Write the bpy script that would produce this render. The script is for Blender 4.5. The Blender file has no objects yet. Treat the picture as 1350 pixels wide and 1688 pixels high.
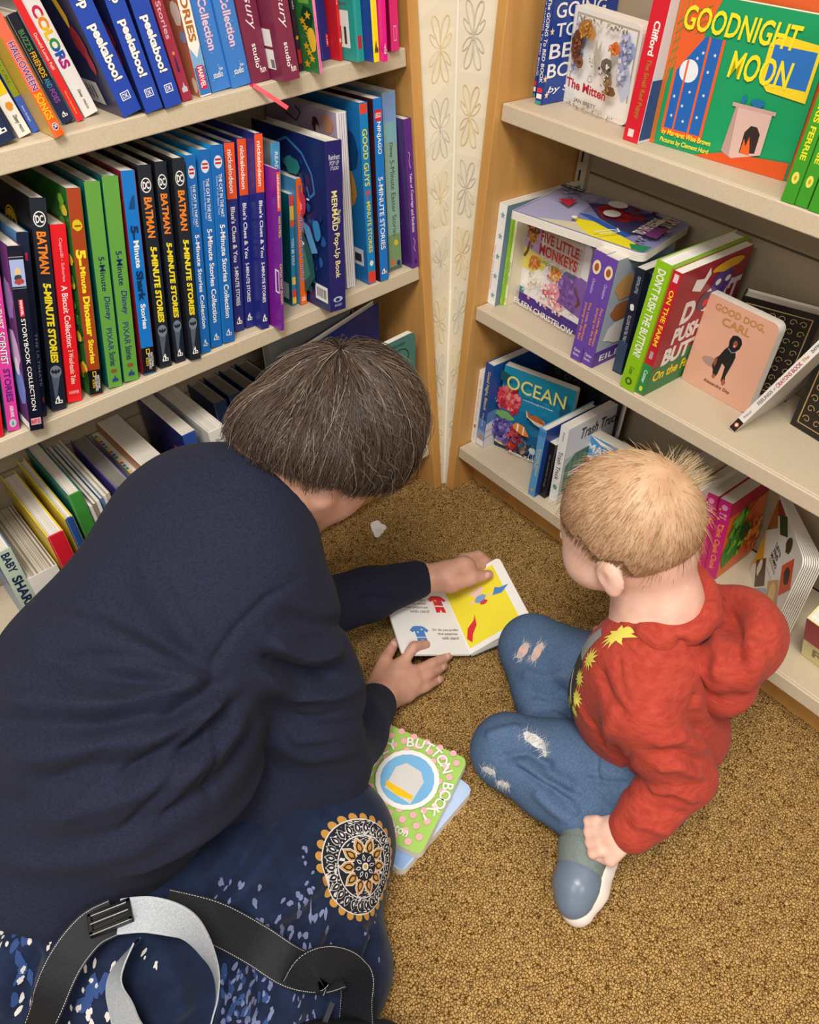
import bpy, bmesh, math, random
import numpy as np
from mathutils import Vector, Matrix
from mathutils.bvhtree import BVHTree
from mathutils.geometry import tessellate_polygon

random.seed(7)
rng = np.random.default_rng(7)
scene = bpy.context.scene
COL = scene.collection

# ------------------------------------------------------------------ camera
IW, IH, FPX = 1350, 1688, 1350.75
CAM = np.array([-0.9022, -0.9683, 1.2])
PIT, ROLL, YAW = 0.7707, -0.0139, 0.8780
FW = np.array([math.cos(YAW)*math.cos(PIT), math.sin(YAW)*math.cos(PIT), -math.sin(PIT)])
_r = np.array([math.sin(YAW), -math.cos(YAW), 0.0]); _u = np.cross(_r, FW)
RT = math.cos(ROLL)*_r + math.sin(ROLL)*_u
UPV = -math.sin(ROLL)*_r + math.cos(ROLL)*_u
cd = bpy.data.cameras.new('camera'); cam = bpy.data.objects.new('camera', cd); COL.objects.link(cam)
cam.matrix_world = Matrix((( RT[0], UPV[0], -FW[0], CAM[0]), (RT[1], UPV[1], -FW[1], CAM[1]),
                           (RT[2], UPV[2], -FW[2], CAM[2]), (0, 0, 0, 1)))
cd.sensor_fit = 'HORIZONTAL'; cd.sensor_width = 36.0; cd.lens = 36.0*FPX/IW
cd.clip_start = 0.02; cd.clip_end = 30
scene.camera = cam

# ------------------------------------------------------------------ world, lights, exposure
w = bpy.data.worlds.new('world'); scene.world = w; w.use_nodes = True
w.node_tree.nodes['Background'].inputs[0].default_value = (1.0, 0.96, 0.90, 1)
w.node_tree.nodes['Background'].inputs[1].default_value = 0.25
def ceiling_light(name, loc, sx, sy, power, col=(1.0, 0.94, 0.86)):
    ld = bpy.data.lights.new(name, 'AREA'); ld.shape = 'RECTANGLE'; ld.size = sx; ld.size_y = sy
    ld.energy = power; ld.color = col
    o = bpy.data.objects.new(name, ld); COL.objects.link(o); o.location = loc
    return o
ceiling_light('ceiling_panel', (-1.30, -1.15, 2.75), 0.75, 0.75, 37)
ceiling_light('ceiling_panel', (-3.2, -1.3, 2.75), 0.6, 1.2, 22)
ceiling_light('ceiling_panel', (-1.4, -3.2, 2.75), 1.2, 0.6, 22)
ceiling_light('ceiling_panel', (0.5, -1.7, 2.75), 0.6, 1.2, 7)
vs = scene.view_settings
scene.display_settings.display_device = 'sRGB'
vs.view_transform = 'Standard'; vs.look = 'None'; vs.exposure = 0.90; vs.gamma = 1.0; vs.use_curve_mapping = False

# ------------------------------------------------------------------ measuring helpers
def ray(px, py):
    return FW + RT*((px-IW/2)/FPX) - UPV*((py-IH/2)/FPX)
def at(px, py, z):
    d = ray(px, py); return CAM + d*((z-CAM[2])/d[2])
def on_plane(px, py, p, n):
    d = ray(px, py); return CAM + d*(np.dot(n, np.asarray(p)-CAM)/np.dot(n, d))
def nrm(v):
    v = np.asarray(v, float); return v/np.linalg.norm(v)

# ------------------------------------------------------------------ materials
def lin(c):
    if isinstance(c, str):
        c = c.lstrip('#'); c = [int(c[i:i+2], 16)/255 for i in (0, 2, 4)]
    return tuple((x/12.92 if x <= 0.04045 else ((x+0.055)/1.055)**2.4) for x in c) + (1.0,)
_M = {}
def mat(c, rough=0.45, spec=0.4, coat=0.0):
    key = (c, rough, spec, coat)
    if key in _M: return _M[key]
    m = bpy.data.materials.new('paint_' + str(c).strip('#')); m.use_nodes = True
    b = m.node_tree.nodes['Principled BSDF']
    b.inputs['Base Color'].default_value = lin(c); b.inputs['Roughness'].default_value = rough
    b.inputs['Specular IOR Level'].default_value = spec
    b.inputs['Coat Weight'].default_value = coat
    _M[key] = m
    return m
def nodemat(name):
    m = bpy.data.materials.new(name); m.use_nodes = True
    nt = m.node_tree
    return m, nt, nt.nodes['Principled BSDF'], (lambda t, **k: _node(nt, t, k))
def _node(nt, t, k):
    n = nt.nodes.new(t)
    for a, v in k.items():
        if a in n.inputs: n.inputs[a].default_value = v
        else: setattr(n, a, v)
    return n
def ramp(nt, stops):
    r = nt.nodes.new('ShaderNodeValToRGB'); e = r.color_ramp.elements
    e[0].position, e[0].color = stops[0][0], lin(stops[0][1])
    e[1].position, e[1].color = stops[-1][0], lin(stops[-1][1])
    for p, c in stops[1:-1]:
        x = e.new(p); x.color = lin(c)
    return r
def coords(nt, scale):
    tc = nt.nodes.new('ShaderNodeTexCoord'); mp = nt.nodes.new('ShaderNodeMapping')
    mp.inputs['Scale'].default_value = scale
    nt.links.new(tc.outputs['Object'], mp.inputs['Vector'])
    return mp.outputs['Vector']

def wood_mat():
    m, nt, b, N = nodemat('honey_maple_wood'); L = nt.links.new
    v = coords(nt, (28, 28, 2.2))
    n1 = N('ShaderNodeTexNoise', Scale=1.6, Detail=6.0, Roughness=0.6); L(v, n1.inputs['Vector'])
    r = ramp(nt, [(0.25, '#c08c48'), (0.55, '#cd9a56'), (0.8, '#d6a764')]); L(n1.outputs['Fac'], r.inputs['Fac'])
    L(r.outputs['Color'], b.inputs['Base Color'])
    b.inputs['Roughness'].default_value = 0.38
    return m
def metal_mat():
    m, nt, b, N = nodemat('beige_powder_coat'); L = nt.links.new
    v = coords(nt, (1, 1, 1))
    n1 = N('ShaderNodeTexNoise', Scale=420.0, Detail=2.0); L(v, n1.inputs['Vector'])
    bp = N('ShaderNodeBump', Strength=0.35, Distance=0.0006); L(n1.outputs['Fac'], bp.inputs['Height'])
    L(bp.outputs['Normal'], b.inputs['Normal'])
    r = ramp(nt, [(0.3, '#c6b69c'), (0.7, '#d0c1a9')]); L(n1.outputs['Fac'], r.inputs['Fac'])
    L(r.outputs['Color'], b.inputs['Base Color'])
    b.inputs['Roughness'].default_value = 0.5
    return m
def carpet_mat():
    m, nt, b, N = nodemat('looped_mustard_carpet'); L = nt.links.new
    v = coords(nt, (1, 1, 1))
    nz = N('ShaderNodeTexNoise', Scale=260.0, Detail=2.0); L(v, nz.inputs['Vector'])
    mx = N('ShaderNodeMixRGB', blend_type='ADD'); mx.inputs['Fac'].default_value = 0.0032
    L(v, mx.inputs['Color1']); L(nz.outputs['Color'], mx.inputs['Color2'])
    vo = N('ShaderNodeTexVoronoi', Scale=255.0); L(mx.outputs['Color'], vo.inputs['Vector'])
    ve = N('ShaderNodeTexVoronoi', Scale=255.0); ve.feature = 'DISTANCE_TO_EDGE'; L(mx.outputs['Color'], ve.inputs['Vector'])
    sp = N('ShaderNodeSeparateColor'); L(vo.outputs['Color'], sp.inputs['Color'])
    n2 = N('ShaderNodeTexNoise', Scale=55.0, Detail=3.0, Roughness=0.7); L(v, n2.inputs['Vector'])
    ad = N('ShaderNodeMath', operation='MULTIPLY_ADD'); L(sp.outputs[0], ad.inputs[0]); ad.inputs[1].default_value = 0.45
    m2 = N('ShaderNodeMath', operation='MULTIPLY_ADD'); L(n2.outputs['Fac'], m2.inputs[0]); m2.inputs[1].default_value = 0.9; m2.inputs[2].default_value = -0.17
    L(m2.outputs[0], ad.inputs[2])
    r1 = ramp(nt, [(0.0, '#6c5546'), (0.20, '#937850'), (0.5, '#b0905a'), (0.75, '#bf9f66'), (1.0, '#d0b482')])
    L(ad.outputs[0], r1.inputs['Fac'])
    r2 = ramp(nt, [(0.0, '#5a4526'), (0.06, '#96794c'), (0.15, '#ffffff')]); L(ve.outputs['Distance'], r2.inputs['Fac'])
    ml = N('ShaderNodeMixRGB', blend_type='MULTIPLY'); ml.inputs['Fac'].default_value = 1.0
    L(r1.outputs['Color'], ml.inputs['Color1']); L(r2.outputs['Color'], ml.inputs['Color2'])
    L(ml.outputs['Color'], b.inputs['Base Color'])
    inv = N('ShaderNodeMath', operation='SUBTRACT'); inv.inputs[0].default_value = 1.0; L(vo.outputs['Distance'], inv.inputs[1])
    bp = N('ShaderNodeBump', Strength=0.55, Distance=0.0022); L(inv.outputs[0], bp.inputs['Height'])
    L(bp.outputs['Normal'], b.inputs['Normal'])
    b.inputs['Roughness'].default_value = 0.95; b.inputs['Specular IOR Level'].default_value = 0.1
    return m
def pages_mat(axis, freq, dark='#b3aca1', light='#f1ede4'):
    m, nt, b, N = nodemat('page_edges_' + axis); L = nt.links.new
    tc = N('ShaderNodeTexCoord'); sx = N('ShaderNodeSeparateXYZ'); L(tc.outputs['Object'], sx.inputs[0])
    n = N('ShaderNodeTexNoise', Scale=freq, Detail=1.0); n.noise_dimensions = '1D'
    L(sx.outputs[axis.upper()], n.inputs['W'])
    r = ramp(nt, [(0.30, dark), (0.62, light)]); L(n.outputs['Fac'], r.inputs['Fac'])
    L(r.outputs['Color'], b.inputs['Base Color']); b.inputs['Roughness'].default_value = 0.8
    return m
def fabric_mat(name, c1, c2, scale, bump=0.3, dist=0.0008, stretch=(1, 1, 1), sheen=0.0, rough=0.9):
    m, nt, b, N = nodemat(name); L = nt.links.new
    v = coords(nt, stretch)
    n1 = N('ShaderNodeTexNoise', Scale=scale, Detail=4.0, Roughness=0.65); L(v, n1.inputs['Vector'])
    r = ramp(nt, [(0.32, c1), (0.68, c2)]); L(n1.outputs['Fac'], r.inputs['Fac'])
    L(r.outputs['Color'], b.inputs['Base Color'])
    bp = N('ShaderNodeBump', Strength=bump, Distance=dist); L(n1.outputs['Fac'], bp.inputs['Height'])
    L(bp.outputs['Normal'], b.inputs['Normal'])
    b.inputs['Roughness'].default_value = rough; b.inputs['Specular IOR Level'].default_value = 0.15
    b.inputs['Sheen Weight'].default_value = sheen
    return m
def skin_mat(name, c1, c2):
    m, nt, b, N = nodemat(name); L = nt.links.new
    v = coords(nt, (1, 1, 1))
    n1 = N('ShaderNodeTexNoise', Scale=38.0, Detail=5.0); L(v, n1.inputs['Vector'])
    r = ramp(nt, [(0.35, c1), (0.65, c2)]); L(n1.outputs['Fac'], r.inputs['Fac'])
    L(r.outputs['Color'], b.inputs['Base Color'])
    b.inputs['Roughness'].default_value = 0.5; b.inputs['Specular IOR Level'].default_value = 0.35
    b.inputs['Subsurface Weight'].default_value = 0.12
    b.inputs['Subsurface Radius'].default_value = (0.012, 0.005, 0.003)
    b.inputs['Subsurface Scale'].default_value = 0.5
    n2 = N('ShaderNodeTexNoise', Scale=900.0, Detail=2.0); L(v, n2.inputs['Vector'])
    bp = N('ShaderNodeBump', Strength=0.15, Distance=0.0004); L(n2.outputs['Fac'], bp.inputs['Height'])
    L(bp.outputs['Normal'], b.inputs['Normal'])
    return m

WOOD = wood_mat(); METAL = metal_mat(); CARPET = carpet_mat()
PG_X = pages_mat('x', 900.0); PG_Y = pages_mat('y', 900.0); PG_Z = pages_mat('z', 900.0)
BOARD_X = pages_mat('x', 260.0, '#8f8579', '#f4efe6'); BOARD_Y = pages_mat('y', 260.0, '#8f8579', '#f4efe6')
BOARD_Z = pages_mat('z', 260.0, '#a39a8e', '#f4f1ea')
METAL_DARK = mat('#2a2622', 0.6)

# ------------------------------------------------------------------ mesh builder
class MB:
    def __init__(s): s.v = []; s.f = []; s.m = []; s.mats = []
    def mi(s, m):
        if m not in s.mats: s.mats.append(m)
        return s.mats.index(m)
    def poly(s, pts, m):
        i = len(s.v); s.v += [tuple(map(float, p)) for p in pts]
        s.f.append(tuple(range(i, i+len(pts)))); s.m.append(s.mi(m))
    def mesh(s, verts, faces, m):
        i = len(s.v); s.v += [tuple(map(float, p)) for p in verts]; k = s.mi(m)
        for f in faces: s.f.append(tuple(i+j for j in f)); s.m.append(k)
    def box(s, lo, hi, m, ms=None, fr=None):
        """ms: dict of face -> material for faces -x +x -y +y -z +z ; fr: function local->world"""
        (a, b, c), (d, e, f) = lo, hi
        V = [(a, b, c), (d, b, c), (d, e, c), (a, e, c), (a, b, f), (d, b, f), (d, e, f), (a, e, f)]
        if fr: V = [fr(*p) for p in V]
        i = len(s.v); s.v += [tuple(map(float, p)) for p in V]
        F = {'-z': (0, 3, 2, 1), '+z': (4, 5, 6, 7), '-y': (0, 1, 5, 4), '+y': (2, 3, 7, 6), '-x': (0, 4, 7, 3), '+x': (1, 2, 6, 5)}
        for k, q in F.items():
            s.f.append(tuple(i+j for j in q)); s.m.append(s.mi((ms or {}).get(k, m)))
    def build(s, name, parent=None, smooth=False, bevel=0.0, seg=2):
        me = bpy.data.meshes.new(name); me.from_pydata(s.v, [], s.f); me.update()
        for m in s.mats: me.materials.append(m)
        me.polygons.foreach_set('material_index', s.m)
        if smooth: me.polygons.foreach_set('use_smooth', [True]*len(s.f))
        o = bpy.data.objects.new(name, me); COL.objects.link(o)
        if parent is not None: o.parent = parent
        if bevel:
            bv = o.modifiers.new('edge', 'BEVEL'); bv.width = bevel; bv.segments = seg
            bv.limit_method = 'ANGLE'; bv.angle_limit = math.radians(50)
        return o
def tag(o, label, cat, group=None):
    o['label'] = label; o['category'] = cat
    if group: o['group'] = group
    return o
def thing(name, label, cat, M=None, group=None):
    o = bpy.data.objects.new(name, None); o.empty_display_size = 0.05; COL.objects.link(o)
    if M is not None: o.matrix_world = M
    return tag(o, label, cat, group)
def struct(o):
    o['kind'] = 'structure'; return o
def frame(o, x, y, z):
    return Matrix(((x[0], y[0], z[0], o[0]), (x[1], y[1], z[1], o[1]), (x[2], y[2], z[2], o[2]), (0, 0, 0, 1)))

# ------------------------------------------------------------------ printed lettering and flat artwork
_T = {}
def text_mesh(s, bold=0.0, shear=0.0, space=1.0):
    key = (s, bold, shear, space)
    if key in _T: return _T[key]
    cu = bpy.data.curves.new('lettering', 'FONT'); cu.body = s; cu.size = 1.0
    cu.offset = bold; cu.shear = shear; cu.resolution_u = 3; cu.space_character = space
    o = bpy.data.objects.new('lettering', cu); COL.objects.link(o)
    dg = bpy.context.evaluated_depsgraph_get(); dg.update()
    me = bpy.data.meshes.new_from_object(o.evaluated_get(dg))
    V = np.array([v.co[:2] for v in me.vertices]) if len(me.vertices) else np.zeros((0, 2))
    F = [tuple(p.vertices) for p in me.polygons]
    bpy.data.objects.remove(o); bpy.data.curves.remove(cu); bpy.data.meshes.remove(me)
    _T[key] = (V, F); return _T[key]

def tri(poly):
    return tessellate_polygon([[Vector((p[0], p[1], 0)) for p in poly]])
def ell_poly(cx, cy, rx, ry, n=20, a0=0):
    return [(cx+rx*math.cos(a0+2*math.pi*i/n), cy+ry*math.sin(a0+2*math.pi*i/n)) for i in range(n)]
def blob(cx, cy, rx, ry, seed, n=14, j=0.3):
    r = random.Random(seed)
    return [(cx+rx*(1-j*r.random())*math.cos(2*math.pi*i/n), cy+ry*(1-j*r.random())*math.sin(2*math.pi*i/n)) for i in range(n)]
def star(cx, cy, r, ry=None, n=5, k=0.42):
    ry = ry or r
    return [(cx+(r if i % 2 == 0 else r*k)*math.sin(math.pi*i/n), cy+(ry if i % 2 == 0 else ry*k)*math.cos(math.pi*i/n)) for i in range(2*n)]

class Face:
    """a flat side of a book: origin, full-width and full-height vectors, outward normal"""
    def __init__(s, mb, o, ex, ey, n):
        s.mb, s.o, s.ex, s.ey, s.n = mb, np.array(o, float), np.array(ex, float), np.array(ey, float), np.array(n, float)
        s.k = 0
    def pt(s, x, y): return s.o + s.ex*x + s.ey*y + s.n*(0.00018 + 0.00006*s.k)
    def draw(s, items):
        for it in items:
            s.k += 1; t = it[0]
            if t == 'r':
                _, c, x0, y0, x1, y1 = it; s.mb.poly([s.pt(x0, y0), s.pt(x1, y0), s.pt(x1, y1), s.pt(x0, y1)], mat(c))
            elif t in ('e', 'p', 'b', 's'):
                c = it[1]
                if t == 'e': P = ell_poly(*it[2:6])
                elif t == 'b': P = blob(*it[2:9])
                elif t == 's': P = star(*it[2:5], ry=it[5] if len(it) > 5 else None)
                else: P = it[2]
                s.mb.mesh([s.pt(*p) for p in P], tri(P), mat(c))
            elif t == 'l':                                   # polyline stroke: colour, pts, width as share of face width
                _, c, P, wd = it
                ax, ay = np.linalg.norm(s.ex), np.linalg.norm(s.ey)
                for a, b in zip(P[:-1], P[1:]):
                    d = np.array([(b[0]-a[0])*ax, (b[1]-a[1])*ay]); L = np.linalg.norm(d)
                    if L < 1e-9: continue
                    q = np.array([-d[1], d[0]])/L*wd*ax/2; q = (q[0]/ax, q[1]/ay)
                    s.mb.poly([s.pt(a[0]-q[0], a[1]-q[1]), s.pt(b[0]-q[0], b[1]-q[1]), s.pt(b[0]+q[0], b[1]+q[1]), s.pt(a[0]+q[0], a[1]+q[1])], mat(c))
            elif t == 't':                                   # text: colour(s), string, rect, direction, options
                _, c, txt, x0, y0, x1, y1, d = it[:8]; op = it[8] if len(it) > 8 else {}
                bold = op.get('bold', 0.012)
                if 'back' in op:
                    s._text(txt, op['back'], x0, y0, x1, y1, d, bold+op.get('bw', 0.03), op.get('shear', 0), bold); s.k += 1
                s._text(txt, c, x0, y0, x1, y1, d, bold, op.get('shear', 0), bold)
            elif t == 'arc':                                 # letters set around a circle: colour, string, cx, cy, r(width share), a0, a1, size
                _, c, txt, cx, cy, r, a0, a1, sz = it
                ax, ay = np.linalg.norm(s.ex), np.linalg.norm(s.ey)
                for i, ch in enumerate(txt):
                    if ch == ' ': continue
                    a = math.radians(a0 + (a1-a0)*i/max(1, len(txt)-1))
                    V, F = text_mesh(ch, 0.012)
                    if not len(V): continue
                    V = V - np.array([(V[:, 0].min()+V[:, 0].max())/2, 0])
                    V = V*sz
                    rot = a - math.pi/2
                    X = cx*ax + r*ax*math.cos(a) + V[:, 0]*math.cos(rot) - V[:, 1]*math.sin(rot)
                    Y = cy*ay + r*ax*math.sin(a) + V[:, 0]*math.sin(rot) + V[:, 1]*math.cos(rot)
                    s.mb.mesh([s.pt(x/ax, y/ay) for x, y in zip(X, Y)], F, mat(c))
    def _text(s, txt, c, x0, y0, x1, y1, d, bold, shear, ref):
        V, F = text_mesh(txt, bold, shear)
        R, _ = text_mesh(txt, ref, shear)
        if not len(V): return
        lo, hi = R.min(0), R.max(0); Q = (V-lo)/np.maximum(hi-lo, 1e-6)
        if d == 'h': X = x0+(x1-x0)*Q[:, 0]; Y = y0+(y1-y0)*Q[:, 1]
        elif d == 'd': X = x0+(x1-x0)*Q[:, 1]; Y = y1-(y1-y0)*Q[:, 0]       # reads downwards
        else: X = x1-(x1-x0)*Q[:, 1]; Y = y0+(y1-y0)*Q[:, 0]
        cs = c if isinstance(c, (list, tuple)) else [c]
        if len(cs) == 1:
            s.mb.mesh([s.pt(x, y) for x, y in zip(X, Y)], F, mat(cs[0]))
        else:                                                # colours run along the word in equal steps
            for f in F:
                q = np.mean([Q[j, 0] for j in f]); cc = cs[min(len(cs)-1, int(q*len(cs)))]
                s.mb.mesh([s.pt(X[j], Y[j]) for j in f], [tuple(range(len(f)))], mat(cc))

# ------------------------------------------------------------------ room shell
def sheet(name, pts, m):
    b = MB(); b.poly(pts, m); return struct(b.build(name))
sheet('floor', [(-3.5, -3.5, 0), (0.6, -3.5, 0), (0.6, 0.6, 0), (-3.5, 0.6, 0)], CARPET)
WALLM = mat('#ded5c0', 0.8)
sheet('wall_left', [(-3.5, 0.42, 0), (0.42, 0.42, 0), (0.42, 0.42, 2.9), (-3.5, 0.42, 2.9)], WALLM)
sheet('wall_right', [(0.42, 0.42, 0), (0.42, -3.5, 0), (0.42, -3.5, 2.9), (0.42, 0.42, 2.9)], WALLM)

TILT = 0.0834; TA = math.atan(TILT)
GAP, PW = 0.0065, 0.020                      # corner gap and end-panel thickness
PANEL_TOP = 1.42
def corner_trim(name, side):
    """papered filler board between a bookcase edge and the corner bead, with the printed loop pattern"""
    sv = lambda z: 0.004+0.046*min(1, z/0.45)
    seam = lambda z: np.array([sv(z), sv(z), z])
    edge = (lambda z: np.array([-GAP-0.004, TILT*z+0.006+.006*min(1, z/.3), z])) if side == 0 else (lambda z: np.array([TILT*z+0.006+.006*min(1, z/.3), -GAP-0.004, z]))
    b = MB()
    paper = mat('#e4dac2', 0.75)
    n = 24; zs = np.linspace(0, PANEL_TOP, n)
    for a, c in zip(zs[:-1], zs[1:]):
        q = [seam(a), edge(a), edge(c), seam(c)]
        b.poly(q if side == 1 else q[::-1], paper)
    # bead
    for a, c in zip(zs[:-1], zs[1:]):
        if side == 0:
            p0, p1 = seam(a), seam(c); d_ = np.array((-.0014, -.0014, 0)); e_ = np.array((.0013, -.0013, 0))
            b.poly([p0+d_-e_, p0+d_+e_, p1+d_+e_, p1+d_-e_], mat('#efe9d8', 0.6))
    nrm_ = nrm((-1, -1, 0))
    def P(u, z):
        s, e = seam(z), edge(z); wd = np.linalg.norm(e-s)
        if u > wd-0.006 or u < 0.002: return None
        return s + (e-s)/wd*u + nrm_*0.0012
    def stroke(pts, c, wdt=0.0016):
        prev = None
        for (u, z) in pts:
            cur = P(u, z)
            if cur is not None and prev is not None:
                t = nrm(cur-prev[0]); sd = np.cross(t, nrm_)*wdt/2
                b.poly([prev[0]-sd, cur-sd, cur+sd, prev[0]+sd], c)
            prev = (cur,) if cur is not None else None
    grey, gold = mat('#c3bcac', 0.75), mat('#d9c493', 0.75)
    per = 0.115
    for i in range(13):
        for j in range(3):
            cu = 0.026 + j*0.053; cz = 0.03 + i*per + (0.5*per if j % 2 else 0) + (0.02 if side else 0)
            c = (grey, gold)[(i+j+side) % 2]
            for sx in (-1, 1):
                for sz in (-1, 1):
                    pts = []                 # four long loops that cross in the middle
                    for k in range(17):
                        a = 2*math.pi*k/16; l_ = -.006+.052*(1-math.cos(a))/2; w_ = .0062*math.sin(a)*(1-math.cos(a))/2*1.3
                        tx = sx*.0105*l_/.046; pts.append((cu+tx+w_, cz+sz*l_))
                    stroke(pts, c)
                    pts = []                 # curled side tendrils
                    for k in range(11):
                        a = 4.4*k/10
                        pts.append((cu+sx*(.003+.014*math.sin(a*.62)), cz+sz*(.002+.010*(1-math.cos(a)))))
                    stroke(pts, c, 0.0013)
    return struct(b.build(name))
corner_trim('trim_1', 0); corner_trim('trim_2', 1)

# ------------------------------------------------------------------ bookcases
ca, sa = math.cos(TA), math.sin(TA)
UNIT = {'L': (np.array([1., 0, 0]), np.array([0, ca, -sa]), np.array([0, sa, ca])),
        'R': (np.array([0, -1., 0]), np.array([ca, 0, -sa]), np.array([sa, 0, ca]))}
SHELF = {('L', 1): (0.0786, 0.8445), ('L', 2): (0.0495, 0.5033), ('L', 3): (0.0190, 0.1133),
         ('R', 1): (0.0768, 0.7694), ('R', 2): (0.0428, 0.4288), ('R', 3): (0.0144, 0.1146)}
def shelf_origin(U, k):
    o, z = SHELF[(U, k)]
    return np.array([0, o, z]) if U == 'L' else np.array([o, 0, z])
S_IN = GAP+PW                                 # inner face of the end panel, metres from the corner
LIP = 0.026; DEPTH = 0.222
def bookcase(U, label):
    es, ed, eh = UNIT[U]
    t = thing('bookcase', label, 'bookcase', Matrix.Translation((0, 0, 0)))
    sg = -1 if U == 'L' else 1                # s of the case body: left case runs to -s, right case to +s
    # end panel: sloped front edge, vertical back
    b = MB()
    x0, x1 = GAP, GAP+PW
    prof = [(0, 0), (0.36, 0), (0.36, PANEL_TOP), (TILT*PANEL_TOP, PANEL_TOP)]
    def W(o, d, z):                           # o: distance from the corner along the case, d: depth
        return (-o, d, z) if U == 'L' else (d, -o, z)
    A = [W(x0, d, z) for d, z in prof]; B = [W(x1, d, z) for d, z in prof]
    b.mesh(A+B, [(0, 1, 2, 3), (7, 6, 5, 4), (0, 4, 5, 1), (1, 5, 6, 2), (2, 6, 7, 3), (3, 7, 4, 0)], WOOD)
    b.build('end_panel', t, bevel=0.0015)
    ln = 2.1
    # back panel with seams, and the slotted upright beside the end panel
    b = MB(); back = mat('#a8987f', 0.6)
    zz = [0.09, 0.30, 0.485, 0.615, 0.83, 1.10, PANEL_TOP]
    for a, c in zip(zz[:-1], zz[1:]):
        P = lambda o, d, z: W(o, d, z)
        b.box((x1, 0.300, a+0.002), (ln, 0.315, c-0.002), back, fr=lambda o, d, z: W(o, d-0.015+TILT*(z-0.6), z))
    b.build('back_panel', t)
    b = MB()
    b.box((x1+0.004, 0.288, 0.09), (x1+0.026, 0.300, PANEL_TOP), mat('#b5a58b', 0.5), fr=lambda o, d, z: W(o, d-0.015+TILT*(z-0.6), z))
    for i in range(40):
        z = 0.12+i*0.032
        b.box((x1+0.011, 0.2872, z), (x1+0.015, 0.2882, z+0.018), METAL_DARK, fr=lambda o, d, z: W(o, d-0.015+TILT*(z-0.6), z))
    b.build('slotted_upright', t)
    for k in (1, 2, 3):
        b = MB(); O = shelf_origin(U, k)
        def F(s, d, h, O=O): return O + es*(sg*s) + ed*d + eh*h
        # folded sheet: top tray and front lip
        b.box((x1+0.0015, 0.0, -LIP), (ln, 0.006, 0.0), METAL, fr=F)
        b.box((x1+0.0015, 0.006, -0.004), (ln, DEPTH, 0.0), METAL, fr=F)
        b.box((x1+0.0015, DEPTH-0.004, -LIP), (ln, DEPTH, -0.004), METAL, fr=F)
        b.build('shelf', t, bevel=0.0022, seg=3)
    b = MB()
    b.box((x1, 0.061, 0.0), (ln, 0.074, 0.088), WOOD, fr=lambda o, d, z: W(o, d, z))
    b.build('kick_board', t)
    return t
bookcase('L', 'long maple and beige metal bookcase behind the seated woman, full of upright storybooks')
bookcase('R', 'maple and beige metal bookcase behind the toddler with covers facing out')

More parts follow.
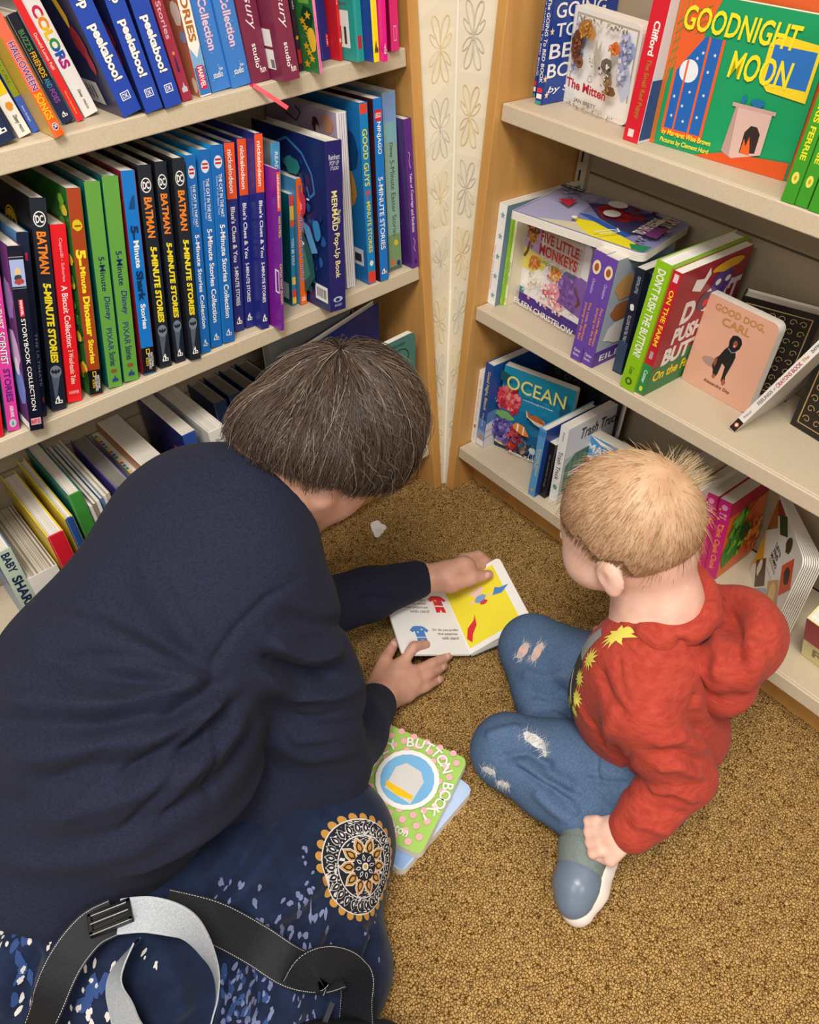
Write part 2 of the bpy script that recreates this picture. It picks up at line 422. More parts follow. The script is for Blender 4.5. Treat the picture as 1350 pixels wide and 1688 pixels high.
# ------------------------------------------------------------------ books
def make_book(M, T, D, H, kind, spine, left=None, right=None, prints=None, name='picture_book', label='', group=None,
              orient='spine', pages=None, corner=0.0, lean_pages=None):
    """spine-out: T across, D into the shelf. front-out: T is the cover width, D the thickness."""
    left = left or spine; right = right or left
    t = thing(name, label, 'book', M, group)
    c = MB(); p = MB()
    sm, lm, rm = mat(spine, 0.33, 0.45), mat(left, 0.3, 0.5), mat(right, 0.3, 0.5)
    if orient == 'spine':
        if kind == 'hard':
            bt = 0.0025
            c.box((0, 0.0, 0), (bt, D, H), lm, {'-y': sm, '+x': mat('#e8e2d6')})
            c.box((T-bt, 0.0, 0), (T, D, H), rm, {'-y': sm, '-x': mat('#e8e2d6')})
            c.box((bt, 0.0, 0), (T-bt, bt, H), sm)
            p.box((bt, bt, 0.004), (T-bt, D-0.005, H-0.004), pages or PG_X)
        elif kind == 'soft':
            bt = 0.0008
            c.box((0, 0, 0), (bt, D, H), lm); c.box((T-bt, 0, 0), (T, D, H), rm); c.box((bt, 0, 0), (T-bt, bt, H), sm)
            p.box((bt, bt, 0.0006), (T-bt, D-0.0006, H-0.0006), pages or PG_X)
        else:                                  # board book: thick leaves with rounded outer corners
            r = corner or 0.014
            prof = [(0, 0), (D-r, 0)] + [(D-r+r*math.sin(a), r-r*math.cos(a)) for a in np.linspace(0.3, math.pi/2, 5)] + \
                   [(D-r+r*math.cos(a), H-r+r*math.sin(a)) for a in np.linspace(0, math.pi/2-0.3, 5)] + [(D-r, H), (0, H)]
            def slab(mb, x0, x1, m0, m1, me):
                n = len(prof); A = [(x0, y, z) for y, z in prof]; B = [(x1, y, z) for y, z in prof]
                mb.mesh(A, [tuple(range(n))], m0); mb.mesh(B, [tuple(range(n-1, -1, -1))], m1)
                mb.mesh(A+B, [(i, i+n, (i+1) % n+n, (i+1) % n) for i in range(n)], me)
            slab(c, 0, 0.0016, lm, lm, mat('#efe9de')); slab(c, T-0.0016, T, rm, rm, mat('#efe9de'))
            c.box((0, -0.0006, 0), (T, 0.0012, H), sm)
            nl = max(2, int((T-0.0032)/0.0024)); e = (T-0.0032)/nl
            for i in range(nl):
                slab(p, 0.0016+i*e+0.00025, 0.0016+(i+1)*e-0.00025, mat('#f1ece2'), mat('#f1ece2'), mat('#e9e2d6'))
        fc = {'spine': ((0, 0, 0), (T, 0, 0), (0, 0, H), (0, -1, 0)), 'left': ((0, D, 0), (0, -D, 0), (0, 0, H), (-1, 0, 0)),
              'right': ((T, 0, 0), (0, D, 0), (0, 0, H), (1, 0, 0)), 'top': ((0, 0, H), (T, 0, 0), (0, D, 0), (0, 0, 1))}
        off = 0.0006 if kind == 'board' else 0
    else:
        if kind == 'hard':
            bt = 0.0025
            c.box((0, 0, 0), (T, bt, H), lm, {'+y': mat('#e8e2d6')}); c.box((0, D-bt, 0), (T, D, H), rm, {'-y': mat('#e8e2d6')})
            c.box((0, bt, 0), (bt, D-bt, H), sm)
            p.box((bt, bt, 0.004), (T-0.005, D-bt, H-0.004), pages or PG_Y)
        else:
            r = corner or (0.0015 if kind == 'soft' else 0.014)
            prof = [(0, 0), (T-r, 0)] + [(T-r+r*math.sin(a), r-r*math.cos(a)) for a in np.linspace(0.3, math.pi/2, 5)] + \
                   [(T-r+r*math.cos(a), H-r+r*math.sin(a)) for a in np.linspace(0, math.pi/2-0.3, 5)] + [(T-r, H), (0, H)]
            def slab(mb, y0, y1, m0, m1, me):
                n = len(prof); A = [(x, y0, z) for x, z in prof]; B = [(x, y1, z) for x, z in prof]
                mb.mesh(A, [tuple(range(n))], m0); mb.mesh(B, [tuple(range(n-1, -1, -1))], m1)
                mb.mesh(A+B, [(i, (i+1) % n, (i+1) % n+n, i+n) for i in range(n)], me)
            slab(c, 0, 0.0016, lm, lm, mat('#efe9de')); slab(c, D-0.0016, D, rm, rm, mat('#efe9de'))
            c.box((-0.0006, 0, 0), (0.0012, D, H), sm)
            nl = max(2, int((D-0.0032)/0.0024)); e = (D-0.0032)/nl
            for i in range(nl):
                slab(p, 0.0016+i*e+0.00025, 0.0016+(i+1)*e-0.00025, mat('#f1ece2'), mat('#f1ece2'), mat('#e9e2d6'))
        fc = {'front': ((0, 0, 0), (T, 0, 0), (0, 0, H), (0, -1, 0)), 'side': ((T, 0, 0), (0, D, 0), (0, 0, H), (1, 0, 0)),
              'spine': ((0, D, 0), (0, -D, 0), (0, 0, H), (-1, 0, 0))}
        off = 0.0
    for k, items in (prints or {}).items():
        o, ex, ey, n = fc[k]
        F = Face(c, np.array(o, float)+np.array(n)*off, ex, ey, n); F.draw(items)
    c.build('cover', t, bevel=0.0005, seg=1); p.build('page_block', t)
    return t

def to_frame(U, k, P):
    es, ed, eh = UNIT[U]; q = np.asarray(P)-shelf_origin(U, k)
    return np.array([q@es, q@ed, q@eh])
def from_frame(U, k, s, d, h):
    es, ed, eh = UNIT[U]; return shelf_origin(U, k) + es*s + ed*d + eh*h
def shelf_pt(U, k, px, h=0.0):
    es, ed, eh = UNIT[U]; return to_frame(U, k, on_plane(px[0], px[1], shelf_origin(U, k)+eh*h, eh))
BK = []
ROW = {('R', k_): (S_IN-.001, 0.0, .001, .4) for k_ in (1, 2, 3)}
def sp(U, k, bl, br, tl, spine, label, H=None, D=0.2, kind='hard', left=None, right=None, prints=None, group=None, yaw=0,
       name='picture_book', dback=0.0, lean=None, pages=None, row=True):
    """book standing spine-out on shelf k; pixels give the lower spine corners and a point up its left edge"""
    es, ed, eh = UNIT[U]
    a, b = shelf_pt(U, k, bl), shelf_pt(U, k, br)
    d0 = a[1]+dback
    P = to_frame(U, k, on_plane(tl[0], tl[1], from_frame(U, k, 0, a[1], 0), ed))
    ds, dh = P[0]-a[0], P[2]
    ph = math.atan2(ds, dh) if lean is None else math.radians(lean)
    h = H or math.hypot(ds, dh)
    # b may lie at another depth; project it to the same front line by its pixel on the vertical front plane
    Q = to_frame(U, k, on_plane(br[0], br[1], from_frame(U, k, 0, a[1], 0), ed))
    s1 = Q[0]; s0 = a[0]; pv = ROW.get((U, k)) if row else None
    if pv:                                     # stay clear of the neighbour on the left, at the foot and at the head
        ps, pph, pT, pH = pv; pr = ps+pT/math.cos(pph)+.0003
        s0 = max(s0, pr); hh = min(h*math.cos(ph), pH*math.cos(pph))
        ph = max(ph, math.atan2(pr+hh*math.tan(pph)-s0, hh))
    T = max(0.0045, (s1-s0)*math.cos(ph)-0.0006)
    a[0] = s0
    if row: ROW[(U, k)] = (s0, ph, T, h)
    z = es*math.sin(ph)+eh*math.cos(ph); x = es*math.cos(ph)-eh*math.sin(ph); y = ed
    if yaw:
        c, s = math.cos(math.radians(yaw)), math.sin(math.radians(yaw)); x, y = x*c+y*s, y*c-x*s
    O = from_frame(U, k, a[0], d0, 0.0005) + (eh*(T*math.sin(ph)) if ph > 0 else 0)
    D = min(D, 0.218-d0)
    if (U, k) == ('L', 1) and h > .2:
        f = lambda y: y if y > .965 else y*.66
        def rs(i):
            if i[0] == 'r': return (i[0], i[1], i[2], f(i[3]), i[4], f(i[5]))
            if i[0] == 't': return (i[0], i[1], i[2], i[3], f(i[4]), i[5], f(i[6])) + tuple(i[7:])
            if i[0] == 'e': return (i[0], i[1], i[2], f(i[3]), i[4], i[5]*.66)
            if i[0] in ('b', 's'): return (i[0], i[1], i[2], f(i[3]), i[4], i[5]*.66) + tuple(i[6:])
            return (i[0], i[1], [(x, f(y)) for x, y in i[2]]) + tuple(i[3:])
        prints = {a_: [rs(i) for i in b_] for a_, b_ in (prints or {}).items()}
    BK.append((label, T, h, math.degrees(ph), d0))
    return make_book(frame(O, x, y, z), T, D, h, kind, spine, left, right, prints, name, label, group, pages=pages)
def fo(U, k, bl, br, tl, T, col, label, kind='board', spine=None, back=None, prints=None, group=None, name='picture_book', W=None, corner=0, h0=0.0, H=None):
    """book standing cover-out: pixels of the cover's lower corners and its upper left corner"""
    es, ed, eh = UNIT[U]
    A = from_frame(U, k, *shelf_pt(U, k, bl, h0)); B = from_frame(U, k, *shelf_pt(U, k, br, h0))
    x = nrm(B-A); w_ = W or np.linalg.norm(B-A)
    P = on_plane(tl[0], tl[1], A, x); z = nrm(P-A); h = H or np.linalg.norm(P-A); y = np.cross(z, x)
    BK.append((label, w_, h, math.degrees(math.acos(z@eh)), A))
    return make_book(frame(A+eh*0.0005, x, y, z), w_, T, h, kind, spine or col, col, back or col, prints, name, label, group, orient='front', corner=corner)

WH, NV = '#f4f2ee', '#1b2238'
def dabs(cx, cy, rx, ry, cols, n, sz, seed, asp=1.0):
    r = random.Random(seed); out = []
    while len(out) < n:
        x, y = r.uniform(-1, 1), r.uniform(-1, 1)
        if x*x+y*y > 1: continue
        q = sz*r.uniform(.5, 1.3); out.append(('b', r.choice(cols), cx+rx*x, cy+ry*y, q, q*asp, r.randint(0, 999), 7, .4))
    return out
def house(c, cx, cy, w, h):                     # small publisher's house emblem as line shapes
    return [('p', c, [(cx-w/2, cy-h*.5), (cx+w/2, cy-h*.5), (cx+w/2, cy-h*.1), (cx+w*.2, cy-h*.1), (cx+w*.05, cy+h*.5), (cx-w*.35, cy+h*.1), (cx-w*.35, cy-h*.1), (cx-w/2, cy-h*.2)]),
            ('p', NV, [(cx-w*.3, cy-h*.38), (cx-w*.05, cy-h*.38), (cx-w*.05, cy+h*.05), (cx-w*.25, cy+h*.05)]),
            ('p', NV, [(cx+w*.12, cy-h*.38), (cx+w*.38, cy-h*.38), (cx+w*.38, cy-h*.2), (cx+w*.12, cy-h*.2)])]
def sd(c, txt, y1, y0, x0=.25, x1=.75, **op):   # spine text reading downwards from y1 to y0
    return ('t', c, txt, x0, y0, x1, y1, 'd', op)

# ---------- left case, top shelf (heads are above the picture)
L1 = dict(H=0.255)
sp('L', 1, (-8, 246), (31.8, 235.5), (-90, 108), '#1c2c4f', 'leaning navy storybook with a white house emblem, leftmost on the upper left shelf', D=.19, H=.25,
   prints={'spine': house(WH, .55, .10, .55, .07)})
sp('L', 1, (32.6, 229.4), (54, 218.5), (0, 175), '#f1efe9', 'white storybook with yellow upper spine, leaning beside the navy one on the upper left shelf', D=.18, H=.24,
   prints={'spine': [('r', '#f2d21c', .02, .30, .98, .99), sd('#26407c', 'BLESSED!', .62, .36, .3, .72), ('b', '#e9962c', .55, .22, .32, .035, 3), sd('#333333', 'Disney', .155, .095, .3, .7, shear=.3), sd('#555555', 'PRESS', .085, .03, .42, .62)]})
sp('L', 1, (54.8, 220), (66, 215), (27.4, 170.4), '#3f63c4', 'blue and olive green book leaning left of the orange one on the upper left shelf', D=.18, H=.235,
   prints={'spine': [('r', '#8e9a22', .02, .27, .98, .99), sd('#55691f', 'ROLL CALL', .58, .36, .3, .7), sd('#dfe6ff', 'Simon Spotlight', .2, .08, .3, .6)]})
sp('L', 1, (91.9, 229.6), (108.9, 220.7), (57.6, 171), '#f4641e', 'orange song book with purple lettering jutting over the upper left shelf edge', D=.19, H=.24, left='#dfb94c',
   prints={'spine': [('r', '#ef6a4e', .02, .33, .98, .99), sd('#54318d', 'HALLOWEEN', .66, .34, .2, .82, back='#f7e9e4', bold=.02), sd('#f7c21c', 'SONGS', .315, .13, .12, .8, bold=.03),
                     ('e', WH, .52, .075, .27, .027), ('e', '#3b2a63', .52, .075, .22, .022), sd(WH, 'R', .088, .062, .38, .66)]})
sp('L', 1, (104.4, 207.4), (124.4, 198), (8.9, 28), '#171a2c', 'short black book with rainbow lettering and white cover edge on the upper left shelf', D=.17, left='#f1eee8',
   prints={'spine': [('r', '#1d2450', .02, .01, .98, .4), sd('#4f9a58', "BUZZ'S", .86, .68, .3, .72), sd('#f2c11d', 'FRIENDS', .665, .44, .3, .72), sd('#3f9fc0', 'AND', .425, .34, .3, .72), sd('#9a4fae', 'FOES', .325, .2, .3, .72)] + house(WH, .5, .09, .45, .05)})
sp('L', 1, (128, 202), (139.5, 196.3), (19, 9), '#e8252c', 'thin red book between the black and the white leaning books on the upper left shelf', D=.17, H=.22, left='#9aa2ac',
   prints={'spine': [sd('#f6dedb', 'Donald Loves Fall!', .7, .42, .3, .72), sd('#f3c13a', 'Simon Speakfuls', .25, .06, .3, .6)]})
sp('L', 1, (140.7, 195.5), (164.4, 183.2), (35, 0), '#f3efec', 'white book with six rainbow capitals down its spine on the upper left shelf', D=.18, H=.24,
   prints={'spine': [sd(['#d21f55', '#f08a24', '#f5c518', '#3a9146', '#1f55b5', '#b3207f'], 'COLORS', .80, .36, .2, .82, bold=.05), sd('#222222', 'Disney', .20, .14, .35, .6, shear=.3), sd('#555555', 'PRESS', .12, .05, .42, .56)]})
PKG = 'identical blue peekaboo books on the upper left shelf'
for (bl, br, tl, lab) in [((204.5, 195.5), (237, 185), (112.6, 0), 'blue peekaboo book with white bubbly lettering, its barcoded cover showing beside the white spine'),
                          ((238.6, 189.8), (270.5, 179.2), (200, 86), 'blue peekaboo book with white bubbly lettering, middle of three'),
                          ((273.2, 181), (301.2, 171.4), (212.8, 0), 'blue peekaboo book with white bubbly lettering, next to the burgundy spine')]:
    sp('L', 1, bl, br, tl, '#2148b0', lab, D=.19, H=.26, left='#1c2150', kind='board', group=PKG,
       prints={'spine': [sd(WH, 'peekaboo!', .60, .235, .2, .8, back='#33203a', bold=.04), sd(WH, 'Pop-Up', .95, .70, .2, .8, back='#33203a', bold=.04), ('r', WH, .3, .10, .75, .155), ('r', '#2148b0', .34, .106, .71, .149), ('t', WH, 'DK', .39, .112, .67, .143, 'h')],
               'left': [('r', '#c9c6c8', .05, .06, .8, .22), ('p', '#e2b62e', [(.7, .8), (.76, .86), (.84, .66), (.8, .55)]), ('b', '#8e1f2c', .84, .5, .10, .12, 5), ('b', '#a8283a', .88, .36, .05, .09, 8)] +
                       [('r', '#565457', .3+.05*i, .1, .32+.05*i, .19) for i in range(9)]})
sp('L', 1, (302.4, 168.9), (318.4, 163.6), (249.4, 0), '#a32e4c', 'burgundy story collection with pale serif lettering and castle emblem on the upper left shelf', D=.19, H=.26,
   prints={'spine': [sd('#e5b9bd', 'Stories', .66, .42, .25, .72), ('e', '#f08f5b', .5, .325, .12, .012), ('p', '#3d2450', [(.35, .2), (.62, .2), (.56, .3), (.46, .31)]), ('p', '#cfc6c9', [(.25, .06), (.8, .06), (.8, .09), (.62, .1), (.55, .13), (.45, .1), (.25, .09)])]})
sp('L', 1, (331, 161), (348.8, 154.2), (292, 0), '#f2efe8', 'white and blue comic story book with brown block lettering on the upper left shelf', D=.19, H=.26, left='#c7775a',
   prints={'spine': [('r', '#2f77c0', .02, .01, .98, .20), ('p', '#7db0de', [(.02, .2), (.98, .2), (.98, .34), (.5, .26), (.02, .34)]), sd('#b56c1c', 'SPIDER-MAN STORIES', .98, .37, .18, .82, bold=.03), ('r', '#d9204a', .22, .05, .8, .21), sd(WH, 'MARVEL', .2, .06, .3, .72, bold=.02)],
           'left': [('b', '#efe2d2', .93, .55, .07, .1, 4), ('b', '#8fa0c6', .95, .4, .05, .05, 9), ('b', '#f2e0c8', .96, .08, .04, .06, 2), ('b', '#5a4a42', .9, .75, .08, .14, 6)]})
for (bl, br, tl, lab, g) in [((350.2, 154), (381.6, 146.6), (311.6, 0), 'sky blue collection with pink outlined lettering, left one of a pair, upper left shelf', 0),
                             ((384, 146.8), (414.5, 136.4), (350.3, 0), 'sky blue collection with pink outlined lettering, right one of a pair, upper left shelf', 1)]:
    sp('L', 1, bl, br, tl, '#3d7fce', lab, D=.19, H=.26, kind='soft', group='sky blue collections on the upper left shelf',
       prints={'spine': [sd('#c9d8f2', 'Collection', .62, .28, .34, .74, back='#d8547e', bold=.02), sd('#c9d8f2', 'Princess', .99, .66, .3, .74, back='#d8547e', bold=.02)] +
                        [('e', '#5b96dc', .2+.6*((i*37) % 10)/10, .08+.09*i, .06, .008) for i in range(9)] + [('t', WH, 'studio', .25, .09, .75, .135, 'h'), ('t', WH, 'fun', .62, .135, .8, .16, 'h')]})
for (bl, br, tl, lab, g) in [((415.6, 139.6), (446.8, 133), (387.4, 0), 'maroon treasury with white script lettering, left one of the pair, red ribbon below', 0),
                             ((468.4, 136.8), (495.2, 128), (445, 0), 'maroon treasury with white script lettering, right one of the pair, barcode stickers on its cover', 1)]:
    sp('L', 1, bl, br, tl, '#7c2c49', lab, D=.17, H=.26, group='maroon treasuries on the upper left shelf',
       prints={'spine': [sd('#f2e6ea', 'Treasury', .80, .36, .3, .8, shear=.35, bold=.0), sd(WH, 'studio', .27, .10, .36, .62), ('t', WH, 'fun', .55, .06, .85, .11, 'h')],
               'left': [('r', WH, .80, .24, .92, .36), ('r', WH, .80, .08, .92, .22), ('r', '#777777', .86, .09, .91, .15)]})
sp('L', 1, (494, 118.5), (501.5, 116.2), (477, 0), '#3a2635', 'narrow dark flap book between the maroon and pink books on the upper left shelf', D=.16, H=.25,
   prints={'spine': [sd('#e7d9dc', 'a Lift-the-Flap Book', .95, .45, .3, .75), ('r', '#c6252b', .15, .06, .85, .16), ('e', '#d9a72e', .5, .25, .3, .015)]})
sp('L', 1, (516.3, 126), (529, 122.5), (501.9, 0), '#ef7bb4', 'pink storybook with yellow flowers on its green cover on the upper left shelf', D=.17, H=.25, left='#2d7a3e',
   prints={'spine': [sd('#f9dfee', 'Princess Storybook', .92, .42, .35, .65), sd('#d7428d', 'RANDOM HOUSE', .34, .05, .35, .6)],
           'left': [('p', '#7cb24b', [(.8, .5), (.95, .5), (.99, 1), (.85, 1)]), ('b', '#173f2a', .9, .4, .1, .1, 3)] + [('s', '#f0b722', .84+.11*((i*5) % 7)/7, .06+.045*i, .05, .035) for i in range(9)] + [('b', '#f5c63c', .95, .25, .06, .1, 7)]})
sp('L', 1, (530.8, 101.5), (546, 97.8), (519, 0), '#27318a', 'dark blue book with small red emblem set back beside the pink spine, upper left shelf', D=.15, H=.25,
   prints={'spine': [('r', '#d42b3a', .68, .1, .93, .2), sd(WH, 'HB', .185, .115, .76, .86)]})
sp('L', 1, (550.5, 104), (561.5, 100.8), (541.5, 0), '#e2232b', 'red book of tales with white serif lettering on the upper left shelf', D=.16, H=.25,
   prints={'spine': [sd('#f6e7e6', 'Woof-tastic Tales', .95, .42, .15, .6), ('t', WH, 'HARPER', .2, .14, .9, .17, 'h')]})
sp('L', 1, (589.5, 104.4), (602, 103), (579.5, 0), '#2a9a93', 'teal hardcover with a white barcode label on its cover, upper left shelf', D=.17, H=.25, left='#2f9d95',
   prints={'spine': [('r', '#c42a3a', .25, .1, .75, .2)], 'left': [('r', WH, .45, .10, .92, .38), ('b', '#a33248', .68, .68, .13, .13, 4), ('r', '#4d7d83', .42, .42, .9, .44)] + [('r', '#333333', .5+.07*i, .13, .53+.07*i, .26) for i in range(6)]})
sp('L', 1, (612.7, 105.7), (627, 105), (606, 0), '#f4db1f', 'yellow spined book with dark blue cover on the upper left shelf', D=.19, H=.25, left='#1f3f96', right='#1f3f96',
   prints={'spine': [('e', '#d9542b', .45, .97, .3, .03), ('r', '#3b3b2c', .3, .57, .72, .8)] + [('r', '#f4db1f', .3, .6+.035*i, .72, .612+.035*i) for i in range(6)] + house('#6b5e19', .5, .12, .6, .09)})
sp('L', 1, (628, 104.6), (639.7, 100.6), (623, 0), '#e5188b', 'hot pink book with white emblem beside the yellow spine, upper left shelf', D=.18, H=.25,
   prints={'spine': [sd(WH, 'Pets', .98, .66, .3, .75)] + house('#f6c9e2', .5, .1, .6, .08)})
sp('L', 1, (645.4, 86.9), (659.2, 83.8), (641, 0), '#e5297c', 'rose pink book with white lettering, last before the end panel, upper left shelf', D=.15, H=.25, left='#9c1450',
   prints={'spine': [sd(WH, 'loves', .85, .58, .3, .75), ('r', '#f3a5c6', .35, .08, .7, .2), ('r', '#e5297c', .4, .09, .65, .19)]})
# red ribbon bookmark hanging over the shelf lip
def ribbon():
    b = MB(); es, ed, eh = UNIT['L']; r = mat('#d6203c', 0.4)
    P = [from_frame('L', 1, *shelf_pt('L', 1, (411, 141))), from_frame('L', 1, *shelf_pt('L', 1, (418, 143)))+eh*.002]
    e0 = on_plane(440, 155, P[1]+np.array([0, -.012, 0]), ed); e1 = on_plane(474, 178, P[1]+np.array([0, -.03, 0]), ed)
    P += [e0, e1]
    wv = nrm(np.cross(P[3]-P[2], ed))*0.0028
    for a, c in zip(P[:-1], P[1:]):
        for o in (0, 0.0005):
            b.poly([a-wv-ed*o, c-wv-ed*o, c+wv-ed*o, a+wv-ed*o], r)
    o = b.build('ribbon_bookmark'); tag(o, 'red ribbon bookmark dangling over the edge of the upper left shelf', 'bookmark')
ribbon()

# ---------- left case, middle shelf
sp('L', 2, (-14, 729), (9, 718.5), (-30, 600), '#d6182b', 'red spine cut by the left picture edge on the middle left shelf', H=.27, prints={'spine': [sd(WH, 'READERS', .2, .05, .45, .7)]})
sp('L', 2, (15, 715.5), (34.5, 707), (-24, 430), '#dd3f9f', 'pink storybook with purple lettering near the left picture edge, middle left shelf', H=.285, left='#146b72',
   prints={'spine': [sd('#4e2574', '5-MINUTE', .93, .68, .25, .75, bold=.02), sd(WH, 'ADA TWIST,', .67, .50, .22, .78, back='#b02a4a'), sd(WH, 'SCIENTIST', .49, .335, .22, .78, back='#2b1b3a'), sd('#4e2574', 'STORIES', .315, .15, .25, .78, bold=.02), sd(WH, 'ABRAMS', .13, .07, .4, .7), ('e', '#b9c5c9', .5, .04, .3, .022), ('p', '#5a7f86', [(.4, .03), (.6, .03), (.5, .055)])]})
sp('L', 2, (52.5, 715.5), (76.3, 710), (13, 413), '#14162a', 'navy comic storybook jutting forward with a pale blue picture on its spine, middle left shelf', D=.2, left='#58346b',
   prints={'spine': [('r', '#8f9299', .02, .945, .98, .95), ('r', '#a8b9e6', .04, .80, .98, .935), ('b', '#e2c391', .5, .87, .25, .03, 3), ('b', '#2e3b57', .5, .845, .3, .02, 6), ('b', '#b4463a', .55, .825, .35, .018, 8), ('r', '#8f9299', .02, .79, .98, .793), ('r', '#d6213f', .3, .645, .62, .735), sd(WH, 'MARVEL', .73, .65, .38, .56, bold=.03), sd(WH, 'STORYBOOK COLLECTION', .635, .12, .32, .62, bold=.01), ('r', '#d8a0a8', .12, .035, .85, .075), ('t', '#c01734', 'MARVEL', .16, .042, .81, .068, 'h')],
           'left': [('b', '#8d6fae', .9, .72, .1, .12, 3), ('b', '#c7a9d6', .88, .45, .12, .12, 5), ('b', '#6d86cf', .92, .25, .1, .12, 7), ('b', '#e4dbea', .9, .35, .05, .06, 9), ('r', '#eee9e4', .8, .01, 1, .05)]})
sp('L', 2, (58, 694), (79.5, 684.5), (24, 390), '#16213f', 'dark blue book standing behind the navy comic storybook, white lettering half hidden', D=.2, left='#5f93c4',
   prints={'spine': [('r', '#d12a52', .55, .86, .75, .90), sd('#8792a8', 'THE ULTIMATE', .48, .18, .62, .84), ('b', '#8a3528', .8, .1, .12, .02, 2)]})
BATS = 'identical black bat story books on the middle left shelf'
BATL = [((88, 682.5), (113, 675.5), (50, 334), 'black bat story book with yellow lettering, its emblem cover showing left of the red spine'),
                       ((265, 610.5), (285, 604.5), (227, 278), 'black bat story book with yellow lettering, touching the bright blue shark spine'),
                       ((290, 601.5), (307.3, 595.6), (255.5, 271.8), 'black bat story book with yellow lettering, middle of the three together'),
                       ((315, 597.8), (333, 593.4), (284.5, 266), 'black bat story book with yellow lettering, touching the sky blue spines')]
def bat_book(bl, br, tl, lab):
    bat = [(-1, .2), (-.55, .5), (-.35, .15), (-.15, .2), (-.1, .5), (.1, .5), (.15, .2), (.35, .15), (.55, .5), (1, .2), (.6, -.35), (.25, -.2), (0, -.6), (-.25, -.2), (-.6, -.35)]
    sp('L', 2, bl, br, tl, '#1d2433', lab, D=.2, left='#14151b', group=BATS,
       prints={'spine': [('e', WH, .5, .912, .38, .034), ('e', '#1d2433', .5, .912, .32, .029), ('t', WH, 'DC', .26, .895, .74, .929, 'h', {'bold': .03}), sd('#f58a2c', 'BATMAN', .86, .67, .22, .8, bold=.03, shear=.1), sd('#f7e02a', '5-MINUTE STORIES', .63, .245, .28, .78, bold=.045, shear=.12),
                         ('p', '#55606f', [(.3, .06), (.42, .06), (.85, .2), (.2, .2)]), ('e', '#77828f', .52, .2, .38, .032), ('p', '#1d2433', [(.52+.33*x, .2+.026*y) for x, y in bat])] + house(WH, .52, .055, .5, .042),
               'left': [('e', '#f3c626', .62, .84, .115, .072), ('e', '#14151b', .62, .84, .105, .064), ('e', '#f3c626', .62, .84, .098, .058), ('p', '#14151b', [(.62+.09*x, .84+.05*y) for x, y in bat])]})
bat_book(*BATL[0])
sp('L', 2, (114.5, 669), (138.4, 661.7), (84, 377), '#e61d27', 'bright red thin collection with white lettering on the middle left shelf', kind='soft', D=.18,
   prints={'spine': [sd('#f5c9c9', 'Capucilli - Schories', .93, .70, .42, .68, bold=0), sd(WH, 'A Biscuit Collection:', .68, .33, .32, .72), sd('#f7e3c8', '3 Woof-tastic Tales', .315, .11, .36, .7), ('t', '#f2b8bb', 'HARPER', .15, .05, .85, .07, 'h')]})
sp('L', 2, (150, 657.2), (172, 651), (110, 316.5), '#a9431f', 'rust spined dinosaur book with bold yellow lettering and leafy green cover, middle left shelf', D=.2, left='#2f6a2c', kind='soft',
   prints={'spine': [('r', '#0f1012', .01, .005, .99, .135), ('b', '#d8c81f', .5, .84, .38, .028, 5, 14, .2), ('r', '#a9431f', .3, .832, .75, .84), sd('#f7e12a', '5-', .73, .655, .16, .86, bold=.05), sd('#f7e12a', 'Minute', .65, .525, .32, .72, bold=.04), sd('#f7e12a', 'Dinosaur', .51, .31, .3, .8, bold=.05), sd('#f7e12a', 'Stories', .295, .17, .32, .74, bold=.04), ('r', '#f0c92a', .38, .10, .66, .128), ('r', '#0f1012', .44, .104, .6, .124), sd(WH, 'NATIONAL', .105, .03, .70, .88), sd(WH, 'GEOGRAPHIC', .105, .02, .5, .68), sd('#f0c92a', 'KIDS', .085, .04, .3, .48)],
           'left': [('b', ('#74a82f', '#d9c93a', '#1d4a1e', '#4f8f38')[i % 4], .8+.19*random.random(), .05+.9*random.random(), .06, .03, i) for i in range(40)] + [('b', '#df6a2a', .95, .14, .05, .03, 90)]})
for bl, br, tl, lab in [((181, 644.5), (204.2, 637.5), (140, 306), 'grass green animation story book with navy lettering, beside the rust spine'),
                        ((207, 634.5), (231.2, 628), (169.3, 297.3), 'grass green animation story book with navy lettering, beside the bright blue spine')]:
    sp('L', 2, bl, br, tl, '#65a244', lab, D=.19, left='#0e5a5c', group='grass green story books on the middle left shelf',
       prints={'spine': [sd('#14265c', '5-Minute', .665, .50, .34, .72), sd('#22337a', 'Disney', .475, .355, .3, .8, shear=.2), sd('#22337a', 'PIXAR', .315, .20, .3, .68, bold=0), sd('#14265c', 'Stories', .19, .235-.12, .3, .7) if False else sd('#14265c', 'Stories', .19, .118, .3, .74),
                         ('b', '#8a5334', .5, .088, .25, .013, 4), ('p', '#26477f', [(.32, .03), (.74, .03), (.74, .045), (.6, .05), (.53, .066), (.46, .05), (.32, .045)])]})
sp('L', 2, (238, 622), (259, 614), (199.2, 287.3), '#1279cf', 'bright blue shark book with dark fin on its spine, middle left shelf', D=.2, left='#7d1f2a', kind='soft',
   prints={'spine': [('r', '#0f1012', .01, .005, .99, .145), ('p', '#0c4a86', [(.3, .83), (.75, .83), (.78, .895), (.6, .885), (.42, .86)]), sd('#0c2f5c', '5-', .755, .69, .25, .8, bold=.05), sd(WH, 'Minute', .685, .555, .35, .75, bold=.03), sd('#0c2f5c', 'Shark', .54, .39, .28, .8, bold=.05), sd(WH, 'Stories', .375, .245, .35, .72, bold=.03), ('r', '#f0c92a', .38, .11, .66, .138), ('r', '#0f1012', .44, .114, .6, .134), sd(WH, 'NATIONAL', .115, .035, .70, .88), sd(WH, 'GEOGRAPHIC', .115, .025, .5, .68), sd('#f0c92a', 'KIDS', .09, .045, .3, .48)]})
for e_ in BATL[1:]: bat_book(*e_)
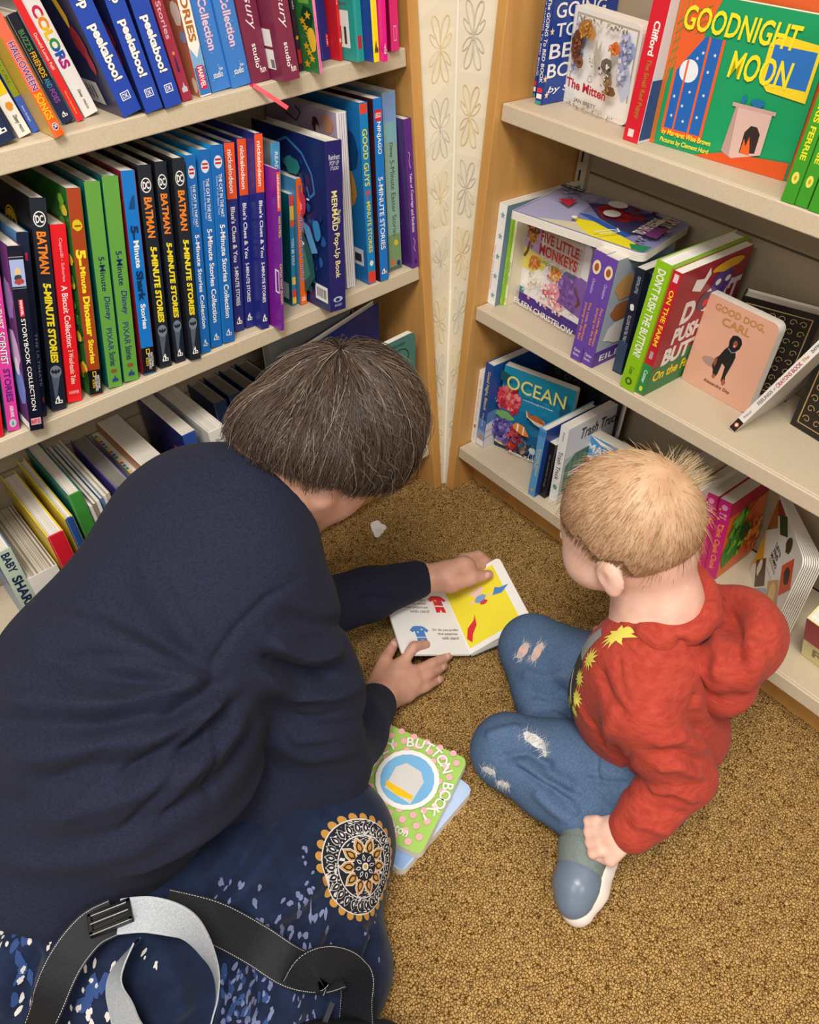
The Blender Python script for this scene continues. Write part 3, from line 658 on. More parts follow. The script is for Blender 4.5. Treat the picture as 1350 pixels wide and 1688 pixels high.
for bl, br, tl, lab in [((333.6, 585.8), (348.4, 580.8), (306, 260.5), 'sky blue story collection with white lettering, beside the black bat books'),
                        ((350, 576.8), (367.6, 570.3), (327, 252.3), 'sky blue story collection with white lettering, middle of the three'),
                        ((370.3, 569.3), (388, 563), (348.5, 244.5), 'sky blue story collection with white lettering, beside the orange and navy spines')]:
    sp('L', 2, bl, br, tl, '#1467b8', lab, D=.19, left='#1f8fd0', group='sky blue story collections on the middle left shelf',
       prints={'spine': [('e', '#d9dfe6', .5, .925, .34, .03), ('r', '#c9202e', .25, .915, .75, .924), ('r', '#c9202e', .25, .932, .75, .941), sd(WH, 'THE CAT IN THE HAT', .87, .665, .46, .74), sd('#cfe2f5', 'Knows A Lot About That!', .86, .68, .24, .4, bold=0), sd(WH, '5-Minute Stories Collection', .63, .14, .3, .74, bold=.02)] + house('#cfe0f0', .5, .06, .5, .04)})
for bl, br, tl, lab in [((388.6, 550.2), (404, 543.2), (369.2, 239), 'navy story book with orange top band, beside the sky blue spines'),
                        ((406.3, 543.5), (420, 538.6), (390.8, 232), 'navy story book with orange top band, middle of three'),
                        ((424.8, 548.3), (444, 540), (411.5, 226), 'navy story book with orange top band, beside the purple cover')]:
    sp('L', 2, bl, br, tl, '#232a7c', lab, D=.19, left='#222a7a', group='navy and orange story books on the middle left shelf',
       prints={'spine': [('r', '#f0562a', .01, .725, .99, .998), sd(WH, 'nickelodeon', .965, .755, .28, .74, bold=.02), sd(WH, "Blue's Clues & You", .685, .395, .28, .72, bold=.015), sd(WH, '5-MINUTE STORIES', .37, .15, .3, .7, bold=.015)] + house(WH, .5, .065, .55, .045)})
sp('L', 2, (463.5, 547), (469.3, 544.6), (455, 281), '#6a2590', 'slim purple book with orange patch and yellow lettering jutting over the middle left shelf', D=.16, left='#7a1f92', kind='soft',
   prints={'spine': [('r', '#f0562a', .05, .76, .95, .985), sd(WH, 'nickelodeon', .97, .78, .2, .8), sd('#f2d43a', 'PAW PATROL', .73, .6, .2, .8), sd('#f2d43a', 'CATCH THAT GHOST!', .44, .18, .2, .8)],
           'left': [('r', '#f0e9f0', .93, .25, 1, .4), ('r', '#7a1f92', .95, .26, .99, .39)]})
sp('L', 2, (455.1, 514.6), (469.3, 508.8), (446.6, 246.5), '#4c9ad2', 'light blue reader with grey cover peeking above the purple book, middle left shelf', H=.255, D=.17, left='#8b8f95',
   prints={'spine': [sd(WH, 'READ', .95, .85, .4, .75)]})
sp('L', 2, (482.2, 505.6), (489.5, 503.8), (476, 322), '#2b86b5', 'small board book with red yellow and teal spine beside the purple book, middle left shelf', D=.14, kind='board', left='#12606d',
   prints={'spine': [('r', '#e0473c', .05, .9, .95, .99), ('r', '#f0c23c', .05, .78, .95, .9), ('r', '#e0603c', .05, .72, .95, .78), sd(WH, 'YOU BE YOU!', .62, .38, .2, .8), ('r', '#f3d34a', .1, .2, .9, .27), ('r', '#e0473c', .05, .08, .95, .15), ('r', '#f0c23c', .05, .02, .95, .08)],
           'left': [('r', '#cfd6d6', .7, .05, .95, .2)]})
sp('L', 2, (496.3, 504.3), (506.5, 501), (485.2, 298), '#ef6a1f', 'orange board book with blue lettering and rounded white top, middle left shelf', D=.15, kind='board', left='#4b8fc0',
   prints={'spine': [sd('#3b4fa8', 'Blippi', .95, .85, .25, .75), sd('#4d55a8', 'ONE HAPPY DOG', .74, .2, .2, .78, back='#f6d7c4', bold=.02), ('t', WH, 'studio', .2, .03, .8, .08, 'h')]})
sp('L', 2, (545.5, 519), (571.3, 513), (535, 239.2), '#231f66', 'large navy pop-up book with an undersea painting on its cover, middle left shelf', D=.2, left='#17265f',
   prints={'spine': [sd('#f4e59a', 'The Little', .62, .54, .62, .82), sd('#f4e59a', 'MERMAID', .73, .50, .3, .64, bold=.015), sd('#f4e59a', 'Pop-Up Book', .485, .21, .32, .72, bold=.015), ('t', '#c9c6dd', 'POP UP', .25, .87, .8, .895, 'h'), ('t', '#c9c6dd', 'Reinhart', .2, .9, .85, .93, 'h'), ('t', '#c9c6dd', 'STUDIO', .28, .845, .78, .865, 'h'), ('e', '#a9b7d6', .5, .075, .3, .018), ('e', '#231f66', .48, .073, .14, .011), ('t', '#a9b7d6', 'INSIGHT', .28, .03, .75, .045, 'h')],
           'left': [('r', WH, .80, .05, .97, .15)] + [('r', '#333333', .82+.02*i, .07, .83+.02*i, .13) for i in range(7)] + [('l', '#3c7bb3', [(.3, .9), (.5, .96), (.7, .9), (.82, .8), (.85, .7), (.78, .66), (.75, .72)], .02), *dabs(.6, .5, .36, .42, ['#1c3a78', '#20488c', '#153064', '#2a5a9a'], 50, .035, 67), *dabs(.66, .22, .16, .18, ['#1e5c5c', '#2a7a70', '#164848'], 40, .03, 68), ('b', '#2c7a78', .6, .82, .12, .06, 4), ('b', '#d8395c', .68, .62, .11, .09, 6), ('b', '#f0a6b4', .68, .6, .04, .03, 2), ('p', '#5f9fd0', [(.7, .52), (.8, .5), (.9, .36), (.82, .34), (.76, .42)]), ('p', '#1e5c5c', [(.45, .45), (.65, .5), (.82, .34), (.85, .2), (.7, .06), (.6, .2)]), ('p', '#3d8a78', [(.62, .4), (.7, .38), (.78, .2), (.7, .14)]), ('b', '#b4568a', .6, .12, .1, .05, 9), ('e', WH, .69, .38, .03, .012), ('e', WH, .8, .66, .02, .006), ('b', '#3a86c2', .9, .5, .06, .07, 11)]})
sp('L', 2, (572.5, 477.5), (587.5, 474), (554, 188.5), '#e9e5ea', 'board book with white pages facing out and a lilac cover behind the navy pop-up book', D=.2, kind='board', left='#b9a3bd',
   prints={'spine': [('r', '#8e8a92', .22+.22*i, 0.005, .27+.22*i, .995) for i in range(4)], 'left': [('b', '#c98f6f', .88, .93, .09, .06, 4), ('b', '#5a2a2a', .72, .91, .05, .05, 7), ('b', '#e8c9b2', .74, .88, .03, .04, 3), ('l', '#5d4860', [(.3, .93), (.45, .9), (.52, .95), (.45, .98)], .015)]})
sp('L', 2, (608, 470), (620.4, 465.6), (591.5, 172.2), '#1682c4', 'blue book with yellow heroes lettering and red tip on the middle left shelf', D=.2, left='#1a6fae', 
   prints={'spine': [('r', '#e0442e', .05, .945, .9, .995), ('r', '#e0442e', .03, .005, .97, .075), sd('#f0e23a', 'GOOD GUYS', .87, .57, .2, .8, bold=.015), sd('#e0442e', '5-', .55, .49, .2, .8, bold=.02), sd('#f0e23a', 'MINUTE STORIES', .485, .19, .25, .75, bold=.015), ('b', '#e8e8e8', .5, .125, .3, .02, 3)],
           'left': [('r', '#d8dde0', .8, .1, .95, .2), ('r', '#333333', .83, .12, .92, .17), ('b', '#c08a3c', .82, .55, .1, .12, 5), ('b', '#0c3e6e', .85, .75, .12, .12, 7)]})
sp('L', 2, (627, 465.8), (641.3, 462.6), (614, 165.3), '#1277cc', 'bright blue brick-toy story book with white angular lettering, black cover edge, middle left shelf', D=.2, left='#3a1418', kind='soft',
   prints={'spine': [('r', '#d3202c', .15, .89, .85, .945), ('t', WH, 'LEGO', .22, .905, .8, .93, 'h'), sd(WH, 'NINJAGO', .885, .72, .25, .75, bold=.02), sd(WH, '5-MINUTE STORIES', .6, .19, .25, .75)] + house(WH, .5, .06, .55, .035)})
sp('L', 2, (643, 449.5), (663, 446.4), (629, 155.3), '#8fb3a0', 'pale spring story book fading from blue to green with thin script, middle left shelf', D=.2, left='#6d9fc4',
   prints={'spine': [('r', '#7fa2d8', .01, .85, .99, .995), ('r', '#86b8bf', .01, .74, .99, .85), ('r', '#7d9a6a', .01, .02, .99, .22), sd('#3f6a63', 'Disney', .74, .66, .35, .65, shear=.2), sd('#41615a', '5-Minute Easter Stories', .645, .21, .38, .72, bold=0), ('b', '#d9c33a', .6, .17, .2, .02, 5), ('b', '#e0673c', .3, .05, .18, .02, 4), ('b', '#23346f', .75, .04, .18, .02, 7), ('r', '#5c5f58', .01, .005, .99, .025)]})
sp('L', 2, (679.8, 443.2), (691.2, 438.4), (664.9, 198.6), '#5f2c86', 'purple anthology with white ornamental lettering, last before the end panel on the middle left shelf', D=.2, left='#44206b',
   prints={'spine': [sd('#e9dff0', 'Tales of', .66, .56, .4, .7, shear=.1), sd('#e9dff0', 'Courage', .55, .43, .3, .75), sd('#e9dff0', 'and Kindness', .42, .26, .3, .7), ('l', '#d9c9e6', [(.35, .8), (.6, .78), (.4, .74), (.55, .69)], .05), ('l', '#d9c9e6', [(.35, .22), (.6, .19), (.4, .15), (.55, .12)], .05), ('p', '#231044', [(.4, .03), (.72, .035), (.56, .07)])]})

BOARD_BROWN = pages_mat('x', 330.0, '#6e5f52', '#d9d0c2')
# ---------- left case, bottom shelf: seen from above behind the woman
def tops(tl, tr, bk, h, spine, label, kind='hard', left=None, right=None, prints=None, D=None, pages=None, group=None):
    """book standing on the bottom left shelf, given by its upper front corners (pixels) and height"""
    es, ed, eh = UNIT['L']
    a = shelf_pt('L', 3, tl, h); b = shelf_pt('L', 3, tr, h)
    if a[1] < .006:                              # too tall a guess: the corner stands just behind the shelf edge
        a = to_frame('L', 3, on_plane(tl[0], tl[1], from_frame('L', 3, 0, .008, 0), ed)); h = a[2]
    if bk is not None:
        c = shelf_pt('L', 3, bk, h); D = max(.08, c[1]-a[1]); ya = math.atan2(c[0]-a[0], c[1]-a[1])
    else: ya = 0
    Q = to_frame('L', 3, on_plane(tr[0], tr[1], from_frame('L', 3, 0, a[1], h), ed))
    T = max(.004, Q[0]-a[0]-.0006)
    O = from_frame('L', 3, a[0], max(a[1], 0.002), 0.0005)
    D = min(D or .2, 0.218-max(a[1], 0))
    BK.append((label, T, h, D, a))
    return make_book(frame(O, es, ed, eh), T, D, h, kind, spine, left, right, prints, 'picture_book', label, group, pages=pages)
tops((-10, 915), (17, 899), None, .24, '#b9c7b4', 'pale green shark book with navy lettering at the left picture edge, bottom left shelf', left='#6d8fb4', D=.2,
     prints={'spine': [sd('#1d2c4c', 'BABY', .97, .80, .28, .78, bold=.03), sd('#1d2c4c', 'SHARK', .76, .44, .2, .8, bold=.04)], 'left': [('b', '#3f5f8c', .8, .8, .1, .1, 3), ('b', '#8a6a7c', .9, .7, .06, .06, 5)]})
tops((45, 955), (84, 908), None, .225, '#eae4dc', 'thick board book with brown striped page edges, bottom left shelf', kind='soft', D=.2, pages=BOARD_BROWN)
tops((78, 887), (104, 872), None, .25, '#cf1f30', 'yellow hardcover with red spine seen from above, bottom left shelf', left='#efd023', right='#efd023', D=.22)
tops((107, 857), (120, 848), None, .245, '#2a4a86', 'blue book with two yellow covers curving at the top, bottom left shelf', left='#e8d24a', right='#e8d24a', D=.23)
tops((111, 819), (133, 806), None, .245, '#3c8a38', 'green spined book with teal cover edges, bottom left shelf', left='#0f6b66', right='#0f6b66', D=.24)
for i in range(6):
    tops((148+i*5.6, 836-4.4*i), (152.6+i*5.6, 832-4.4*i), None, .215+.006*(i % 3), ('#d8d2c6', '#8c7f78', '#e6e2da', '#5b88b8', '#e9e4da', '#c9bba6')[i], ('cream slim paperback nearest the green spine', 'brown slim paperback second from the green spine', 'white slim paperback third from the green spine', 'blue slim paperback between two white ones', 'white slim paperback fifth from the green spine', 'tan slim paperback beside the purple book')[i] + ', bottom left shelf', kind='soft', D=.2, group='slim paperbacks on the bottom left shelf')
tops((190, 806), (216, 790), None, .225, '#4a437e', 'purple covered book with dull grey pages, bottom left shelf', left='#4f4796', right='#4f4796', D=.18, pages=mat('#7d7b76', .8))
tops((222, 788), (236, 778), None, .21, '#c23b34', 'thin book with colourful zigzag cover edge, bottom left shelf', left='#d8d2c4', right='#2f8f86', kind='soft', D=.2,
     prints={'top': [('r', ('#d2352e', '#e8c530', '#2f8f56', '#2b63b0')[i % 4], .02, .05+.06*i, .3, .09+.06*i) for i in range(15)]})
tops((240, 776), (276, 758), None, .235, '#e7e1d8', 'board book with orange cover and striped white page edges, bottom left shelf', kind='board', left='#b86a2c', D=.2)
tops((300, 719), (321.5, 708.5), None, .255, '#2d4f9c', 'navy board book with red shapes and a white page edge, bottom left shelf', kind='board', left='#232a66', D=.17,
     prints={'left': [('b', '#a8303c', .6, .55, .2, .16, 3), ('b', '#c23a44', .8, .75, .14, .12, 5), ('b', '#8c2440', .85, .4, .14, .14, 9)], 'spine': [('b', '#e0b36a', .5, .7, .25, .1, 4), ('b', '#7fb0dc', .4, .85, .3, .08, 7)]})
tops((343, 714), (371, 702), None, .26, '#ece9e4', 'white spined book with thin grey script beside the woman, bottom left shelf', left='#dcd8d0', D=.19,
     prints={'spine': [('t', '#555555', 'Silver', .3, .9, .8, .93, 'h'), ('t', '#555555', 'Linings', .2, .86, .85, .89, 'h')]})
for i in range(4):
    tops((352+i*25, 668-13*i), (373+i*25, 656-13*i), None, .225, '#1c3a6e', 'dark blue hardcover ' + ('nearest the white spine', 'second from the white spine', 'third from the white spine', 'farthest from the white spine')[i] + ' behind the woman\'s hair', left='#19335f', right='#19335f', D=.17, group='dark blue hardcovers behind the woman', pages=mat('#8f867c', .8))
# deep blue folder standing open and cover-out books at the right end of the bottom left shelf
def leaning_boards():
    es, ed, eh = UNIT['L']
    A = from_frame('L', 3, -.30, .12, 0.0005)
    make_book(frame(A, nrm((.95, .12, 0)), nrm((-.12, .95, 0)), (0, 0, 1)), .2, .02, .33, 'hard', '#9a9a96', '#8e8f8c', '#8e8f8c', None, 'picture_book',
              'tall grey covered book at the back of the bottom left shelf corner', None, orient='front')
    A = from_frame('L', 3, -.29, .06, 0.0005)
    make_book(frame(A, nrm((.93, .20, 0)), nrm((-.2, .93, 0)), (0, 0, 1)), .235, .016, .30, 'hard', '#16285e', '#182f7a', '#182f7a', None, 'picture_book',
              'deep royal blue book standing cover-out in the bottom left shelf corner', None, orient='front')
    A = from_frame('L', 3, -.22, .012, 0.0005)
    make_book(frame(A, nrm((1, .02, 0)), nrm((-.02, 1, 0)), (0, 0, 1)), .170, .010, .275, 'board', '#e9e6e2', '#4d7c74', '#e9e6e2',
              {'front': [('t', '#24403c', 'Disney', .62, .93, .86, .965, 'h', {'shear': .2})] + [('l', '#1f2f2d', [(.78+.12*math.cos(a), .84+.07*math.sin(a)) for a in np.linspace(0, 6.28, 16)], .012)], }, 'picture_book',
              'half open teal board book with white inside, right end of the bottom left shelf', None, orient='front')
leaning_boards()

# ---------- right case, top shelf
for bl, br, tl, lab in [((873.5, 158), (882.2, 163), (894, 0), 'blue bed time book with white hand lettering, spine only, nearest the end panel'),
                        ((882.3, 171), (893, 173), (902.5, 0), 'blue bed time book with white hand lettering, its starry cover showing')]:
    sp('R', 1, bl, br, tl, '#1d3f90', lab, H=.165, D=.15, kind='board', right='#1d3f94', group='blue bed time board books on the top right shelf',
       prints={'spine': [sd(WH, 'The GOING To BED BOOK', .85, .18, .25, .75), sd('#c9d2ea', 'Boynton', .99, .87, .3, .7), ('r', '#d8303a', .1, .1, .9, .14), ('r', '#f0ede6', .1, .05, .9, .09), ('r', '#3a9a8a', .1, .0, .9, .03)],
               'right': [('t', WH, 'THE', .1, .86, .55, .97, 'h'), ('t', WH, 'GOING', .05, .70, .8, .82, 'h'), ('t', WH, 'TO', .08, .55, .4, .66, 'h'), ('t', WH, 'BED', .02, .38, .6, .5, 'h'), ('t', WH, 'BOOK', .02, .22, .8, .34, 'h'), ('t', WH, 'by Sandra', .06, .08, .8, .15, 'h', {'shear': .2})] + [('s', '#f0dcae', x, y, .035, .035) for x, y in [(.62, .55), (.02, .6), (.05, .08), (.6, .72), (.0, .22)]]})
fo('R', 1, (928, 167), (1031, 211.5), (949, 9), .026, '#ece9e4', 'white birch-bark board book with winter animals on its cover, top right shelf', spine='#d8d2c4',
   prints={'front': [('r', '#b5aa94', .05, .07, .96, .95), ('r', '#f0efee', .07, .24, .94, .93), ('r', '#efece5', .04, .05, .97, .24), ('b', '#b9c3dc', .14, .66, .1, .26, 3), ('b', '#a9b6dc', .83, .72, .14, .14, 4), ('b', '#c7cfe2', .88, .42, .1, .2, 5), *dabs(.13, .62, .09, .28, ['#c9d0e4', '#a9b4d2', '#e4e7f0', '#8f9cc0'], 60, .03, 41), *dabs(.85, .66, .09, .24, ['#c9d0e8', '#a9b4dc', '#e4e7f0', '#93a0cc'], 60, .03, 42), *dabs(.5, .92, .4, .03, ['#a59a84', '#c9bfa8', '#8a8070'], 40, .02, 43), *dabs(.5, .05, .45, .03, ['#d8d0c0', '#c9bfae', '#a59a8a'], 40, .018, 44), ('b', '#6b3d24', .2, .66, .1, .2, 6), ('b', '#8a5230', .27, .5, .07, .07, 7), ('b', '#a9763a', .3, .84, .12, .1, 8), ('b', '#c08a4a', .4, .8, .07, .07, 9), ('b', '#dd7a32', .76, .74, .08, .08, 10), ('b', '#b9b2a6', .52, .6, .06, .1, 11), ('p', '#b9b2a6', [(.47, .66), (.49, .78), (.52, .68), (.56, .78), (.57, .66)]), ('b', '#6b655c', .68, .56, .09, .09, 12), ('b', '#8e7a5c', .73, .42, .07, .1, 13), ('b', '#7c5a34', .78, .33, .09, .06, 14), *dabs(.2, .64, .07, .16, ['#7a4628', '#5a3018', '#8f5632'], 30, .022, 45), *dabs(.32, .83, .09, .08, ['#c98f3c', '#a8702c', '#dba650'], 30, .016, 46), *dabs(.76, .73, .06, .07, ['#e08a3c', '#c9642a', '#f0a860'], 20, .016, 47), *dabs(.7, .52, .08, .08, ['#5c5650', '#8a8278', '#e4e0d8', '#3c3834'], 26, .016, 48), *dabs(.76, .38, .07, .07, ['#8a6a44', '#6b4c2c', '#b09060'], 24, .015, 49), *dabs(.52, .6, .05, .08, ['#b9b2a6', '#d8d2c8', '#9a9288'], 18, .012, 50), ('e', '#3c3834', .34, .52, .03, .02), ('l', '#777777', [(.50, .38), (.52, .43), (.55, .43), (.57, .38), (.53, .36), (.50, .38)], .006),
                     ('t', '#b32032', 'The Mitten', .19, .24, .80, .34, 'h', {'bold': .03}), ('t', '#4a3a34', 'JAN BRETT', .34, .11, .68, .16, 'h')]})
sp('R', 1, (1026, 229.5), (1053.5, 231), (1077, 0), '#d51f30', 'red spined picture book with gold lettering beside the big green cover, top right shelf', D=.17, H=.20, right='#d9d9de', kind='soft',
   prints={'spine': [sd(WH, 'Clifford', .74, .54, .35, .72, bold=.03), sd('#a9852c', 'The Small Red Puppy', .52, .15, .35, .7, bold=.015), ('r', '#f2d5d2', .25, .03, .6, .08)], 'right': [('r', '#2b4f86', .0, .02, .95, .4)]})
fo('R', 1, (1066, 232.3), (1294, 299), (1119, -17), .012, '#0f9a62', 'large green bedtime picture book with yellow title and blue window, top right shelf', kind='hard', spine='#d9622a',
   prints={'front': [('r', '#e5602a', 0, 0, .055, .99), ('p', '#e5602a', [(0, .45), (.1, .55), (.22, .72), (.3, .99), (0, .99)])] +
                    [('l', '#5a8a3a', [(.005+.016*i, .02), (.005+.016*i, .42), (.02+.022*i, .6), (.03+.03*i, .98)], .0045) for i in range(4)] +
                    [('l', '#5a8a3a', [(.04, .5+.06*i), (.12, .58+.06*i), (.2+.01*i, .72+.045*i)], .005) for i in range(6)] +
                    [('r', '#e5602a', .085, .09, .385, .76), ('p', '#1e64b8', [(.105, .13), (.365, .13), (.365, .76), (.25, .76), (.105, .52)]), ('e', '#e9ecf2', .19, .53, .065, .075),
                     ('r', '#e5602a', .165, .13, .178, .6), ('r', '#e5602a', .275, .13, .29, .76)] + [('s', '#e6ecf6', x, y, .012, .014) for x, y in [(.13, .35), (.2, .3), (.23, .4), (.14, .22), (.23, .2), (.32, .25), (.33, .4), (.32, .55), (.26, .66), (.34, .66), (.23, .62)]] +
                    [('p', '#f5d62c', [(.66, .58), (.66, .8), (.72, .86), (.97, .84), (.97, .5), (.72, .52)]), ('r', '#2a72c4', .69, .57, .95, .8),
                     ('p', '#d9541c', [(.36, .0), (.99, .0), (.99, .12), (.56, .075)]), ('p', '#d8b5ad', [(.54, .08), (.56, .39), (.80, .39), (.80, .12), (.62, .05)]), ('p', '#b79690', [(.54, .08), (.56, .39), (.575, .39), (.60, .055)]), ('r', '#caa29b', .535, .385, .82, .41), ('p', '#2f2423', [(.66, .1), (.66, .24), (.69, .29), (.73, .29), (.76, .25), (.76, .12)]), ('p', '#e8641e', [(.665, .1), (.67, .2), (.69, .15), (.70, .22), (.72, .15), (.73, .1)]),
                     ('e', '#1f6fa8', .6, .44, .014, .03), ('b', '#1f6fa8', .69, .435, .05, .03, 4), ('t', '#f2e329', 'GOODNIGHT', .085, .78, .83, .93, 'h', {'bold': .02, 'shear': .12}), ('t', '#f2e329', 'MOON', .45, .55, .84, .72, 'h', {'bold': .02, 'shear': .12}),
                     ('t', '#f0e23a', 'by Margaret Wise Brown', .10, .075, .46, .125, 'h', {'bold': .02, 'shear': .1}), ('t', '#f0e23a', 'Pictures by Clement Hurd', .10, .02, .46, .065, 'h', {'bold': .02, 'shear': .1})]})
A_ = from_frame('R', 1, .315, .075, .0005)
make_book(frame(A_, UNIT['R'][0], UNIT['R'][1], UNIT['R'][2]), .25, .012, .225, 'hard', '#d4552a', '#dd5f2c', '#dd5f2c', None, 'picture_book', 'orange picture book behind the large green cover, only its top edge showing', None, orient='front')
for i, (bl, br, lab) in enumerate([((1286.4, 331), (1308.6, 337.5), 'bright green science book with yellow lettering, beside the large green cover'), ((1309.3, 338), (1330, 346.3), 'bright green science book with yellow lettering, second from the large green cover'), ((1331, 347), (1352, 356), 'bright green science book with yellow lettering, cut by the picture edge')]):
    sp('R', 1, bl, br, (bl[0]+64, 150+i*16), '#3f9a28', lab, H=.205, D=.2, kind='board', right='#3f9a28', group='bright green science books on the top right shelf',
       prints={'spine': [sd('#e9e22a', 'CHRIS FERRIE', .62, .245, .3, .72, bold=.03), sd('#e9e22a', 'FOR BABIES', .98, .66, .3, .72, bold=.03), ('e', '#e9df5a', .5, .145, .26, .034), ('b', '#b9a33a', .5, .145, .12, .016, 3)]})

# ---------- right case, middle shelf
sp('R', 2, (802.6, 498), (816.8, 498.9), (821.5, 333), '#e9eef0', 'white book patterned with pale blue snowflakes beside the end panel, middle right shelf', D=.2, kind='soft', right='#6c8798', left='#f0f0ee',
   prints={'spine': [('s', '#7f9fae', .55, .1+.2*i, .3, .035, ) for i in range(5)] + [sd('#b95a6e', 'How to Catch a Snowman', .6, .15, .1, .24, bold=0)]})
sp('R', 2, (817.2, 499.2), (825.2, 498.2), (836.9, 351), '#8abf2c', 'thin lime green book between snowflake and cream spines, middle right shelf', D=.15, kind='soft',
   prints={'spine': [sd('#e8f0c9', 'I Love You Like', .55, .25, .3, .7), ('e', '#e0c83a', .5, .06, .3, .03)]})
sp('R', 2, (825.6, 500), (835, 500.4), (844.5, 353), '#eae6b9', 'pale yellow flap book with a red patch on its cover, middle right shelf', D=.11, kind='board', right='#e0d8bb',
   prints={'spine': [sd('#9a8a5a', 'Campbell', .92, .72, .35, .65, bold=0), sd('#6b6a34', 'Dear Zoo', .5, .24, .25, .75, shear=.2), ('r', '#c9b878', .3, .04, .7, .09)], 'right': [('r', '#c2273f', .38, .33, 1, .78)]})
MONK = dict(kind='board')
fo('R', 2, (851.5, 495.6), (951, 555), (869.5, 352), .020, '#ece6ea', 'cover-out monkey picture book with purple author band under the lying book, middle right shelf', spine='#5b3a96',
   prints={'front': [('r', '#4a2f8a', 0, 0, 1, .13), ('r', '#b9a0cf', 0, .60, .28, 1), ('p', '#e6da6a', [(0, .42), (.3, .42), (.42, .62), (0, .66)]), ('p', '#8a62b0', [(.62, .25), (1, .2), (1, .62), (.72, .66), (.6, .5)]), ('r', '#d9cfc6', .33, .62, .9, .99), ('b', '#c98a4a', .13, .82, .1, .1, 3), ('b', '#7a4a2a', .13, .87, .12, .05, 4), ('b', '#d9863a', .22, .55, .1, .07, 5), ('b', '#e8d3a6', .2, .5, .07, .05, 6), ('b', '#d9863a', .55, .55, .1, .07, 7), ('b', '#eccb9a', .56, .49, .06, .05, 8), ('b', '#e9a0b0', .55, .32, .12, .12, 9), ('b', '#f3efe6', .3, .38, .11, .12, 10), ('b', '#e0727c', .44, .28, .07, .05, 11), ('b', '#efb0b0', .62, .2, .14, .06, 12), ('b', '#f6f3ef', .16, .3, .12, .12, 13), ('b', '#3f8a92', .06, .17, .06, .04, 14), ('l', '#7a4a2a', [(.1, .74), (.08, .62), (.04, .55)], .03), ('l', '#7a4a2a', [(.85, .5), (.95, .36), (.9, .3)], .03),
                     *dabs(.13, .8, .1, .12, ['#b0743a', '#d8a060', '#8a5428'], 24, .022, 51), *dabs(.22, .54, .1, .08, ['#e0903c', '#c9702a', '#f0b878'], 24, .02, 52), *dabs(.55, .54, .11, .08, ['#e0903c', '#c9702a', '#f0c48a'], 24, .02, 53), *dabs(.55, .32, .12, .1, ['#f0c9cc', '#e89aa4', '#f6e6e0', '#d8707c'], 36, .022, 54), *dabs(.3, .36, .14, .12, ['#f6f2ec', '#e4dcd0', '#d8b890'], 24, .02, 55), *dabs(.82, .42, .14, .2, ['#7a52a4', '#9a78c0', '#6a4494'], 36, .026, 56), *dabs(.5, .2, .45, .05, ['#f0e8e4', '#e0a8a4', '#d8c8c0'], 30, .022, 57), ('t', '#a82a2a', 'FIVE LITTLE', .33, .84, .9, .95, 'h', {'bold': .03}), ('t', '#a82a2a', 'MONKEYS', .33, .70, .9, .82, 'h', {'bold': .03}), ('t', '#3c6a3c', 'jumping on the bed', .36, .60, .88, .67, 'h'), ('t', WH, 'EILEEN CHRISTELOW', .04, .03, 1.0, .095, 'h')]})
for bl, br, tl, lab in [((940, 589), (957, 596.8), (981, 411.5), 'purple monkey board book with orange spine lettering, left one of the pair'), ((957.8, 597.8), (975.5, 604.5), (999, 421.5), 'purple monkey board book with orange spine lettering, right one, painted cover showing')]:
    sp('R', 2, bl, br, tl, '#6a46a6', lab, D=.15, kind='board', right='#a9b2c0', left='#8a62b0', group='purple monkey board books on the middle right shelf',
       prints={'spine': [('e', '#e9d9b0', .5, .87, .36, .06), ('e', '#a8552c', .5, .87, .2, .035), sd('#c9b6e6', 'Christelow', .77, .64, .4, .65), sd('#f0a03a', 'Five Little Monkeys', .56, .2, .52, .8, bold=.01), sd('#f0a03a', 'Jumping on the Bed', .55, .2, .2, .48, bold=.01), ('t', '#e9e2f2', 'Clarion', .2, .085, .8, .115, 'h'), ('t', '#e9e2f2', 'Books', .2, .045, .75, .07, 'h')],
               'right': [('r', '#5b3a96', 0, 0, 1, .15), ('t', WH, 'EILEEN', .1, .04, .7, .1, 'h'), ('b', '#c99a5a', .3, .72, .25, .14, 4), ('b', '#e8e4de', .35, .3, .3, .13, 5), ('b', '#d8c84a', .55, .5, .35, .07, 6), ('b', '#a8683a', .28, .5, .2, .1, 7), ('b', '#8aa0b8', .6, .85, .3, .12, 8)]})
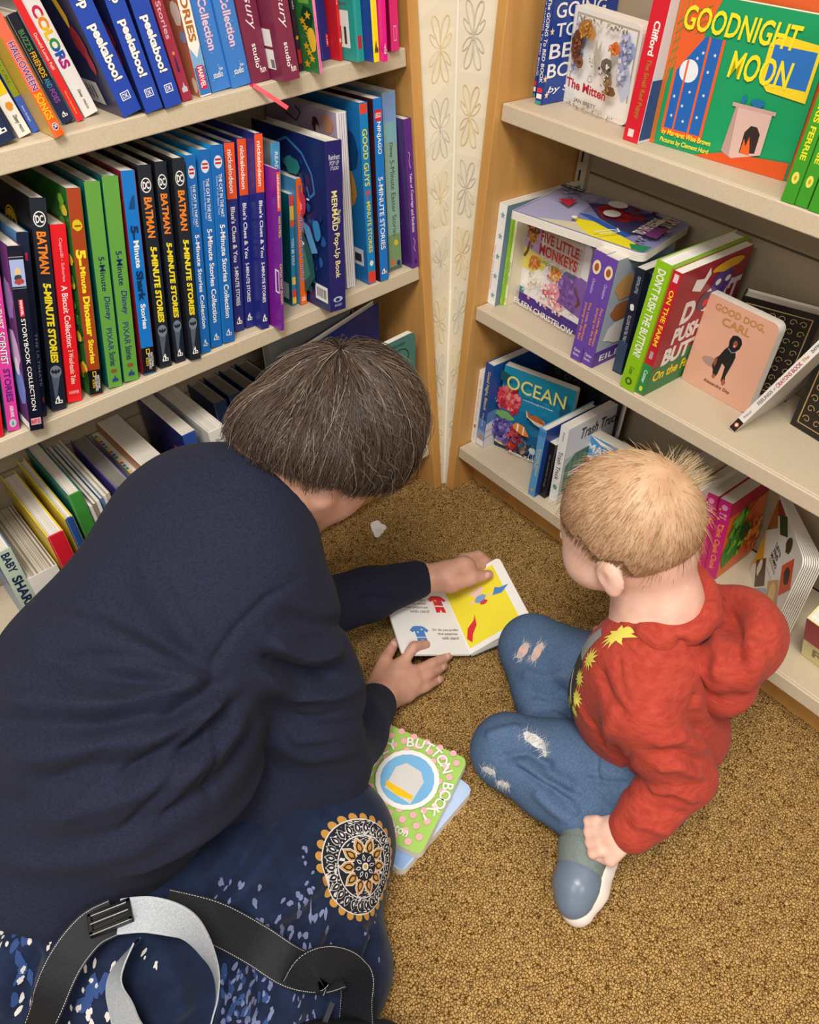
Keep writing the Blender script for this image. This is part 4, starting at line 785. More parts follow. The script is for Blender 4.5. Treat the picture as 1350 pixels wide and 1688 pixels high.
def lying_book():
    es, ed, eh = UNIT['R']
    z0 = from_frame('R', 2, 0, 0, .197)
    # top corners measured on the plane of its upper face
    a, b, c = [to_frame('R', 2, on_plane(px, py, z0, eh)) for px, py in ((845, 347), (1062, 420), (946, 309))]
    A, B, Cc = [from_frame('R', 2, *q) for q in (a, b, c)]
    x = nrm(B-A); wv = np.linalg.norm(B-A); y = nrm((Cc-A)-x*((Cc-A)@x)); L = (Cc-A)@y
    T = .0135
    # local: X along the front edge, Y thickness downward, Z into the shelf (cover faces up)
    M = frame(A, x, -np.cross(x, y), y)
    BK.append(('lying', wv, L, T, a))
    make_book(M, wv, T, min(L, .2), 'board', '#e9e4da', '#8a8cb8', '#c9b9a0', {'front': [
        ('p', '#a7a6c8', [(.02, .02), (.4, .02), (.3, .98), (.02, .98)]), ('p', '#d7cdb4', [(.18, .02), (.55, .3), (.62, .02)]), ('p', '#efe02a', [(.36, .28), (.5, .34), (.97, .12), (.93, .02), (.6, .02), (.48, .12)]), ('p', '#2a5cab', [(.34, .42), (.42, .46), (.8, .3), (.78, .22)]), ('p', '#2a8a62', [(.85, .12), (.98, .2), (.98, .04), (.9, .02)]), ('p', '#3a3a68', [(.3, .72), (.55, .98), (.9, .9), (.95, .5), (.78, .3), (.5, .45)]), ('b', '#a61f2c', .55, .72, .2, .25, 3), *dabs(.55, .7, .17, .2, ['#8e1824', '#b82a38', '#6a1420'], 24, .03, 61), *dabs(.75, .82, .2, .14, ['#2a2a50', '#4a4a80', '#1c1c38'], 30, .03, 62), *dabs(.2, .75, .14, .2, ['#9a9ac0', '#b4b2cc', '#7a7aa8'], 24, .03, 63), *dabs(.9, .4, .08, .3, ['#3a2a4c', '#7a3a5a', '#c9b090', '#2a2a3a'], 30, .022, 64), ('e', '#e9e4e2', .50, .80, .07, .09), ('e', '#e9e4e2', .55, .55, .06, .09), ('p', '#c9283a', [(.14, .5), (.25, .62), (.27, .4)]), ('p', '#7a3a7a', [(.78, .5), (.96, .6), (.97, .3), (.85, .3)]),
        ('l', WH, [(.62, .03), (.68, .18), (.72, .22)], .01), ('l', WH, [(.66, .02), (.74, .2), (.70, .26)], .01), ('t', '#e9e2da', 'TO THE RESCUE', .80, .28, .88, .75, 'u', {'bold': .03}), ('t', '#f0d9b0', 'STORY', .84, .62, .96, .86, 'u'), ('r', '#2b2b36', .02, .82, .2, .9), ('t', WH, 'A Pop Open Book', .03, .84, .19, .885, 'h'), ('e', '#f3efe9', .4, .2, .02, .03)]},
        'picture_book', 'board book lying flat on top of the monkey books with a red and blue cover', None, orient='front')
lying_book()
for bl, br, tl, lab, lt in [((1008.8, 611), (1023.5, 618.2), (1048.8, 440), 'dark navy slim book with tiny white lettering, left one of two, middle right shelf', 0), ((1024.2, 610), (1031, 613.5), (1063.5, 448), 'black slim book tucked against the lime green spine, middle right shelf', 1)]:
    sp('R', 2, bl, br, tl, '#1b2136', lab, D=.15, kind='soft', group='slim dark books on the middle right shelf',
       prints={'spine': [sd('#c9cdd6', 'CRYSTAL LITTLE', .93, .78, .4, .7, bold=0), ('e', '#e9e6e2', .5, .66, .2, .02), ('e', '#e9e6e2', .55, .64, .2, .02), sd('#d9dce2', "I'LL LOVE YOU TILL THE COWS COME HOME", .57, .13, .35, .68, bold=0), ('r', '#33445e', .02, .01, .98, .32)] if not lt else [sd('#8b93a6', 'LITTLE', .9, .7, .4, .7)]})
sp('R', 2, (1021, 635.6), (1043, 649.6), (1083, 429.2), '#8cc01c', 'lime green button book with white capitals down the spine, middle right shelf', D=.2, kind='hard', right='#8cb81e', pages=mat('#f3f0ea', .8),
   prints={'spine': [sd(WH, "DON'T PUSH THE BUTTON!", .95, .28, .24, .76, bold=.02), sd('#4a6a10', 'Cotter', .19, .125, .34, .64), ('e', '#4a5a20', .5, .07, .24, .03), ('e', '#8cc01c', .5, .07, .12, .016)]})
sp('R', 2, (1045.6, 645.5), (1060, 654.5), (1107.8, 444.6), '#c21f32', 'red farm button book with white block capitals on its cover, middle right shelf', D=.185, kind='soft', right='#9c2032', pages=mat('#f1ede6', .8),
   prints={'spine': [('r', '#2c8a48', .02, .005, .98, .26), ('r', '#e6c9c6', .25, .92, .75, .98), sd('#f7d31c', 'ON THE FARM', .86, .42, .26, .76, bold=.02), ('r', '#a8a29c', .3, .31, .68, .37), sd(WH, 'Cotter', .21, .1, .3, .7), ('e', '#d6d84a', .5, .05, .2, .022)],
           'right': [('p', '#347a45', [(0, 0), (1, 0), (1, .22), (.5, .30), (0, .22)]), ('t', '#ece8e6', 'D', .20, .55, .37, .73, 'h', {'bold': .05}), ('t', '#ece8e6', "ON'T", .44, .58, .98, .78, 'h', {'bold': .05}), ('t', '#ece8e6', 'PUSH THE', .17, .39, .95, .53, 'h', {'bold': .05}), ('t', '#ece8e6', 'BUTTON', .12, .22, .95, .37, 'h', {'bold': .05}), ('t', '#f0d326', 'On the Farm', .06, .1, .7, .19, 'h', {'bold': .03}), ('p', '#efece9', [(.22, .82), (.36, .78), (.44, .9), (.40, .96), (.36, .88), (.24, .9)]), ('b', '#5f3f8c', .66, .78, .16, .15, 4), ('b', '#5a4a5c', .48, .68, .12, .09, 6), ('e', '#e0303c', .5, .66, .04, .03), ('b', '#e3b02c', .68, .92, .24, .05, 8), ('e', WH, .6, .8, .04, .025), ('e', WH, .74, .8, .04, .025)]})
DOG = [(.40, .22), (.43, .19), (.46, .25), (.47, .38), (.52, .36), (.53, .20), (.57, .175), (.60, .195), (.57, .26), (.60, .42), (.61, .50), (.585, .56), (.62, .60), (.63, .66), (.60, .705), (.54, .72), (.48, .70), (.46, .64), (.475, .575), (.44, .53), (.40, .44), (.36, .40), (.35, .31), (.38, .27)]
fo('R', 2, (1122.6, 624), (1229, 684), (1170, 482), .018, '#d9a68d', 'salmon pink board book with a seated black dog on its cover, middle right shelf', spine='#c9967c', corner=.012,
   prints={'front': [('e', '#a88a80', .33, .335, .14, .05), ('p', '#1d1c1f', DOG), ('b', '#8a5238', .55, .635, .035, .04, 5), ('e', '#d98a86', .545, .605, .018, .014), ('b', '#9a5c3c', .42, .21, .03, .03, 6), ('b', '#9a5c3c', .57, .20, .03, .04, 7), ('b', '#8a5238', .38, .36, .02, .06, 8), ('l', '#8a8a8e', [(.48, .56), (.54, .53), (.59, .555)], .012), ('t', '#c98a3f', 'GOOD DOG,', .14, .86, .83, .935, 'h', {'bold': .0, 'back': '#8a5a3c', 'bw': .012}), ('t', '#c98a3f', 'CARL', .29, .755, .68, .835, 'h', {'bold': .0, 'back': '#8a5a3c', 'bw': .012}), ('t', '#5c3a30', 'Alexandra Day', .31, .10, .70, .145, 'h')]})
def ornate(mb_face, c='#b89a62'):
    it = [('r', c, .07, .06, .93, .94), ('r', '#211d1b', .085, .07, .915, .93)]
    for i in range(6):
        for j in range(8):
            cx, cy = .16+.136*i, .13+.106*j; s = 1 if (i+j) % 2 else -1
            it.append(('l', c, [(cx+.05*s*math.cos(a)*(1-a/9), cy+.04*math.sin(a)*(1-a/9)) for a in np.linspace(0, 6, 9)], .009))
    return it + [('b', c, .5, .5, .16, .14, 5), ('b', '#211d1b', .5, .5, .1, .08, 6)]
A_ = from_frame('R', 2, .437, .145, .0005)
make_book(frame(A_, nrm(UNIT['R'][0]*.94+UNIT['R'][1]*.34), nrm(UNIT['R'][1]*.94-UNIT['R'][0]*.34), UNIT['R'][2]), .115, .032, .150, 'hard', '#211d1b', '#221e1c', '#221e1c', {'front': ornate(None), 'side': ornate(None)}, 'gift_book', 'black gift book with gold scrollwork half hidden behind the dog book', None, orient='front', )
def crayon_book():
    es, ed, eh = UNIT['R']
    a = shelf_pt('R', 2, (1200, 708)); P = to_frame('R', 2, on_plane(1335, 578, from_frame('R', 2, 0, a[1], 0), ed))
    ph = math.atan2(P[0]-a[0], P[2]); 
    z = es*math.sin(ph)+eh*math.cos(ph); x = es*math.cos(ph)-eh*math.sin(ph); T = .0115
    O = from_frame('R', 2, a[0], a[1], .0005)+eh*T*math.sin(ph)
    BK.append(('crayon', T, 0, math.degrees(ph), a))
    make_book(frame(O, x, ed, z), T, .16, .235, 'board', '#e9e6e1', '#d8d4ce', '#cfcac2', {'spine': [('r', '#161416', .02, .005, .98, .10), ('e', '#e06a3c', .5, .055, .3, .018), ('e', WH, .5, .055, .16, .011), sd('#9a948c', 'Philomel', .19, .12, .4, .65) if False else ('t', '#9a948c', 'Philomel', .35, .13, .65, .2, 'u'), ('t', '#6a6660', 'FEELINGS', .28, .27, .72, .40, 'u'), ('t', '#8a8680', 'of', .35, .41, .65, .43, 'u'), ('t', '#b03a5a', 'CRAYONS BOOK', .25, .44, .78, .66, 'u'), ('t', '#c98a3f', 'The', .3, .67, .7, .72, 'u'), ('t', '#55514c', 'DAYWALT / JEFFERS', .25, .75, .75, .93, 'u')]},
              'picture_book', 'white slim book leaning far over with a black spine foot, middle right shelf', None)
crayon_book()
fo('R', 2, (1301.5, 699), (1365, 738), (1338, 613), .045, '#1d1a19', 'black gift box book with gold scrollwork cut by the right picture edge, middle right shelf', kind='hard', spine='#1a1817', name='gift_book', W=.13, H=.17, prints={'front': ornate(None)})
A_ = from_frame('R', 2, .905, .012, .0005)
make_book(frame(A_, nrm(UNIT['R'][0]*.9-UNIT['R'][1]*.2), nrm(UNIT['R'][1]*.9+UNIT['R'][0]*.2), UNIT['R'][2]), .02, .15, .05, 'board', '#e6dfd2', '#e6dfd2', '#e6dfd2', None, 'board_book', 'low stack of cream board pages at the right picture edge, middle right shelf', None)

# ---------- right case, bottom shelf
sp('R', 3, (773.8, 725), (783, 729.6), (784.8, 606), '#f0ece6', 'white puppy book with red lettering beside the end panel, bottom right shelf', D=.15, kind='soft',
   prints={'spine': [sd('#c9404a', 'Hello, Biscuit! Hello, Friends!', .9, .3, .35, .7, bold=0), ('b', '#b9682c', .5, .24, .3, .03, 3), sd('#8a8680', 'Capucilli', .18, .06, .4, .65, bold=0)]})
sp('R', 3, (784.2, 730.5), (796, 739.3), (797.8, 595.5), '#1c4a92', 'blue good night puppy book with pale foot, bottom right shelf', D=.17, kind='hard', right='#1d4f98',
   prints={'spine': [('r', '#e6e4e6', .02, .005, .98, .08), ('r', '#8ba6d2', .02, .08, .98, .2), ('r', '#5a80bd', .02, .2, .98, .34), sd('#e3d59a', 'Good Night, Biscuit', .92, .46, .3, .75), sd(WH, 'Capucilli', .42, .26, .4, .6, bold=0), ('b', '#c98a3a', .5, .12, .25, .04, 3)],
           'right': [('r', '#5f86bf', .0, .3, 1, .45), ('p', '#e3e1e4', [(0, 0), (1, 0), (1, .42), (.5, .38), (0, .3)]), ('b', '#b97a42', .45, .33, .16, .06, 3), ('l', '#9a98a0', [(0, .12), (.5, .18), (1, .16)], .012), ('l', '#9a98a0', [(0, .2), (.4, .26), (1, .24)], .012)] + [('e', '#c9d6ea', .1+.08*i, .6+.05*((i*7) % 6), .01, .006) for i in range(10)]})
A_ = from_frame('R', 3, .085, .165, .0005)
make_book(frame(A_, UNIT['R'][0], UNIT['R'][1], UNIT['R'][2]), .19, .02, .215, 'hard', '#17181e', '#1c1d24', '#1c1d24', {'front': [('t', '#6f7078', 'Good Night', .15, .88, .75, .95, 'h', {'shear': .2})] + ornate(None, '#54504c')[2:30]}, 'picture_book', 'black book with faint lettering standing behind the ocean cover, bottom right shelf', None, orient='front')
fo('R', 3, (814, 732.8), (886, 763), (833, 601.5), .016, '#1878a8', 'turquoise ocean board book with reef fish on its cover, bottom right shelf', spine='#1a6f98', W=.152, corner=.004,
   prints={'front': [('r', '#1f93b8', .0, .72, 1, 1), ('r', '#1a82ae', 0, .55, 1, .72), ('r', '#155f92', 0, .12, 1, .3), ('r', '#12334f', 0, 0, 1, .12), ('p', '#12334f', [(.35, .12), (.6, .2), (1, .28), (1, .1), (.35, .1)]), ('b', '#d23a4a', .12, .62, .2, .17, 3, 22, .25), ('b', '#e0606a', .14, .64, .12, .1, 4, 20, .3), ('b', '#7ab06a', .1, .42, .16, .06, 5), ('b', '#5a4a9c', .12, .24, .22, .15, 6, 22, .25), ('b', '#8a7ac0', .12, .26, .12, .08, 7, 18, .3), ('b', '#b02f44', .3, .24, .13, .13, 8, 18, .3), ('b', '#e8d0a0', .1, .08, .12, .05, 9), ('b', '#c22a34', .27, .09, .1, .06, 10), ('b', '#c98a5a', .42, .12, .07, .1, 11), *dabs(.12, .62, .18, .16, ['#d8404e', '#e4606a', '#b8283c', '#ee8a8a'], 60, .035, 31), *dabs(.13, .25, .2, .15, ['#5a4aa0', '#7a68b8', '#8f86cc', '#453a86'], 60, .032, 32), *dabs(.31, .24, .11, .11, ['#b02f44', '#d04a5c', '#8e2038'], 30, .03, 33), *dabs(.28, .09, .09, .06, ['#c22a34', '#e0603c', '#8e1f2c'], 20, .02, 34), *dabs(.6, .45, .4, .4, ['#2a90b8', '#1f7aa8', '#3aa0c4'], 16, .012, 35), *dabs(.6, .2, .35, .12, ['#1a5a7c', '#16486c', '#256f92'], 26, .03, 36), ('p', '#12505c', [(.0, .98), (.2, .94), (.1, .88), (0, .86)]), ('b', '#1a4f6a', .93, .78, .08, .1, 13),
                     ('p', '#e3d3c0', [(.44, .55), (.48, .54), (.56, .50), (.68, .48), (.74, .52), (.68, .58), (.56, .60), (.48, .58), (.42, .62)]), ('p', '#b5622a', [(.46, .555), (.56, .535), (.68, .53), (.73, .53), (.66, .585), (.56, .605), (.5, .585), (.43, .625)]),
                     ('p', '#ef8a34', [(.27, .40), (.32, .44), (.42, .43), (.49, .36), (.52, .32), (.44, .31), (.34, .33), (.28, .36)]), ('r', WH, .33, .34, .355, .43), ('r', WH, .42, .32, .44, .42), ('b', '#c9d6dc', .6, .17, .06, .05, 15), ('l', '#c9d6dc', [(.58, .14), (.56, .08), (.59, .04)], .008), ('l', '#c9d6dc', [(.62, .14), (.63, .08), (.6, .05)], .008),
                     ('t', '#e6d97a', 'OCEAN', .10, .80, .92, .955, 'h', {'bold': .005}), ('t', '#dfe8ea', 'a Peek-through Board Book', .36, .725, .78, .745, 'h'), ('t', WH, 'Britta Teckentrup', .28, .03, .9, .075, 'h')]})
sp('R', 3, (869.8, 813), (881, 818.2), (890, 705), '#5aa0d6', 'light blue spine with a gold star and dark blue starry cover, bottom right shelf', D=.15, kind='hard', right='#1d3f8a',
   prints={'spine': [sd('#e9d07a', 'If Animals Kissed', .72, .32, .5, .8), sd('#e9d07a', 'Good Night', .7, .4, .2, .45), ('s', '#e0a83a', .5, .09, .3, .035), ('r', '#3f86c4', .05, .9, .95, .98)], 'right': [('s', WH, .2+.1*i, .5+.06*((i*5) % 7), .025, .02) for i in range(8)]})
sp('R', 3, (886.8, 814.3), (898.6, 820.8), (903.5, 727), '#17171a', 'short black spined book between light blue and white spines, bottom right shelf', D=.15, kind='board', 
   prints={'spine': [sd('#8a8a90', 'the wonderful things', .8, .2, .35, .65, bold=0)]})
sp('R', 3, (904.8, 822), (918, 827.5), (924.2, 700), '#e9e9e8', 'white truck book with black hand lettering and green truck cover, bottom right shelf', D=.15, kind='board', right='#c9ccd0',
   prints={'spine': [sd('#1a1a1c', 'Trash Truck', .68, .3, .25, .75, bold=.01), ('b', '#6a9a7a', .5, .2, .3, .04, 4), sd('#8a8a8a', 'Keane', .93, .82, .4, .65)],
           'right': [('r', '#a9b0b4', .0, .12, 1, .6), ('t', '#1a1a1c', 'Trash Truck', .25, .78, .98, .92, 'h', {'shear': .2}), ('p', '#356a54', [(.04, .14), (.62, .14), (.72, .3), (.7, .62), (.2, .62), (.04, .5)])] + [('l', '#6f9a84', [(.1+.09*i, .2), (.13+.09*i, .58)], .012) for i in range(6)] + [('r', '#e0d5d8', .12, .34, .5, .4), ('r', '#b0405c', .12, .36, .5, .38), ('r', '#b0405c', .14, .27, .42, .29), ('e', '#17171a', .16, .12, .07, .06), ('e', '#17171a', .5, .12, .07, .06)]})
fo('R', 3, (944, 800), (1010, 838), (965, 712), .026, '#4f93cc', 'blue nursery book with pink lettering and loose yellow pages behind the toddler\'s head', kind='board', spine='#3a7ab8', W=.12, corner=.004,
   prints={'front': [('r', '#e9eef0', .08, .08, .92, .66), ('t', '#e0e9f2', 'MARY E', .1, .74, .75, .88, 'h'), ('t', '#d6406a', 'MOTHER', .02, .48, .95, .62, 'h', {'bold': .04, 'back': '#f3c93a'}), ('p', '#eeb32c', [(.2, .99), (.95, .86), (.95, .80), (.55, .86)]), ('p', '#f2efe6', [(.1, 1.0), (.95, .9), (.95, .86), (.3, .92)])]})
A_ = from_frame('R', 3, .415, .10, .0005)
make_book(frame(A_, UNIT['R'][0], UNIT['R'][1], UNIT['R'][2]), .10, .03, .135, 'hard', '#1d1a19', '#201d1b', '#201d1b', {'front': ornate(None, '#6a5c40')}, 'gift_book', 'dark ornamental book lying in shade behind the toddler\'s hair', None, orient='front')
for i in range(4):
    a0 = .455+.0165*i
    make_book(frame(from_frame('R', 3, a0, .06+.006*(i % 2), .0005), UNIT['R'][0], UNIT['R'][1], UNIT['R'][2]), .014, .14, .175+.008*(i % 3), ('soft', 'board')[i % 2], ('#d8cfc2', '#2c2622', '#c9b79a', '#e9e4dc')[i], None, None, None, 'picture_book',
              ('tan', 'black', 'sand coloured', 'white')[i] + ' spined book in the shaded row behind the toddler\'s head, bottom right shelf', 'shaded books behind the toddler')
for bl, br, tl, lab in [((1141, 934), (1159, 944), (1165.6, 811), 'magenta picture book with orange lettering, left one of the pair behind the toddler'), ((1160, 944.5), (1180, 955), (1187, 822), 'magenta picture book with orange lettering, right one of the pair, jungle cover showing')]:
    sp('R', 3, bl, br, tl, '#c51f78', lab, D=.17, kind='board', right='#d9652a', group='magenta picture books behind the toddler',
       prints={'spine': [('b', '#e59ac0', .5, .92, .3, .04, 3), ('t', '#f0c3da', 'Jungle', .2, .82, .8, .85, 'h'), ('t', '#f0c3da', 'Stories', .25, .78, .8, .805, 'h'), sd('#f2a02c', 'Clink Clank Clunk', .70, .1, .3, .72)] + [('e', '#f0b43a', .2+.5*(i % 2), .88-.06*i, .08, .012) for i in range(4)],
               'right': [('r', '#b52a44', .0, .82, 1, 1), ('p', '#3f7f2c', [(0, .3), (.3, .72), (.5, .8), (.45, .5), (.6, .4), (.5, .2), (.1, .1)]), ('p', '#6fae35', [(.05, .5), (.3, .8), (.5, .82), (.35, .6)]), *dabs(.35, .5, .28, .3, ['#3f7f2c', '#5a9c34', '#2c5a22', '#7ab83c'], 50, .05, 65), *dabs(.75, .35, .22, .25, ['#e58a2c', '#d86a24', '#f0a84a', '#b8481c'], 40, .045, 66), ('b', '#e58a2c', .75, .4, .12, .08, 4), ('b', '#23421e', .45, .5, .12, .12, 8), ('l', '#5f2a18', [(.4, .78), (.6, .88), (.8, .9), (.95, .95)], .03)]})
def momo():
    es, ed, eh = UNIT['R']
    n = from_frame('R', 3, *shelf_pt('R', 3, (1267, 1052))); s = from_frame('R', 3, *shelf_pt('R', 3, (1306, 1053)))
    far = from_frame('R', 3, *shelf_pt('R', 3, (1229, 915)))
    y = nrm(far-n); D = min(.158, np.linalg.norm(far-n))
    P = on_plane(1337, 900, n, y); z = nrm(P-n); H = .175
    z = nrm(z - y*(z@y)); x = np.cross(y, z); T = .030
    BK.append(('momo', D, np.linalg.norm(P-n), T, n))
    dia = lambda c, cx, cy, rx=.22, ry=.2: ('p', c, [(cx-rx, cy), (cx, cy-ry), (cx+rx, cy), (cx, cy+ry)])
    M = frame(n+eh*.0006-x*0, x, y, z)
    t = thing('board_book', 'thick outdoor search board book with a diamond photo cover beside the toddler\'s hood', 'book', M)
    c = MB(); r = .014
    prof = [(0, 0), (D, 0), (D, H), (r, H)] + [(r-r*math.sin(a), H-r+r*math.cos(a)) for a in np.linspace(.3, 1.4, 5)] + [(0, H-r)]
    for i in range(9):
        x0 = i*T/9; x1 = x0+T/9-.0009
        tw = -.05*i
        A = [(x0+tw*yy*.25, yy, zz) for yy, zz in prof]; B = [(x1+tw*yy*.25, yy, zz) for yy, zz in prof]; k = len(prof)
        mm = mat('#e6e0d6'); dk = mat('#3a2f28')
        q = MB(); q.mesh(A, [tuple(range(k))][::1], dk if i else mat('#e4e4e2', .3)); q.mesh(B, [tuple(range(k-1, -1, -1))], dk)
        q.mesh(A+B, [(j, j+k, (j+1) % k+k, (j+1) % k) for j in range(k)], mm)
        if i == 0:
            F = Face(q, (0, D, 0), (0, -D, 0), (0, 0, H), (-1, 0, 0))
            F.draw([('r', '#e8e6e2', 0.02, .0, .99, .9), ('p', '#8f3a2a', [(.02, .75), (.3, .97), (.02, .97)]), dia('#2d4a2a', .34, .88, .18, .11), ('p', '#e2a52a', [(0.01, .1), (.22, .32), (0.01, .55)]), ('p', '#a86a3a', [(.01, .56), (.24, .77), (.01, .95)]), dia('#ecebea', .45, .52, .26, .26), dia('#5a4a38', .26, .2, .2, .2), dia('#d7532a', .82, .64, .17, .24), ('b', '#2a1d18', .82, .66, .09, .1, 5), dia('#c9a26a', .70, .30, .2, .2), ('b', '#e6c68a', .68, .3, .1, .13, 7), ('p', '#a9b6c6', [(.28, .0), (.62, .0), (.99, .0), (.74, .16), (.52, .22)]), ('e', '#8d8678', .62, .09, .09, .085), ('e', '#cfc9ba', .62, .09, .07, .065), ('b', '#4a2d1c', .62, .86, .08, .1, 8), ('b', '#e8e1d6', .2, .22, .06, .12, 9),
                    ('t', '#2a2a2c', "LET'S", .36, .64, .54, .69, 'h', {'bold': .03}), ('t', '#2a2a2c', 'FIND', .36, .57, .52, .62, 'h', {'bold': .03}), ('t', '#2a2a2c', 'MOMO', .34, .50, .56, .55, 'h', {'bold': .03}), ('t', '#4a4a4c', 'OUTDOORS!', .34, .45, .58, .48, 'h'), ('t', '#8a8a8c', 'a hide and seek book', .37, .36, .55, .38, 'h')])
        q.build('front_board' if i == 0 else 'board_page', t)
momo()
fo('R', 3, (1320, 1078), (1366, 1112), (1331, 1010), .05, '#e3dca2', 'pale yellow boxed set with a red panel at the right picture edge, bottom right shelf', kind='hard', W=.12, H=.15, prints={'front': [('r', '#b41f3e', 0, .45, 1, .98), ('t', '#8a7a4a', 'Rosie', .15, .15, .9, .35, 'h')]})


# ------------------------------------------------------------------ sculpting with blended solids
class Vol:
    def __init__(s, lo, hi, h):
        s.lo = np.array(lo, float); s.h = h
        s.n = np.maximum(4, np.ceil((np.array(hi)-s.lo)/h).astype(int)+1)
        s.F = np.full(tuple(s.n), 0.5, np.float32)
    def _box(s, a, b):
        i0 = np.clip(np.floor((np.array(a)-s.lo)/s.h).astype(int), 0, s.n-1); i1 = np.clip(np.ceil((np.array(b)-s.lo)/s.h).astype(int)+1, 1, s.n)
        sl = tuple(slice(i, j) for i, j in zip(i0, i1))
        g = [s.lo[k]+s.h*np.arange(i0[k], i1[k]) for k in range(3)]
        return sl, np.stack(np.meshgrid(*g, indexing='ij'), -1)
    def _op(s, fn, a, b, k, op):
        m = k+4*s.h
        sl, P = s._box(np.array(a)-m, np.array(b)+m)
        if 0 in P.shape: return
        d = fn(P).astype(np.float32); A = s.F[sl]
        if op == 'sub': d = -d
        if op == 'add':
            if k > 0:
                t = np.clip(.5+.5*(A-d)/k, 0, 1); s.F[sl] = A*(1-t)+d*t-k*t*(1-t)
            else: s.F[sl] = np.minimum(A, d)
        else:
            if k > 0:
                t = np.clip(.5-.5*(A-d)/k, 0, 1); s.F[sl] = A*(1-t)+d*t+k*t*(1-t)
            else: s.F[sl] = np.maximum(A, d)
    def cap(s, a, b, ra, rb, k=0.02, op='add'):
        a, b = np.array(a, float), np.array(b, float); ab = b-a; L = max(1e-9, ab@ab)
        def fn(P):
            q = P-a; t = np.clip((q@ab)/L, 0, 1)
            return np.linalg.norm(q-t[..., None]*ab, axis=-1)-(ra+(rb-ra)*t)
        r = max(ra, rb); s._op(fn, np.minimum(a, b)-r, np.maximum(a, b)+r, k, op)
    def chain(s, pts, rs, k=0.02, kj=None):
        for i in range(len(pts)-1): s.cap(pts[i], pts[i+1], rs[i], rs[i+1], k if i == 0 else (kj if kj is not None else k))
    def ell(s, c, r, R=None, k=0.02, op='add'):
        c, r = np.array(c, float), np.array(r, float); R = np.eye(3) if R is None else np.array(R, float)   # columns = axes
        def fn(P):
            q = (P-c)@R; k0 = np.linalg.norm(q/r, axis=-1); k1 = np.linalg.norm(q/(r*r), axis=-1)
            return k0*(k0-1)/np.maximum(k1, 1e-6)
        m = r.max(); s._op(fn, c-m, c+m, k, op)
    def cut(s, p, n, k=0.0):                          # keep the side the normal points away from
        p, n = np.array(p, float), nrm(n)
        sl, P = s._box(s.lo, s.lo+s.h*s.n)
        d = ((P-p)@n).astype(np.float32)
        s.F[sl] = np.maximum(s.F[sl], d)
    def mesh(s, smooth=3, lam=0.5):
        F = s.F; ins = F < 0
        c = np.zeros(tuple(s.n-1), np.int8)
        for dx in (0, 1):
            for dy in (0, 1):
                for dz in (0, 1):
                    c += ins[dx:dx+s.n[0]-1, dy:dy+s.n[1]-1, dz:dz+s.n[2]-1]
        act = (c > 0) & (c < 8); idx = np.argwhere(act)
        vid = np.full(act.shape, -1, np.int64); vid[act] = np.arange(len(idx))
        acc = np.zeros((len(idx), 3)); cnt = np.zeros(len(idx))
        cor = [(x, y, z) for x in (0, 1) for y in (0, 1) for z in (0, 1)]
        for a in cor:
            for ax in range(3):
                if a[ax]: continue
                b = list(a); b[ax] = 1
                fa = F[idx[:, 0]+a[0], idx[:, 1]+a[1], idx[:, 2]+a[2]]; fb = F[idx[:, 0]+b[0], idx[:, 1]+b[1], idx[:, 2]+b[2]]
                m = (fa < 0) != (fb < 0); t = np.where(m, fa/np.where(m, fa-fb, 1), 0)
                p = np.tile(np.array(a, float), (len(idx), 1)); p[:, ax] = t
                acc[m] += p[m]; cnt[m] += 1
        V = s.lo+s.h*(idx+acc/np.maximum(cnt, 1)[:, None])
        Q = []
        for ax in range(3):
            u, v = [(1, 2), (2, 0), (0, 1)][ax]
            sl0 = [slice(None)]*3; sl1 = [slice(None)]*3; sl0[ax] = slice(0, -1); sl1[ax] = slice(1, None)
            A, B = ins[tuple(sl0)], ins[tuple(sl1)]
            e = np.argwhere(A != B); keep = (e[:, u] > 0) & (e[:, v] > 0) & (e[:, u] < s.n[u]-1) & (e[:, v] < s.n[v]-1)
            e = e[keep]; flip = A[e[:, 0], e[:, 1], e[:, 2]]
            def cell(du, dv):
                q = e.copy(); q[:, u] -= du; q[:, v] -= dv
                return vid[q[:, 0], q[:, 1], q[:, 2]]
            q = np.stack([cell(1, 1), cell(0, 1), cell(0, 0), cell(1, 0)], 1)
            q[~flip] = q[~flip][:, ::-1]
            Q.append(q)
        Q = np.concatenate(Q); Q = Q[(Q >= 0).all(1)]
        E = np.concatenate([Q[:, [0, 1]], Q[:, [1, 2]], Q[:, [2, 3]], Q[:, [3, 0]]]); n = len(V)
        deg = np.bincount(E[:, 0], minlength=n)+np.bincount(E[:, 1], minlength=n)
        for _ in range(smooth):
            N = np.stack([np.bincount(E[:, 0], V[E[:, 1], k], n)+np.bincount(E[:, 1], V[E[:, 0], k], n) for k in range(3)], 1)/np.maximum(deg, 1)[:, None]
            V = V+(N-V)*lam
        return V, Q

